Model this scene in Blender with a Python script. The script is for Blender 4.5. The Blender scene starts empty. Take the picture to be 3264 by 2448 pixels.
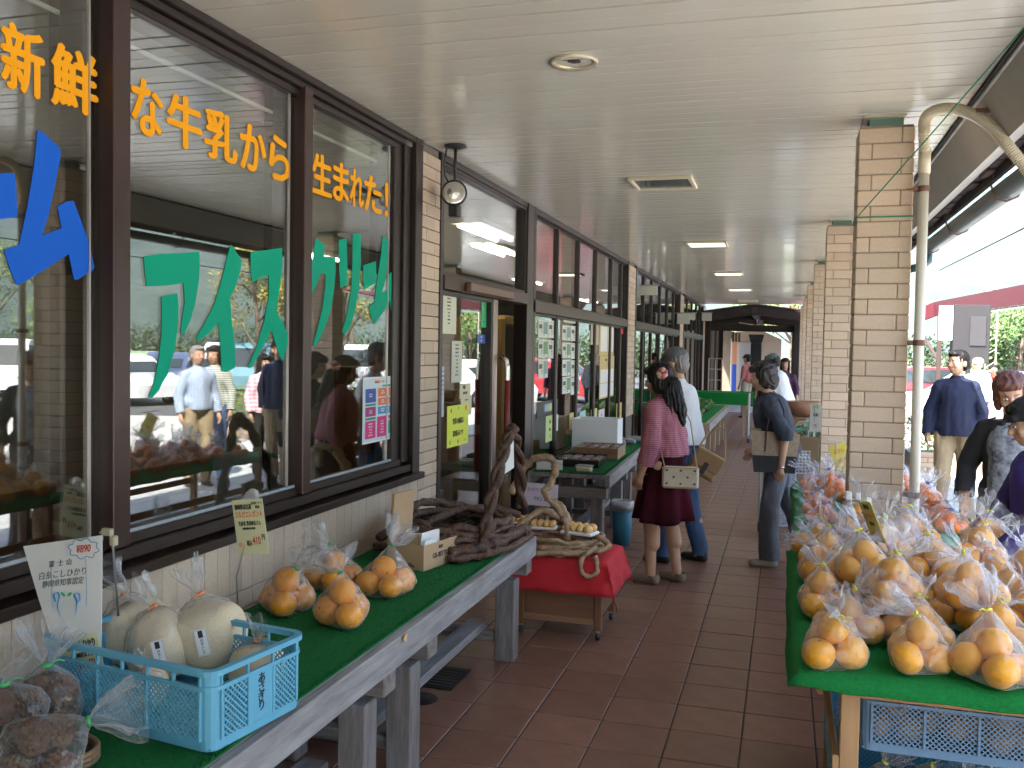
import bpy, bmesh, math, random
from mathutils import Vector, Matrix, noise, Euler
random.seed(11)
D = bpy.data; scene = bpy.context.scene; COL = scene.collection
R_ = math.radians; PI = math.pi

# ---------------------------------------------------------------- camera, sky, sun, exposure
cd = D.cameras.new('camera'); cam = D.objects.new('camera', cd); COL.objects.link(cam)
cd.sensor_width = 36.0; cd.lens = 36.0*2930.7/3264; cd.clip_end = 6000; cd.clip_start = 0.05
yaw, pitch, roll = R_(16.5157), R_(2.2335), R_(.9772)
_f = Vector((-math.sin(yaw)*math.cos(pitch), math.cos(yaw)*math.cos(pitch), -math.sin(pitch)))
_r = Vector((math.cos(yaw), math.sin(yaw), 0)); _u = _r.cross(_f)
CR = math.cos(roll)*_r + math.sin(roll)*_u; CU = -math.sin(roll)*_r + math.cos(roll)*_u
EYE = Vector((0, 0, 1.66))
cam.matrix_world = Matrix(((CR.x, CU.x, -_f.x, 0), (CR.y, CU.y, -_f.y, 0), (CR.z, CU.z, -_f.z, 1.66), (0, 0, 0, 1)))
scene.camera = cam

world = D.worlds.new('World'); scene.world = world; world.use_nodes = True
nt = world.node_tree; sky = nt.nodes.new('ShaderNodeTexSky'); sky.sky_type = 'NISHITA'
sky.sun_disc = False; sky.sun_elevation = R_(48.2); sky.sun_rotation = R_(207.7)
sky.air_density = 1.2; sky.dust_density = 2.5; sky.ozone_density = 1.0
nt.links.new(sky.outputs[0], nt.nodes['Background'].inputs[0]); nt.nodes['Background'].inputs[1].default_value = 0.12
sl = D.lights.new('sun', 'SUN'); sl.energy = 4.2; sl.angle = R_(.53); sl.color = (1, .95, .86)
sun = D.objects.new('sun', sl); COL.objects.link(sun)
sun.rotation_euler = Vector((-.31, -.59, .745)).to_track_quat('Z', 'Y').to_euler(); sun.location = (0, 0, 60)
vs = scene.view_settings; vs.view_transform = 'Standard'; vs.look = 'None'; vs.gamma = 1; vs.use_curve_mapping = False
vs.exposure = 3.0
cy = scene.cycles; cy.use_denoising = True; cy.max_bounces = 9; cy.diffuse_bounces = 5; cy.glossy_bounces = 4
cy.transparent_max_bounces = 28; cy.transmission_bounces = 4; cy.caustics_reflective = False; cy.caustics_refractive = False
cy.sample_clamp_indirect = 6; cy.volume_bounces = 0

# ---------------------------------------------------------------- measuring: a sight line of the photograph cut with a known plane
def ray(u, v):
    k = 3264/2212; x, y = u*k, v*k
    return CR*((x-1632)/2930.7) + CU*((1224-y)/2930.7) + _f
def un(u, v, **k):
    d = ray(u, v); a, c = next(iter(k.items())); i = 'xyz'.index(a)
    return EYE + d*((c-EYE[i])/d[i])

# ---------------------------------------------------------------- materials
MATS = {}
def mat(name, col, rough=.6, metal=0, var=0, noi=None, bump=None, spec=.5, emit=0, stretch=None, col2=None, coat=0):
    if name in MATS: return MATS[name]
    m = D.materials.new(name); m.use_nodes = True; n = m.node_tree.nodes; L = m.node_tree.links
    b = n['Principled BSDF']; b.inputs['Roughness'].default_value = rough; b.inputs['Metallic'].default_value = metal
    b.inputs['Specular IOR Level'].default_value = spec; b.inputs['Coat Weight'].default_value = coat
    c = (*col, 1); b.inputs['Base Color'].default_value = c
    if emit: b.inputs['Emission Color'].default_value = c; b.inputs['Emission Strength'].default_value = emit
    tc = n.new('ShaderNodeTexCoord'); src = tc.outputs['Object']
    if stretch:
        mp = n.new('ShaderNodeMapping'); mp.inputs['Scale'].default_value = stretch; L.new(src, mp.inputs[0]); src = mp.outputs[0]
    out = None
    if noi or var:
        mx = n.new('ShaderNodeMix'); mx.data_type = 'RGBA'; mx.inputs['A'].default_value = c
        mx.inputs['B'].default_value = (*(col2 or tuple(x*.45 for x in col)), 1)
        out = mx.outputs['Result']
        if noi:
            t = n.new('ShaderNodeTexNoise'); t.inputs['Scale'].default_value = noi[0]; t.inputs['Detail'].default_value = 6
            t.inputs['Roughness'].default_value = .65
            L.new(src, t.inputs['Vector']); mr = n.new('ShaderNodeMapRange')
            mr.inputs['From Min'].default_value = .35; mr.inputs['From Max'].default_value = .68; mr.inputs['To Max'].default_value = noi[1]
            L.new(t.outputs['Fac'], mr.inputs[0]); L.new(mr.outputs[0], mx.inputs['Factor'])
        else: mx.inputs['Factor'].default_value = 0
        if var:
            oi = n.new('ShaderNodeObjectInfo'); hv = n.new('ShaderNodeHueSaturation'); ma = n.new('ShaderNodeMapRange')
            ma.inputs['To Min'].default_value = 1-var; ma.inputs['To Max'].default_value = 1+var
            L.new(oi.outputs['Random'], ma.inputs[0]); L.new(ma.outputs[0], hv.inputs['Value']); L.new(out, hv.inputs['Color']); out = hv.outputs[0]
        L.new(out, b.inputs['Base Color'])
    if bump:
        t = n.new('ShaderNodeTexNoise'); t.inputs['Scale'].default_value = bump[0]; t.inputs['Detail'].default_value = 5
        L.new(src, t.inputs['Vector']); bp = n.new('ShaderNodeBump'); bp.inputs['Strength'].default_value = bump[1]
        bp.inputs['Distance'].default_value = bump[2] if len(bump) > 2 else .01
        L.new(t.outputs['Fac'], bp.inputs['Height']); L.new(bp.outputs[0], b.inputs['Normal'])
    MATS[name] = m; return m

def peel_spot(m):
    n = m.node_tree.nodes; L = m.node_tree.links; b = n['Principled BSDF']; src = b.inputs['Base Color'].links[0].from_socket
    tc = n.new('ShaderNodeTexCoord'); d = n.new('ShaderNodeVectorMath'); d.operation = 'DISTANCE'; d.inputs[1].default_value = (0, 0, .86); L.new(tc.outputs['Object'], d.inputs[0])
    r = n.new('ShaderNodeMapRange'); r.inputs['From Min'].default_value = .07; r.inputs['From Max'].default_value = .14; r.inputs['To Min'].default_value = 1; r.inputs['To Max'].default_value = 0
    L.new(d.outputs['Value'], r.inputs[0]); t = n.new('ShaderNodeTexNoise'); t.inputs['Scale'].default_value = 2.3; t.inputs['Detail'].default_value = 5; L.new(tc.outputs['Object'], t.inputs['Vector'])
    r2 = n.new('ShaderNodeMapRange'); r2.inputs['From Min'].default_value = .60; r2.inputs['From Max'].default_value = .72; r2.inputs['To Max'].default_value = .5; L.new(t.outputs['Fac'], r2.inputs[0])
    mx_ = n.new('ShaderNodeMath'); mx_.operation = 'MAXIMUM'; L.new(r.outputs[0], mx_.inputs[0]); L.new(r2.outputs[0], mx_.inputs[1])
    x = n.new('ShaderNodeMix'); x.data_type = 'RGBA'; x.inputs['B'].default_value = (.16, .09, .02, 1); L.new(mx_.outputs[0], x.inputs['Factor']); L.new(src, x.inputs['A']); L.new(x.outputs['Result'], b.inputs['Base Color'])
def glass_mat(name, tint=(.92, .95, .93), r0=.07, rough=0.0, milk=0):
    m = D.materials.new(name); m.use_nodes = True; n = m.node_tree.nodes; L = m.node_tree.links; n.remove(n['Principled BSDF'])
    tr = n.new('ShaderNodeBsdfTransparent'); tr.inputs[0].default_value = (*tint, 1)
    gl = n.new('ShaderNodeBsdfGlossy'); gl.inputs['Roughness'].default_value = rough
    g = n.new('ShaderNodeNewGeometry'); dt = n.new('ShaderNodeVectorMath'); dt.operation = 'DOT_PRODUCT'
    L.new(g.outputs['Incoming'], dt.inputs[0]); L.new(g.outputs['Normal'], dt.inputs[1])
    def M(op, a, b=None):
        q = n.new('ShaderNodeMath'); q.operation = op
        for i, v in enumerate((a, b)):
            if v is None: continue
            if isinstance(v, (int, float)): q.inputs[i].default_value = v
            else: L.new(v, q.inputs[i])
        return q.outputs[0]
    ab = M('ABSOLUTE', dt.outputs['Value']); om = M('SUBTRACT', 1.0, ab); p5 = M('POWER', om, 4.0)
    F = M('ADD', M('MULTIPLY', p5, 1-r0), r0)
    mx = n.new('ShaderNodeMixShader'); L.new(F, mx.inputs[0]); L.new(tr.outputs[0], mx.inputs[1]); L.new(gl.outputs[0], mx.inputs[2])
    L.new(mx.outputs[0], n['Material Output'].inputs[0]); return m
GLASS = glass_mat('window_glass', tint=(.80, .83, .81), r0=.17)

def film_mat(name, base=.055, crumple=.72, edge=.7, tint=(1, 1, 1)):
    m = D.materials.new(name); m.use_nodes = True; n = m.node_tree.nodes; L = m.node_tree.links; n.remove(n['Principled BSDF'])
    tr = n.new('ShaderNodeBsdfTransparent'); tr.inputs[0].default_value = (.97, .97, .98, 1)
    gl = n.new('ShaderNodeBsdfGlossy'); gl.inputs['Roughness'].default_value = .11
    df = n.new('ShaderNodeBsdfDiffuse'); df.inputs[0].default_value = (.93*tint[0], .93*tint[1], .97*tint[2], 1)
    tl = n.new('ShaderNodeBsdfTranslucent'); tl.inputs[0].default_value = (.92, .92, .97, 1)
    tc = n.new('ShaderNodeTexCoord'); ns = n.new('ShaderNodeTexNoise'); ns.inputs['Scale'].default_value = 30; ns.inputs['Detail'].default_value = 4
    ns.noise_type = 'RIDGED_MULTIFRACTAL' if hasattr(ns, 'noise_type') else ns.noise_type
    L.new(tc.outputs['Object'], ns.inputs['Vector'])
    mr = n.new('ShaderNodeMapRange'); mr.inputs['From Min'].default_value = .75; mr.inputs['From Max'].default_value = 1.5
    mr.inputs['To Max'].default_value = crumple; L.new(ns.outputs['Fac'], mr.inputs[0])
    bp = n.new('ShaderNodeBump'); bp.inputs['Strength'].default_value = .9; bp.inputs['Distance'].default_value = .008
    L.new(ns.outputs['Fac'], bp.inputs['Height'])
    for s in (gl, df): L.new(bp.outputs[0], s.inputs['Normal'])
    lw = n.new('ShaderNodeLayerWeight'); lw.inputs['Blend'].default_value = .28
    e = n.new('ShaderNodeMath'); e.operation = 'MULTIPLY_ADD'; e.inputs[1].default_value = edge; e.inputs[2].default_value = base
    L.new(lw.outputs['Facing'], e.inputs[0])
    ad = n.new('ShaderNodeMath'); ad.operation = 'ADD'; ad.use_clamp = True; L.new(e.outputs[0], ad.inputs[0]); L.new(mr.outputs[0], ad.inputs[1])
    a = n.new('ShaderNodeMixShader'); a.inputs[0].default_value = .45; L.new(df.outputs[0], a.inputs[1]); L.new(tl.outputs[0], a.inputs[2])
    b = n.new('ShaderNodeMixShader'); b.inputs[0].default_value = .36; L.new(a.outputs[0], b.inputs[1]); L.new(gl.outputs[0], b.inputs[2])
    c = n.new('ShaderNodeMixShader'); L.new(ad.outputs[0], c.inputs[0]); L.new(tr.outputs[0], c.inputs[1]); L.new(b.outputs[0], c.inputs[2])
    L.new(c.outputs[0], n['Material Output'].inputs[0]); return m
FILM = film_mat('clear_bag_film'); FILM2 = film_mat('milky_bag_film', base=.08, crumple=.35, edge=.55)

# ---------------------------------------------------------------- mesh collecting
class MB:
    def __init__(s): s.v = []; s.f = []
    def add(s, vs, fs):
        o = len(s.v); s.v += [tuple(p) for p in vs]; s.f += [tuple(i+o for i in f) for f in fs]; return s
    def box(s, x0, x1, y0, y1, z0, z1, M=None):
        p = [Vector(q) for q in ((x0,y0,z0),(x1,y0,z0),(x1,y1,z0),(x0,y1,z0),(x0,y0,z1),(x1,y0,z1),(x1,y1,z1),(x0,y1,z1))]
        if M is not None: p = [M @ q for q in p]
        return s.add(p, [(0,3,2,1),(4,5,6,7),(0,1,5,4),(1,2,6,5),(2,3,7,6),(3,0,4,7)])
    def cham(s, x0, x1, y0, y1, z0, z1, c=.004, M=None):      # box with chamfered edges
        vs = []; 
        for sx, sy, sz in [(a,b,d) for a in (0,1) for b in (0,1) for d in (0,1)]:
            X = (x0, x1)[sx]; Y = (y0, y1)[sy]; Z = (z0, z1)[sz]; ix = c*(1-2*sx); iy = c*(1-2*sy); iz = c*(1-2*sz)
            vs += [Vector((X, Y+iy, Z+iz)), Vector((X+ix, Y, Z+iz)), Vector((X+ix, Y+iy, Z))]
        if M is not None: vs = [M @ q for q in vs]
        I = lambda a,b,d,k: (a*4+b*2+d)*3+k
        f = []
        for a in (0,1):
            q = [I(a,0,0,0), I(a,1,0,0), I(a,1,1,0), I(a,0,1,0)]; f.append(q if a else q[::-1])
            q = [I(0,a,0,1), I(1,a,0,1), I(1,a,1,1), I(0,a,1,1)]; f.append(q[::-1] if a else q)
            q = [I(0,0,a,2), I(1,0,a,2), I(1,1,a,2), I(0,1,a,2)]; f.append(q if a else q[::-1])
        for a in (0,1):
            for b in (0,1):
                f.append([I(a,b,0,0), I(a,b,1,0), I(a,b,1,1), I(a,b,0,1)]); f.append([I(a,0,b,0), I(a,1,b,0), I(a,1,b,2), I(a,0,b,2)])
                f.append([I(0,a,b,1), I(1,a,b,1), I(1,a,b,2), I(0,a,b,2)])
                for d in (0,1): f.append([I(a,b,d,0), I(a,b,d,1), I(a,b,d,2)])
        return s.add(vs, f)
    def tube(s, pts, r, n=10, cap=True, flat=1.0):
        pts = [Vector(p) for p in pts]; rs = r if isinstance(r, (list, tuple)) else [r]*len(pts)
        up = Vector((0, 0, 1)); o = len(s.v); prev = None
        for i, p in enumerate(pts):
            t = (pts[min(i+1, len(pts)-1)] - pts[max(i-1, 0)]).normalized()
            if prev is None:
                a = t.cross(up)
                if a.length < .05: a = t.cross(Vector((1, 0, 0)))
            else: a = prev - t*prev.dot(t)
            a.normalize(); prev = a; b = t.cross(a)
            for j in range(n):
                th = 2*PI*j/n; s.v.append(tuple(p + a*(rs[i]*math.cos(th)) + b*(rs[i]*flat*math.sin(th))))
        for i in range(len(pts)-1):
            for j in range(n):
                k = (j+1) % n; s.f.append((o+i*n+j, o+i*n+k, o+(i+1)*n+k, o+(i+1)*n+j))
        if cap: s.f.append(tuple(o+j for j in range(n))[::-1]); s.f.append(tuple(o+(len(pts)-1)*n+j for j in range(n)))
        return s
    def lathe(s, prof, n=24, c=(0, 0, 0), M=None):
        o = len(s.v)
        for r, z in prof:
            for j in range(n):
                q = Vector((c[0]+r*math.cos(2*PI*j/n), c[1]+r*math.sin(2*PI*j/n), c[2]+z))
                s.v.append(tuple(M @ q if M is not None else q))
        for i in range(len(prof)-1):
            for j in range(n):
                k = (j+1) % n; s.f.append((o+i*n+j, o+i*n+k, o+(i+1)*n+k, o+(i+1)*n+j))
        return s
    def ball(s, c, r, n=10, m=7, M=None):
        r = r if isinstance(r, (tuple, list)) else (r, r, r); o = len(s.v); c = Vector(c)
        for i in range(m+1):
            ph = -PI/2 + PI*i/m
            for j in range(n):
                th = 2*PI*j/n; q = Vector((r[0]*math.cos(ph)*math.cos(th), r[1]*math.cos(ph)*math.sin(th), r[2]*math.sin(ph)))
                if M is not None: q = M @ q
                s.v.append(tuple(c+q))
        for i in range(m):
            for j in range(n):
                k = (j+1) % n; s.f.append((o+i*n+j, o+i*n+k, o+(i+1)*n+k, o+(i+1)*n+j))
        return s
    def capsule(s, a, b, ra, rb, n=12):
        a = Vector(a); b = Vector(b); t = b-a
        if t.length < 1e-5: return s.ball(a, ra, n)
        t.normalize(); pts = []; rs = []
        for k in (-.999, -.8, -.45): pts.append(a+t*ra*k); rs.append(ra*math.sqrt(1-k*k)+1e-4)
        pts += [a, b]; rs += [ra, rb]
        for k in (.45, .8, .999): pts.append(b+t*rb*k); rs.append(rb*math.sqrt(1-k*k)+1e-4)
        return s.tube(pts, rs, n)
    def prism(s, poly, h, M):      # flat outline raised by h along local z
        n = len(poly); return s.add([M @ Vector((x, y, 0)) for x, y in poly]+[M @ Vector((x, y, h)) for x, y in poly],
            [tuple(range(n))[::-1], tuple(range(n, 2*n))]+[(i, (i+1) % n, n+(i+1) % n, n+i) for i in range(n)])
    def mesh(s, name, smooth=False):
        me = D.meshes.new(name); me.from_pydata(s.v, [], s.f); me.validate(); me.update()
        bm = bmesh.new(); bm.from_mesh(me); bmesh.ops.recalc_face_normals(bm, faces=bm.faces)
        bmesh.ops.triangulate(bm, faces=[f for f in bm.faces if len(f.verts) > 4]); bm.to_mesh(me); bm.free()
        if smooth: me.polygons.foreach_set('use_smooth', [True]*len(me.polygons))
        return me
    def obj(s, name, m, parent=None, smooth=False, M=None):
        return link(name, s.mesh(name, smooth), m, parent, M)

def link(name, me, m=None, parent=None, M=None):
    o = D.objects.new(name, me); COL.objects.link(o)
    if m is not None and (not me.materials): me.materials.append(m)
    elif m is not None and me.materials[0] != m:
        o.material_slots[0].link = 'OBJECT'; o.material_slots[0].material = m
    if parent is not None: o.parent = parent
    if M is not None: o.matrix_local = M
    return o
def T(x=0, y=0, z=0, rz=0, rx=0, ry=0, s=1):
    return Matrix.Translation((x, y, z)) @ Euler((R_(rx), R_(ry), R_(rz))).to_matrix().to_4x4() @ Matrix.Scale(s, 4)
def tag(o, label, cat, group=None):
    o['label'] = label; o['category'] = cat
    if group: o['group'] = group
    return o
def thing(name, label, cat, M=None, group=None):
    o = D.objects.new(name, None); o.empty_display_size = .2; COL.objects.link(o)
    if M is not None: o.matrix_world = M
    return tag(o, label, cat, group)
def setting(o): o['kind'] = 'structure'; return o
def stuff(o): o['kind'] = 'stuff'; return o
def copy_thing(root, M, label, group=None):
    def rec(o, par):
        c = o.copy(); COL.objects.link(c); c.parent = par
        for ch in o.children: rec(ch, c)
        return c
    kids = list(root.children); r = root.copy(); COL.objects.link(r); r.matrix_world = M; r['label'] = label
    if group: r['group'] = group
    for k in kids: rec(k, r)
    return r

_tc = {}
def text_mb(mb, s, M, size=.1, xs=1.0, bold=0.0, align='CENTER', depth=.0006):
    """append lettering (real glyph outlines, laid in local XY) to mb"""
    if bold > 0:
        for q, (ox, oy) in enumerate(((-1, 0), (1, 0), (0, -1), (0, 1))): text_mb(mb, s, M @ Matrix.Translation((ox*bold*size*xs, oy*bold*size*.6, q*.00011)), size, xs, 0.0, align, depth)
        return
    key = (s, bold)
    if key not in _tc:
        c = D.curves.new('t', 'FONT'); c.body = s; c.size = 1.0; c.offset = bold; c.extrude = .004; c.resolution_u = 3
        c.align_x = 'CENTER'; c.align_y = 'CENTER'
        o = D.objects.new('t', c); COL.objects.link(o); bpy.context.view_layer.update()
        me = D.meshes.new_from_object(o); _tc[key] = ([v.co.copy() for v in me.vertices], [tuple(p.vertices) for p in me.polygons])
        D.objects.remove(o); D.curves.remove(c); D.meshes.remove(me)
    vs, fs = _tc[key]
    if not vs: return
    x0 = min(v.x for v in vs); x1 = max(v.x for v in vs); dx = {'CENTER': (x0+x1)/2, 'LEFT': x0, 'RIGHT': x1}[align]
    mb.add([M @ Vector(((v.x-dx)*size*xs, v.y*size, v.z/.004*depth)) for v in vs], fs)

def organic(name, prims, m, parent, voxel=.01, smooth=6, disp=None, keep=None, M=None):
    """one continuous surface grown from overlapping tapered limbs"""
    mb = MB()
    for p in prims:
        if p[0] == 'c': mb.capsule(*p[1:])
        else: mb.ball(p[1], p[2], 16, 12, p[3] if len(p) > 3 else None)
    me = mb.mesh(name); o = D.objects.new(name, me); COL.objects.link(o)
    r = o.modifiers.new('r', 'REMESH'); r.mode = 'VOXEL'; r.voxel_size = voxel
    if smooth: q = o.modifiers.new('s', 'SMOOTH'); q.factor = .5; q.iterations = smooth
    dg = bpy.context.evaluated_depsgraph_get(); m2 = D.meshes.new_from_object(o.evaluated_get(dg)); D.objects.remove(o); D.meshes.remove(me)
    if disp:
        no = [v.normal.copy() for v in m2.vertices]
        for v, nn in zip(m2.vertices, no): v.co += nn*disp(v.co)
    if keep:
        bm = bmesh.new(); bm.from_mesh(m2); bmesh.ops.delete(bm, geom=[f for f in bm.faces if not keep(f.calc_center_median())], context='FACES')
        bm.to_mesh(m2); bm.free()
    m2.polygons.foreach_set('use_smooth', [True]*len(m2.polygons)); m2.materials.clear()
    return link(name, m2, m, parent, M)
def fbm(p, s, k=3): return noise.fractal(Vector(p)*s, 1.0, 2.0, k)
# ================================================================= THE SETTING
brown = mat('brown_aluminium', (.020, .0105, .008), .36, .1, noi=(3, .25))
brown2 = mat('brown_aluminium_lit', (.048, .025, .020), .33, .25, noi=(2, .3))  # paler copy of the brown, its lit look put into the colour
dark = mat('black_and_shade', (.02, .018, .016), .7)
tileM = mat('beige_facing_tile', (.56, .44, .335), .55, var=.12, noi=(60, .35), bump=(220, .25, .002), col2=(.34, .27, .205))
grout = mat('grey_grout', (.16, .14, .12), .9, noi=(20, .5))
pillarM = mat('tan_pillar_brick', (.60, .455, .335), .6, var=.09, noi=(70, .4), bump=(200, .35, .002), col2=(.40, .31, .23))
floorT = mat('terracotta_floor_tile', (.25, .122, .082), .42, var=.13, noi=(9, .6), bump=(160, .12, .001), col2=(.15, .062, .042), spec=.6)
panelM = mat('ceiling_panel', (.64, .61, .53), .20, var=.012, bump=(2.2, .05, .02), spec=.55, coat=.15)
whiteM = mat('white_paint', (.78, .77, .73), .4)
creamM = mat('cream_plastic', (.66, .58, .44), .42, noi=(8, .35), col2=(.5, .42, .3))
rust = mat('rusty_steel', (.20, .10, .065), .7, noi=(40, .8))
PX, PY, FX0, FY0 = .3038, .2965, -1.352, 3.722

# --- floor: grout bed, each near tile an object, the far ones joined
fl = setting(MB().box(-8.2, 1.44, -8, 26, -.30, -.0035).obj('floor', mat('floor_grout', (.075, .058, .05), .85, noi=(15, .5))))
tm = MB().cham(0, PX-.007, 0, PY-.007, -.012, 0, .0025).mesh('floor_tile')
farb = MB(); cells = []
for c in range(-3, 10):
    for r in range(-40, 74):
        x = FX0+c*PX; y = FY0+r*PY
        if x < -2.3 or x+PX > 1.45: continue
        cells.append((x, y, r))
near = sorted([q for q in cells if q[1] > 1.75 and -2.1 < q[0]], key=lambda q: q[1])[:299]; ns = {(q[0], q[1]) for q in near}
for x, y, r in cells:
    if (x, y) in ns: link('floor_tile', tm, floorT, fl, T(x+.0035, y+.0035, random.uniform(-.0008, .0004), rx=random.uniform(-.1, .1), ry=random.uniform(-.1, .1)))
    else: farb.cham(x+.0035, x+PX-.0035, y+.0035, y+PY-.0035, -.012, 0, .0025)
stuff(farb.obj('far_floor_tiles', floorT, fl))

# --- ceiling: glossy white panels laid across the walk
ce = setting(MB().box(-2.06, .80, -8, 23.62, 2.862, 3.05).obj('ceiling', mat('ceiling_joint', (.06, .052, .045), .9)))
pitch_ = .1068; pm = MB().cham(-2.05, .795, .0012, pitch_-.0075, 2.850, 2.864, .0012).mesh('ceiling_panel'); rest = MB()
k0 = -105
for k in range(k0, 190):
    y = 3.315+k*pitch_
    if y+pitch_ > 23.61: break
    if k > -20: link('ceiling_panel', pm, panelM, ce, T(0, y, random.uniform(-.0003, .0003), rx=random.uniform(-.12, .12)))
    else: rest.cham(-2.05, .795, y+.0012, y+pitch_-.0012, 2.850, 2.864, .003)
stuff(rest.obj('ceiling_panels_behind', panelM, ce))

# --- roof over the walk: slab, eave board, rafter ends, roof tiles seen from below
rf = setting(MB().box(-9, .83, -8, 23.62, 3.06, 3.12).obj('roof', mat('roof_brown', (.10, .06, .05), .8)))
MB().add([(1.02, -8.2, 2.80), (1.02, 23.7, 2.80), (-4.6, 23.7, 4.95), (-4.6, -8.2, 4.95), (-10.2, -8.2, 2.80), (-10.2, 23.7, 2.80)]+[(1.02, -8.2, 2.90), (1.02, 23.7, 2.90), (-4.6, 23.7, 5.07), (-4.6, -8.2, 5.07), (-10.2, -8.2, 2.90), (-10.2, 23.7, 2.90)],
  [(0, 1, 2, 3), (3, 2, 5, 4), (6, 9, 8, 7), (9, 10, 11, 8), (0, 6, 7, 1), (4, 5, 11, 10), (0, 3, 9, 6), (3, 4, 10, 9), (1, 7, 8, 2), (2, 8, 11, 5)]).obj('added_pitched_roof', mat('roof_brown', (.10, .06, .05), .8), rf)  # unseen roof, added and pitched to keep sun off the far shelter
for y_ in (-8, 23.5): MB().add([(.8, y_, 2.87), (-4.6, y_, 4.94), (-10, y_, 2.87), (.8, y_+.12, 2.87), (-4.6, y_+.12, 4.94), (-10, y_+.12, 2.87)], [(0, 1, 2), (5, 4, 3), (0, 3, 4, 1), (1, 4, 5, 2), (2, 5, 3, 0)]).obj('added_gable_wall', mat('gable_brown', (.07, .045, .035), .8), rf)  # unseen gable ends closing the added shading roof
eg = mat('eave_grey', (.50, .48, .45), .6, noi=(3, .25))
MB().add([(.80, -8, 2.868), (.80, 23.6, 2.868), (.93, 23.6, 2.640), (.93, -8, 2.640), (.86, -8, 3.05), (.86, 23.6, 3.05), (1.0, 23.6, 2.66), (1.0, -8, 2.66)],
     [(0, 1, 2, 3), (4, 7, 6, 5), (0, 4, 5, 1), (3, 2, 6, 7), (0, 3, 7, 4), (1, 5, 6, 2)]).obj('eave_board', eg, rf)
MB().box(.797, .812, -8, 23.62, 2.838, 2.852).obj('eave_trim', mat('trim_black', (.03, .03, .03), .6), rf)
MB().box(.812, .826, -8, 23.6, 2.826, 2.851).obj('eave_trim', whiteM, rf)
rt = MB(); y = -6.0
while y < 22:
    L_ = random.uniform(.2, .26); rt.cham(1.001, 1.055+random.uniform(-.01, .012), y, y+L_-.008, 2.655+random.uniform(-.012, .012), 2.78, .006); y += L_
stuff(rt.obj('eave_roof_tiles', mat('roof_tile_dark', (.055, .03, .028), .75, noi=(14, .8)), rf))
rt = MB(); y = -6.0
while y < 22:
    L_ = random.uniform(.5, .9); rt.box(1.062, 1.085, y, y+L_-random.uniform(.01, .05), 2.62, 2.70); y += L_
stuff(rt.obj('eave_battens', mat('batten_dark', (.05, .03, .025), .8), rf))

gt = thing('gutter', 'long dark blue-green half-round gutter hanging under the right eave', 'gutter')
gm = mat('gutter_teal', (.035, .075, .085), .35, spec=.6)
mb = MB(); N = 14; o = 0
for yy in (-7.0, 8.7):
    for j in range(N+1):
        a = PI+PI*j/N; mb.v.append((1.155+.07*math.cos(a), yy, 2.60+.07*math.sin(a)))
    for j in range(N+1):
        a = 2*PI-PI*j/N; mb.v.append((1.155+.064*math.cos(a), yy, 2.60+.064*math.sin(a)))
q = 2*(N+1)
for j in range(q): mb.f.append((j, (j+1) % q, q+(j+1) % q, q+j))
mb.obj('channel', gm, gt, True)
MB().lathe([(0, 0), (.072, 0), (.072, .02), (0, .02)], 20, M=T(1.155, 8.69, 2.60, rx=-90)).obj('end_cap', gm, gt)
for yy in (1.2, 2.7, 4.2, 5.7, 7.2, 8.5):
    MB().tube([(1.05, yy, 2.72), (1.075, yy, 2.6), (1.10, yy, 2.535), (1.155, yy, 2.52), (1.21, yy, 2.545), (1.232, yy, 2.6)], .006, 6).obj('gutter_bracket', rust, gt)
MB().tube([(1.155, 8.62, 2.53), (1.155, 8.62, 2.47), (1.10, 8.62, 2.42), (1.0, 8.62, 2.40)], .034, 12).obj('outlet', gm, gt, True)
cb_ = thing('cable', 'thin dark cable strung below the gutter', 'cable')
MB().tube([(1.30, y*1.0, 2.42-.03*math.sin(PI*(y+6)/15)) for y in range(-6, 10)], .004, 6).obj('wire', dark, cb_)

# --- shop building
bd = thing('shop_building', 'brown-framed shop front with beige tile wall and large glass windows', 'building')
XF, XG = -2.05, -2.10
for a_ in ((-3, 5.0, 0, .895), (5.0, 5.305, 0, 2.852), (12.37, 12.98, 0, 2.852), (18.74, 19.38, 0, 2.852), (24.17, 25.05, 0, 2.852), (-3, 4.999, 2.79, 2.852)):
    MB().box(-2.30, -2.066, *a_).obj('wall', grout, bd)
inner = mat('interior_wall', (.20, .18, .145), .8, noi=(2, .3))
MB().box(-8.1, -8.0, -3.2, 25, 0, 2.9).box(-8.1, -2.3, -3.3, -3.2, 0, 2.9).box(-8.1, -2.1, 25.06, 25.2, 0, 2.9).obj('inner_wall', inner, bd)
MB().box(-8.1, -2.09, -3.2, 25.05, 2.853, 2.93).obj('inner_ceiling', mat('inner_ceiling', (.34, .33, .29), .6), bd)
def wt(y0, y1, z0, z1): MB().cham(XF-.018, XF+random.uniform(-.001, .0015), y0, y1, z0, z1, .002).obj('wall_tile', tileM, bd)
y = 1.72
while y < 4.98: wt(y, min(y+.0785, 4.998), .678, .893); y += .0808
for r, z0 in enumerate((.604, .530, .456)):
    y = 1.6+(r % 2)*.12
    while y < 5.0: wt(y, min(y+.233, 4.998), z0, z0+.071); y += .2365
def strip(y0, y1, z0=.0):
    z = z0; r = 0; w = (y1-y0)
    while z < 2.80:
        cuts = [y0, y0+w*(.27 if r % 2 else .73), y1] if w < .5 else [y0]+[y0+(.10 if r % 2 else .217)+k*.234 for k in range(4) if y0+(.10 if r % 2 else .217)+k*.234 < y1-.03]+[y1]
        for a, b in zip(cuts, cuts[1:]): wt(a+.0015, b-.0015, z+.0025, min(z+.0715, 2.848))
        z += .0737; r += 1
strip(5.003, 5.303); strip(12.372, 12.978, .75)
tb = MB()
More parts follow.
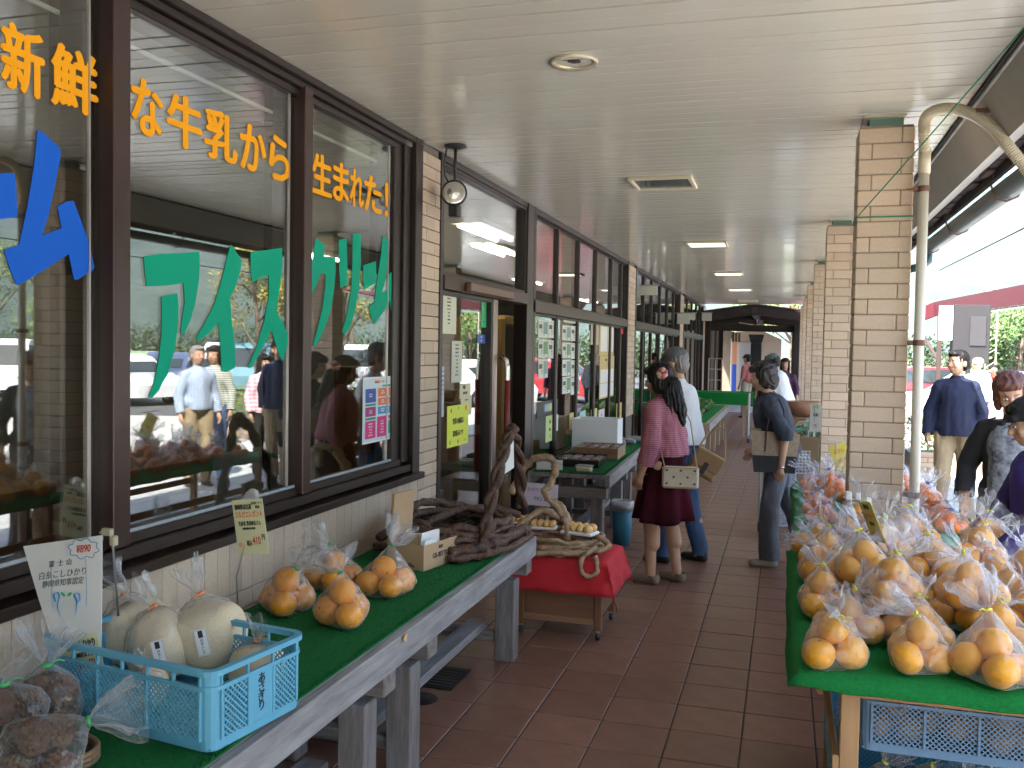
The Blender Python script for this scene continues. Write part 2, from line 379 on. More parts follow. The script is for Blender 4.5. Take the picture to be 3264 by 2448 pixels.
for y0, y1 in ((18.742, 19.378), (24.172, 25.048)):
    for k in range(38):
        y = y0
        while y < y1-.02: tb.box(-2.068, XF, y+.002, min(y+.232, y1), k*.0737+.003, k*.0737+.071); y += .2365
for k in range(9):
    y = -2.9
    while y < 1.6: tb.box(-2.068, XF, y+.002, y+.2325, .14+k*.0737*1.0, .14+k*.0737+.07); y += .2365
stuff(tb.obj('far_wall_tiles', tileM, bd))

def frame(mbb, y0, y1, z0, z1, x0=-2.13, x1=-2.052, c=.003): mbb.cham(x0, x1, y0, y1, z0, z1, c)
def window(y0, y1, z0, z1, name='window', fw=.045, x1=-2.06, fm=None):
    """a framed pane; the frame is the part, the pane its sub-part"""
    m = MB(); frame(m, y0, y0+fw, z0, z1, x1=x1); frame(m, y1-fw, y1, z0, z1, x1=x1)
    frame(m, y0+fw, y1-fw, z0, z0+fw, x1=x1); frame(m, y0+fw, y1-fw, z1-fw, z1, x1=x1)
    w = m.obj(name, fm or brown, bd)
    MB().box(XG-.006, XG, y0+fw-.004, y1-fw+.004, z0+fw-.004, z1-fw+.004).obj('pane', GLASS, w); return w
# window one: posts, header, sill
for a, b in ((-1.55, -1.47), (1.14, 1.22), (2.446, 2.526), (3.650, 3.722)):
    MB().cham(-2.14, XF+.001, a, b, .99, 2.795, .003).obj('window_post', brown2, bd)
MB().cham(-2.18, XF+.012, 4.895, 4.995, .90, 2.852, .004).cham(-2.18, XF-.018, 4.80, 4.892, 1.0, 2.80, .004).cham(-2.18, XF-.036, 4.70, 4.797, 1.0, 2.80, .004).obj('window_jamb', brown, bd)
MB().cham(-2.14, XF+.012, -2.9, 4.892, 2.815, 2.848, .003).cham(-2.14, XF-.010, -2.9, 4.80, 2.785, 2.813, .003).cham(-2.14, XF-.030, -2.9, 4.70, 2.750, 2.783, .003).obj('window_header', brown, bd)
MB().cham(-2.14, XF+.045, -2.9, 5.0, .893, .930, .004).cham(-2.14, XF+.002, -2.9, 4.893, .944, .985, .003).cham(-2.14, XF-.025, -2.9, 4.80, .986, 1.020, .003).obj('window_sill', brown, bd)
MB().box(XG+.002, XG+.012, -2.9, 4.70, 1.0205, 1.032).obj('gasket', mat('grey_gasket', (.30, .33, .36), .5), bd)
ed = mat('aluminium_edge', (.55, .5, .48), .3, .8)
for a, b in ((1.22, 2.446), (2.526, 3.650), (3.722, 4.70), (-1.47, 1.14)):
    w = MB().box(XG-.006, XG, a-.004, b+.004, 1.018, 2.755).obj('window_pane', GLASS, bd)
    MB().box(XG-.004, XG+.006, b-.055, b-.049, 1.03, 2.75).obj('pane_edge', ed, w)
    MB().cham(-2.17, -2.125, b-.14, b+.0, .98, 2.78, .003).obj('inner_sash', brown, w)
    MB().cham(-2.135, -2.125, a, b-.14, 2.64, 2.655, .002).obj('blind_rail', whiteM, w)

# door unit
yd = [un(u, 900, x=XG).y for u in (952, 1050, 1066, 1127, 1140, 1160)]
MB().cham(-2.16, XF+.006, 5.308, 5.362, 0, 2.85, .003).obj('door_jamb', brown, bd)
MB().cham(-2.16, XF+.004, 7.30, 7.49, 0, 2.85, .003).obj('door_jamb', brown, bd)
MB().cham(-2.16, XF-.004, 5.364, 7.298, 2.81, 2.85, .003).obj('door_header', brown, bd)
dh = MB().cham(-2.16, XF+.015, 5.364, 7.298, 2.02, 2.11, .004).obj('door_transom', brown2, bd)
MB().cham(XF+.016, XF+.055, 5.75, 6.75, 2.03, 2.09, .006).obj('door_sensor', mat('brown_plastic', (.16, .09, .07), .4), dh)
window(5.364, 7.298, 2.112, 2.808, 'transom_window', .022)
w = window(5.364, 6.42, .05, 2.018, 'sliding_door', .03); 
MB().box(-2.135, -2.075, 5.40, 6.38, .08, .42).obj('door_panel', brown2, w)
MB().cham(-2.14, XF+.0, 6.42, 6.52, .05, 2.016, .004).obj('door_stile', mat('bronze_metal', (.30, .235, .215), .28, .7), w)
hd = MB().tube([(-2.04, 6.57, .62), (-1.995, 6.57, .66), (-1.985, 6.57, .72), (-1.985, 6.57, 1.50), (-1.995, 6.57, 1.565), (-2.04, 6.57, 1.60)], .02, 12).obj('door_handle', mat('chrome', (.75, .73, .7), .15, 1), w, True)
MB().tube([(-1.985, 6.57, .72), (-1.985, 6.57, 1.42)], .0225, 12).obj('grip', mat('red_grip', (.24, .02, .015), .4), hd, True) if False else \
    MB().tube([(-1.985, 6.57, .72), (-1.985, 6.57, 1.42)], .0225, 12).obj('handle_grip', mat('red_grip', (.24, .02, .015), .4), w, True)
# shop front units
def front(ys, zt=2.07, last=12.37, grime=0):
    MB().cham(-2.16, XF-.002, ys[0], ys[-1], 2.80, 2.85, .003).obj('front_header', brown, bd)
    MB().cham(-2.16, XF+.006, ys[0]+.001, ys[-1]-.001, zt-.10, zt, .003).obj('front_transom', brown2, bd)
    MB().cham(-2.16, XF-.0, ys[0], ys[-1], 0, .10, .003).obj('front_sill', brown, bd)
    for i, y in enumerate(ys): 
        w = .042 if i not in (0, len(ys)-1) else .07
        y0 = max(ys[0], min(y-w/2, ys[-1]-w)); MB().cham(-2.16, XF+(.006 if i in (0, len(ys)-1) else -.024), y0, y0+w, .0, 2.85, .003).obj('mullion', brown, bd)
    for a, b in zip(ys, ys[1:]):
        window(a+.022, b-.022, zt+.002, 2.798, 'upper_window', .014, -2.082); window(a+.022, b-.022, .102, zt-.102, 'lower_window', .022, -2.078)
front([7.492, 8.48, 9.40, 10.32, 11.28, 12.0, 12.368])
front([12.982, 14.0, 14.9, 15.9, 16.9, 17.9, 18.738])
front([19.382, 20.4, 21.5, 22.6, 23.5, 24.168])

# inside the shop, seen dimly through the glass
lampE = mat('fluorescent_tube', (1, .90, .70), emit=5)
for (u0, v0, u1, v1) in ((1015, 487, 1085, 512), (1040, 534, 1100, 541)):
    a = un(u0, v0, z=2.80); b = un(u1, v1, z=2.80); c = (a+b)/2
    f = thing('interior_lamp', ('bright fluorescent ceiling fitting inside the shop above the door' if v0 < 500 else 'paler second fluorescent fitting deeper inside above the door'), 'ceiling light', T(c.x, c.y, 2.80))
    MB().cham(-.16, .16, -.62, .62, 0, .05, .004).obj('housing', whiteM, f)
    for s in (-.08, .08): MB().tube([(s, -.58, -.02), (s, .58, -.02)], .016, 8).obj('tube', lampE, f)
k = 0
for X, Y in ((-5.8, 10.5), (-4.2, 15.0), (-6.2, 19.5), (-4.4, 21.0)):
    k += 1
    f = thing('interior_lamp', 'fluorescent fitting on the ceiling inside the shop, %s from the camera' % ['nearest of the back rows', 'third', 'fourth', 'farthest'][k-1], 'ceiling light', T(X, Y, 2.80))
    MB().cham(-.16, .16, -.62, .62, 0, .05, .004).obj('housing', whiteM, f)
    for s in (-.08, .08): MB().tube([(s, -.58, -.02), (s, .58, -.02)], .016, 8).obj('tube', lampE, f)
yel = mat('yellow_wood', (.50, .30, .09), .5, stretch=(1, 1, .1), noi=(12, .4)); shelfM = mat('shelf_wood', (.22, .11, .05), .5)
def shelf(X, Y, L_, H_, n, label, rz=0, seed=1, m=None, dep=.42):
    rr = random.Random(seed); s = thing('shelf_unit', label, 'shelf', T(X, Y, 0, rz))
    m = m or shelfM
    MB().cham(0, dep, 0, .03, 0, H_, .003).obj('side_board', m, s); MB().cham(0, dep, L_-.03, L_, 0, H_, .003).obj('side_board', m, s)
    for i in range(n):
        z = .1+i*(H_-.12)/(n-1); MB().cham(0, dep, .031, L_-.031, z, z+.025, .003).obj('shelf_board', m, s)
    return s
def goods(X, Y, z, L_, seed, label, cols, cat='goods'):
    rr = random.Random(seed); g = thing('packed_goods', label, cat, T(X, Y, z)); y = 0
    while y < L_:
        w = rr.uniform(.07, .16); c = rr.choice(cols)
        MB().cham(0, rr.uniform(.12, .3), y, y+w-.01, 0, rr.uniform(.1, .28), .008).obj('packet', c, g); y += w
pk = [mat('packet_%s' % n, c, .35) for n, c in (('white', (.7, .7, .66)), ('green', (.12, .35, .12)), ('red', (.5, .06, .05)), ('yellow', (.7, .5, .08)), ('blue', (.1, .2, .45)), ('cream', (.6, .5, .33)))]
for i, (X, Y, L_, H_) in enumerate(((-5.2, 10.0, 2.4, 1.4), (-3.6, 13.6, 2.5, 1.4), (-3.7, 17.2, 2.5, 1.4), (-3.9, 20.5, 2.4, 1.45))):
    o_ = ('first', 'second', 'third', 'fourth')[i]
    shelf(X, Y, L_, H_, 4, '%s dark wooden display shelf inside the shop, counted from the camera' % o_, seed=i)
    for j in range(3): goods(X+.05, Y+.06, .127+j*(H_-.12)/3, L_-.25, i*7+j, 'row of packets on the %s shelf unit inside, %s board' % (o_, ('bottom', 'middle', 'upper')[j]), pk)
# cabinet in the open doorway
cb2 = thing('wooden_cabinet', 'yellowish wooden cabinet with dark sheets for shaded openings behind the open sliding door', 'cabinet', T(-3.15, 8.6, 0))
MB().cham(0, .5, 0, .08, 0, 1.95, .004).obj('door_board', yel, cb2); MB().cham(0, .09, -.02, -.002, 0, 1.95, .004).obj('front_stile', yel, cb2)
MB().cham(.40, .5, -.02, -.002, 0, 1.95, .004).obj('front_stile', yel, cb2); MB().cham(.0, .5, .081, 1.2, 1.9, 1.98, .004).obj('top_board', yel, cb2)
MB().box(.1, .39, -.012, -.003, .9, 1.75).obj('opening_shade_sheet', dark, cb2); MB().cham(.091, .399, -.03, -.013, 1.02, 1.06, .003).obj('red_rail', mat('red_rail', (.35, .05, .03), .4), cb2)  # solid dark sheet, the shade of an opening put into its colour
MB().box(.1, .39, -.012, -.003, .35, .8).obj('opening_shade_sheet', dark, cb2)
# white cash machine and fridge seen through the first window
for X, Y, z0, w, d, h, lb, nm in ((-3.1, 1.75, 0, .5, .5, 1.55, 'tall white freezer cabinet inside behind the leftmost window', 'freezer'),
                              (-2.9, 4.2, .75, .35, .5, .32, 'low white box on the counter inside behind the third window', 'display_box')):
    s = thing(nm, lb, 'appliance', T(X, Y, z0)); MB().cham(0, w, 0, d, 0, h, .015).obj('body', whiteM, s)
    MB().cham(w+.001, w+.012, .04, d-.04, h*.15, h*.72, .004).obj('door', mat('offwhite', (.6, .6, .56), .4), s)
    MB().box(w+.002, w+.01, d*.3, d*.6, h*.85, h*.92).obj('display', dark, s)
ct = thing('shop_counter', 'low counter along the windows inside the shop', 'counter', T(-2.95, -1, 0)); MB().cham(0, .5, 0, 5.6, .70, .745, .004).obj('counter_top', shelfM, ct); MB().cham(.02, .46, .02, 5.58, 0, .698, .004).obj('counter_front', inner, ct)

# --- ceiling fittings
def round_light(u, v, lb):
    c = un(u, v, z=2.85); s = thing('ceiling_downlight', lb, 'ceiling light', T(c.x, c.y, 2.85))
    MB().lathe([(.078, -.002), (.098, -.012), (.100, -.004), (.100, 0), (.078, 0)], 36).obj('trim_ring', creamM, s, True)
    MB().lathe([(.078, -.004), (.062, .045), (.0, .05)], 36).obj('reflector', mat('downlight_brass', (.42, .34, .2), .3, .7), s, True)
    MB().lathe([(.0, -.001), (.046, .001), (.048, .01)], 24).obj('dark_lens', mat('lens_dark', (.05, .055, .05), .2), s, True)
round_light(1240, 133, 'round cream recessed ceiling downlight nearest the camera')
onE = mat('ceiling_diffuser_on', (1, .93, .72), emit=.75)
for i, (u, v, on, lb) in enumerate(((1428, 393, 0, 'unlit rectangular ceiling fitting with dark glass, nearest of the row'), (1527, 526, 1, 'lit rectangular ceiling fitting, second of the row from the camera'),
        (1573, 590, 1, 'lit rectangular ceiling fitting, third of the row from the camera'), (1600, 625, 1, 'small lit rectangular ceiling fitting, farthest of the row'))):
    c = un(u, v, z=2.85); s = thing('ceiling_fitting', lb, 'ceiling light', T(-.86, c.y, 2.85))
    w, d = .22, .22
    m = MB().cham(-w, w, -d, -d+.03, -.022, 0, .005).cham(-w, w, d-.03, d, -.022, 0, .005).cham(-w, -w+.03, -d+.03, d-.03, -.022, 0, .005).cham(w-.03, w, -d+.03, d-.03, -.022, 0, .005)
    m.obj('fitting_frame', creamM, s)
    MB().box(-w+.031, w-.031, -d+.031, d-.031, -.010, -.001).obj('diffuser', onE if on else mat('diffuser_off', (.12, .14, .14), .15), s)
s = thing('ceiling_fitting', 'faint flat ceiling fitting at the far end of the ceiling', 'ceiling light', T(-.86, 21.9, 2.85)); MB().cham(-.22, .22, -.3, .3, -.03, 0, .005).obj('fitting_frame', creamM, s)

# spotlight
c = un(984, 314, z=2.85); sp = thing('spotlight', 'black-rimmed spotlight with silver lens hanging from the ceiling beside the door', 'spotlight', T(c.x, c.y, 2.85))
bk = mat('black_iron', (.035, .035, .038), .45, .3)
MB().lathe([(0, 0), (.065, 0), (.068, -.012), (.02, -.022), (0, -.022)], 24).obj('ceiling_plate', bk, sp, True)
MB().tube([(0, 0, -.02), (0, 0, -.20)], .009, 10).tube([(-.055, 0, -.015), (-.075, .01, -.1), (-.07, .01, -.17), (-.04, 0, -.215)], .005, 8).obj('stem', bk, sp, True)
hm = T(0, -.01, -.285, rx=80, rz=14)
h = MB().lathe([(.0, -.13), (.03, -.13), (.04, -.09), (.06, -.05), (.072, -.01), (.078, .0), (.078, .02), (.07, .024)], 28, M=hm).obj('lamp_head', bk, sp, True)
MB().lathe([(.07, .02), (.06, .026), (.045, .021), (.03, .031), (.0, .034)], 28, M=hm).obj('lens', mat('spot_lens', (.72, .70, .66), .18, .75), sp, True)
MB().cham(-.03, .03, -.03, .03, -.42, -.35, .006).obj('lamp_base', bk, sp)

# --- pillars
PXa, PXb = .325, .585
def pillar(y0, lb, n=36):
    p = thing('brick_pillar', lb, 'pillar', T(0, y0, 0), 'tan brick pillars along the open side of the walk')
    MB().box(PXa+.006, PXb-.006, .006, .234, 0, 2.80).obj('core', mat('warm_mortar', (.27, .22, .17), .9), p)
    W = PXb-PXa
    for r in range(n):
        z = .0775*r; cut = PXa+(.20 if r % 2 else .062)
        link('brick', PB[r % 2][0], pillarM, p, T(PXa, random.uniform(-.0015, .0015), z)); link('brick', PB[r % 2][1], pillarM, p, T(cut+.0015, random.uniform(-.0015, .0015), z))
    MB().box(PXa+.05, PXb-.05, .05, .19, 2.801, 2.842).obj('steel_neck', mat('green_primer', (.16, .33, .27), .5), p)
    MB().cham(PXa+.02, PXb-.04, .0, .22, 2.8425, 2.8495, .002).obj('collar', creamM, p)
    return p
PB = []
for r in (0, 1):
    cut = .20 if r else .062; PB.append((MB().cham(0, cut-.0015, 0, .24, .0015, .0745, .004).mesh('brick'), MB().cham(0, .26-cut-.0015, 0, .24, .0015, .0745, .004).mesh('brick')))
for i, y0 in enumerate((4.95, 8.66, 12.37, 16.08, 19.79, 23.4)):
    pillar(y0, 'tan brick pillar, %s of the row from the camera' % ('nearest and largest', 'second', 'third', 'fourth', 'fifth', 'sixth and farthest')[i])
pillar(1.0, 'tan brick pillar beside the camera, seen only as a reflection')

cd_ = thing('tied_rope', 'thin green cord tied round the nearest pillar and running up to the eave', 'cord')
gc = mat('green_cord', (.02, .20, .10), .6)
e = un(2212, 60, z=2.83); 
MB().tube([(PXa-.003, 4.945, 2.345), (PXb+.003, 4.945, 2.346), (PXb+.003, 5.195, 2.346), (PXa-.003, 5.195, 2.345), (PXa-.003, 4.945, 2.345)], .004, 6).obj('loop', gc, cd_)
MB().tube([(PXa, 4.942, 2.345), ((PXa+e.x)/2, (4.94+e.y)/2, 2.345+(2.83-2.345)*.49), tuple(e)], .003, 6).obj('line', gc, cd_)

pp = thing('drain_pipe', 'cream vertical pipe beside the nearest pillar with a ribbed hose bending to the gutter', 'pipe')
MB().tube([(.632, 4.90, .0), (.628, 4.90, 1.3), (.624, 4.90, 2.56)], .0245, 16).obj('pipe', mat('pipe_cream', (.68, .63, .53), .35), pp, True)
MB().tube([(.624, 4.90, 2.545), (.624, 4.90, 2.66)], .0285, 16).obj('coupling', creamM, pp, True)
pts = []; K = [(.621, 4.885, 2.65), (.612, 4.86, 2.74), (.612, 4.82, 2.79), (.642, 4.77, 2.812), (.705, 4.72, 2.808), (.775, 4.68, 2.775), (.832, 4.65, 2.732), (.885, 4.63, 2.670), (.935, 4.60, 2.590), (.995, 4.60, 2.509), (1.06, 4.60, 2.42), (1.13, 4.6, 2.35)]
def spline(K, n=12):
    out = []; K = [Vector(k) for k in K]
    for i in range(len(K)-1):
        p0 = K[max(i-1, 0)]; p1 = K[i]; p2 = K[i+1]; p3 = K[min(i+2, len(K)-1)]
        for j in range(n):
            t = j/n; out.append(.5*((2*p1)+(p2-p0)*t+(2*p0-5*p1+4*p2-p3)*t*t+(3*p1-p0-3*p2+p3)*t*t*t))
    return out+[K[-1]]
hp = spline(K, 20); MB().tube(hp, [.0255+.0024*(1 if i % 2 else -1) for i in range(len(hp))], 14).obj('ribbed_hose', creamM, pp)
for z in (2.47, 1.72, .97): 
    MB().cham(PXb-.01, .600, 4.888, 4.912, z-.012, z+.012, .003).obj('pipe_strap', rust, pp); MB().lathe([(.025, -.014), (.028, -.014), (.028, .014), (.025, .014)], 18, (.6245+(2.5-z)*.0035, 4.9, z)).obj('pipe_strap', rust, pp)
MB().box(.80, .87, 4.64, 4.67, 2.765, 2.785).obj('pipe_strap', rust, pp)

# floor drain and cover under the first bench
dr = thing('floor_grate', 'dark square drain grate in the floor under the grey bench', 'drain', T(-1.66, 4.12, .003))
MB().cham(0, .16, 0, .30, 0, .004, .001).obj('plate', mat('drain_dark', (.02, .022, .025), .4, .6), dr)
for i in range(7): MB().cham(.012, .148, .02+i*.038, .04+i*.038, .0045, .0075, .001).obj('bar', mat('drain_bar', (.035, .035, .04), .4, .6), dr)
dr = thing('floor_cover', 'small round metal floor cover beside the drain grate', 'drain', T(-1.595, 3.98, .002)); MB().lathe([(0, .004), (.055, .004), (.062, .001), (.072, .004), (.075, 0)], 28).obj('disc', mat('drain_bar', (.035, .035, .04)), dr, True)
# ================================================================= OUTDOORS
paveM = mat('pale_paving', (.50, .48, .44), .75, noi=(1.2, .25), bump=(60, .2, .003), col2=(.40, .385, .355))
asph = mat('asphalt', (.10, .10, .105), .85, noi=(.8, .3), bump=(90, .4, .01), col2=(.07, .07, .075))
soil = mat('field', (.12, .14, .06), .95, noi=(.05, .8), col2=(.07, .10, .03))
def sheet(name, poly, z, m, parent=None, h=.02):
    o = MB().add([(x, y, z) for x, y in poly]+[(x, y, z-h) for x, y in poly], [tuple(range(len(poly))), tuple(range(len(poly), 2*len(poly)))[::-1]]+[(i, i+len(poly), (i+1) % len(poly)+len(poly), (i+1) % len(poly)) for i in range(len(poly))]).obj(name, m, parent)
    return o
gr = MB(); N = 96
gr.v = [(0, 60, -.36)]+[(1780*math.cos(2*PI*i/N), 60+1780*math.sin(2*PI*i/N), -.36) for i in range(N)]; gr.f = [(0, 1+i, 1+(i+1) % N) for i in range(N)]
setting(gr.obj('ground', soil))
pav = setting(sheet('pavement', [(1.442, -34), (24, -34), (24, 13.6), (12.2, 16.7), (6.6, 18.5), (2.2, 19.4), (1.442, 24.5), (1.442, 25.9), (-9, 26.1), (-9, 36), (1.0, 36), (1.442, 30)][:8]+[(1.442, 24.6)], -.004, paveM, h=.14))
rnd = random.Random(5); sb = MB().cham(0, .592, 0, .592, -.012, .0, .003).mesh('paving_slab')
for i in range(5):
    for j in range(36):
        x = 1.50+i*.6; y = 2.2+j*.6
        if x < 1.9 and y < 4: continue
        link('paving_slab', sb, mat('paving_slab', (.45, .45, .44), .7, var=.06, noi=(8, .3), col2=(.37, .365, .35)), pav, T(x, y, .0065+rnd.uniform(-.001, .001)))
MB().cham(1.4425, 1.496, -8, 24.5, -.01, .004, .003).obj('edge_stone', mat('edge_stone', (.36, .34, .31), .7, noi=(20, .4)), pav)
setting(sheet('end_terrace', [(-12, 26.02), (1.44, 26.02), (1.44, 38), (-12, 38)], -.02, paveM, h=.2))
road = setting(sheet('parking_road', [(24.1, 13.5), (60, 4), (90, 60), (40, 90), (-4, 90), (1.6, 38), (1.6, 24.8), (2.3, 19.5), (6.6, 18.65), (12.2, 16.85)], -.13, asph, h=.1))
wl = mat('road_paint', (.7, .7, .68), .6, noi=(4, .4), col2=(.35, .35, .34))
for i in range(11):
    a = Vector((8+3.1*i-.3*i, 29+.0*i-1.0*i, 0)); dv = Vector((.29, .957, 0)); nv = Vector((.957, -.29, 0))*.06
    p = [a-nv, a+nv, a+nv+dv*5, a-nv+dv*5]; sheet('parking_line', [(q.x, q.y) for q in p], -.126, wl, road, .003)
p = [Vector(q) for q in ((2.4, 19.7, 0), (6.7, 18.85, 0), (12.3, 17.05, 0), (24.2, 13.7, 0))]
for a, b in zip(p, p[1:]):
    t = (b-a).normalized(); n_ = Vector((-t.y, t.x, 0)); sheet('edge_line', [(q.x, q.y) for q in (a+n_*.5, b+n_*.5, b+n_*.62, a+n_*.62)], -.126, wl, road, .003)

# hills all round
hm_ = mat('hill_forest', (.07, .10, .08), .95, noi=(.02, 1), col2=(.03, .055, .045), bump=(.05, 1, 6)); hb = MB(); NA, NR = 300, 26
for i in range(NA):
    a = 2*PI*i/NA
    for j in range(NR):
        t = j/(NR-1); r = 430+t*1300; rid = 150+90*noise.noise(Vector((math.cos(a)*2.1, math.sin(a)*2.1, 3)))+55*noise.noise(Vector((math.cos(a)*7, math.sin(a)*7, 1)))
        h = (rid+90*t)*min(1, t*2.0)**1.1+26*noise.noise(Vector((r*.006*math.cos(a), r*.006*math.sin(a), 5)))*min(1, t*4)+16*noise.noise(Vector((r*.02*math.cos(a), r*.02*math.sin(a), 9)))*min(1, t*4)
        hb.v.append((r*math.cos(a), 60+r*math.sin(a), h-.5 if j else -3))
for i in range(NA):
    for j in range(NR-1): k = (i+1) % NA; hb.f.append((i*NR+j, i*NR+j+1, k*NR+j+1, k*NR+j))
setting(hb.obj('hills', hm_, smooth=True))

# foliage
def leaves(mb, c, r, n, size, rr, shell=.55):
    for _ in range(n):
        while True:
            q = Vector((rr.uniform(-1, 1), rr.uniform(-1, 1), rr.uniform(-1, 1)))
            if shell*rr.random() < q.length <= 1: break
        p = Vector(c)+Vector((q.x*r[0], q.y*r[1], q.z*r[2])); a = Vector((rr.gauss(0, 1), rr.gauss(0, 1), rr.gauss(0, 1))).normalized(); b = a.orthogonal().normalized()*size*rr.uniform(.5, 1.1); a = a*size*rr.uniform(.6, 1.3)
        mb.add([p-a*.5, p+b*.35, p+a*.5, p-b*.35], [(0, 1, 2, 3)])
leafG = mat('leaf_green', (.075, .125, .03), .6, noi=(.9, .8), col2=(.035, .07, .018), var=.2)
leafL = mat('leaf_lime', (.16, .21, .04), .6, noi=(.9, .8), col2=(.08, .12, .02), var=.2)
leafY = mat('leaf_yellow', (.34, .27, .04), .6, noi=(.9, .9), col2=(.12, .14, .03), var=.2)
leafD = mat('leaf_dark', (.05, .085, .028), .6, noi=(1.2, .8), col2=(.025, .045, .015), var=.2)
bark = mat('bark', (.16, .12, .09), .9, noi=(6, .7), bump=(30, .6))
def tree(x, y, h, rad, m, label, seed, n=3000, size=.16, trunk=.12, low=.35, thin=False):
    rr = random.Random(seed); t = thing('tree', label, 'tree', T(x, y, -.15)); mb = MB(); tips = []
    mb.tube([(0, 0, 0), (rr.uniform(-.1, .1), rr.uniform(-.1, .1), h*.35), (rr.uniform(-.2, .2), rr.uniform(-.2, .2), h*.75)], [trunk, trunk*.75, trunk*.35], 8)
    for k in range(9):
        a = rr.uniform(0, 2*PI); z0 = h*rr.uniform(low*.8, .65); e = Vector((math.cos(a)*rad*rr.uniform(.4, .85), math.sin(a)*rad*rr.uniform(.4, .85), min(h*.93, z0+h*rr.uniform(.1, .4))))
        mb.tube([(0, 0, z0), tuple(Vector((0, 0, z0)).lerp(e, .5)+Vector((0, 0, .1*h*.3))), tuple(e)], [trunk*.4, trunk*.25, trunk*.08], 6); tips.append(e)
    mb.obj('trunk', bark, t)
    lb = MB(); tips.append(Vector((0, 0, h*.85)))
    for e in tips:
        s = rr.uniform(.3, .5)*rad; leaves(lb, e, (s, s, s*.75), n//len(tips), size, rr, .2)
    lb.obj('crown', m, t)
k = 0
for (x, y, h, rad, m, lb, n) in (
    (12.6, 26.8, 5.6, 1.9, leafY, 'sparse yellow-leaved tree reflected in the middle window pane', 2600),
    (9.8, 27.5, 5.9, 2.1, leafY, 'second sparse yellow tree right of the first in the middle pane reflection', 2600),
    (20.5, 26.5, 5.2, 2.0, leafL, 'lime green tree reflected between the first two windows', 2600),
    (13.2, 35.0, 6.5, 2.3, leafL, 'bushy lime tree reflected in the right window pane', 3000),
    (8.2, 41.0, 3.5, 2.3, leafG, 'green roadside tree left of the brown post beyond the pavement', 3000),
    (10.3, 44.0, 4.1, 2.6, leafL, 'round lime green tree behind the lattice pole', 3600),
    (7.2, 33.0, 3.2, 1.6, leafG, 'leafy tree seen just right of the cream pipe', 3200),
    (13.0, 46.0, 3.5, 2.6, leafL, 'bright low tree at the right border of the photo', 3000),
    (.3, 44.0, 7.5, 3.2, leafL, 'bright tree seen through the gap at the end of the walk', 4200),
    (17.4, 38.0, 5.5, 2.4, leafG, 'green tree behind the parked cars in the reflection', 2600),
    (27.0, 30.0, 6.5, 2.6, leafG, 'green tree reflected in the leftmost window', 2600)):
    k += 1; tree(x, y, h, rad, m, lb, k, n=n)
rr = random.Random(3); hb = MB()
for i in range(150):
    t = i/149; x = 3+t*60; y = 62-t*26; leaves(hb, (x+rr.uniform(-.6, .6), y+rr.uniform(-.6, .6), 1.1+rr.uniform(-.3, .5)), (1.2, 1.0, 1.7), 240, .26, rr, .3)
stuff(tag(hb.obj('far_hedge', leafD), 'long dark hedge behind the parking lot', 'hedge'))

# planter with hedge
pl = thing('planter', 'low brick planter with a clipped hedge beyond the second pillar', 'planter', T(1.75, 14.05, 0))
MB().box(.02, 3.98, .02, .98, 0, .24).obj('planter_core', grout, pl); bb = mat('planter_brick', (.42, .32, .23), .7, var=.12, noi=(40, .4))
bm_ = MB().cham(0, .212, 0, .10, 0, .066, .004).mesh('brick')
for r in range(4):
    for c in range(18):
        if c*.22+(r % 2)*.11 < 3.8: link('brick', bm_, bb, pl, T(c*.22+(r % 2)*.11, 0, .004+r*.071))
hb = MB(); rr = random.Random(8)
for i in range(22): leaves(hb, (.2+i*.175, .5, .55+rr.uniform(-.05, .08)), (.28, .42, .34), 260, .055, rr, .5)
stuff(hb.obj('hedge_leaves', leafL, pl))

# canopy with red edge on the right
redM = mat('canopy_red', (.08, .007, .014), .5, noi=(2, .25)); postM = mat('brown_post', (.05, .03, .027), .5)
A = un(2019, 652, z=3.15); B = un(2212, 614, z=3.15); e = (B-A).normalized(); Bx = B+e*.9; nrm = Vector((-e.y, e.x, 0)); nrm = nrm if nrm.x > 0 else -nrm
HZ = 1; cn = thing('canopy', 'red-edged canopy on brown posts with black slatted underside at the right', 'canopy')
def slab(name, pts, h, m, par):
    up = Vector((0, 0, h)); n = len(pts); MB().add([tuple(p) for p in pts]+[tuple(p+up) for p in pts], [tuple(range(n))[::-1], tuple(range(n, 2*n))]+[(i, (i+1) % n, (i+1) % n+n, i+n) for i in range(n)]).obj(name, m, par)
A0 = A-Vector((0, 0, .40)); B0 = Bx-Vector((0, 0, .40))
slab('edge_fascia', [A0, B0, B0+nrm*.05, A0+nrm*.05], .40, redM, cn)
C0 = A0-e*.35+nrm*(-.28)-Vector((0, 0, .14)); slab('corner_fascia', [C0, A0-e*.01, A0-e*.01+nrm*.05, C0+nrm*.05], .40, redM, cn)
W3 = nrm*1.7+Vector((0, 0, .3)); slab('canopy_roof', [A0+nrm*.051, B0+nrm*.051, B0+W3, A0+W3], .03, redM, cn)
dn = Vector((0, 0, -.035))
for i in range(13):
    t = (i+.15)/13; a = A0.lerp(B0, t)+nrm*.06+dn; w_ = e*.30
    slab('underside_slat', [a, a+w_, a+w_+W3*.97, a+W3*.97], .02, mat('slat_black', (.03, .028, .03), .6), cn)
    a2 = a+e*.31; slab('white_rib', [a2, a2+e*.05, a2+e*.05+W3*.97, a2+W3*.97], .03, whiteM, cn)
slab('white_edge', [A0+nrm*.06+dn*1.8, B0+nrm*.06+dn*1.8, B0+nrm*.16+dn*1.8, A0+nrm*.16+dn*1.8], .02, whiteM, cn)
q = A0+nrm*.12+e*.15; MB().cham(q.x-.055, q.x+.055, q.y-.055, q.y+.055, -.13, 2.73, .006).obj('post', postM, cn)
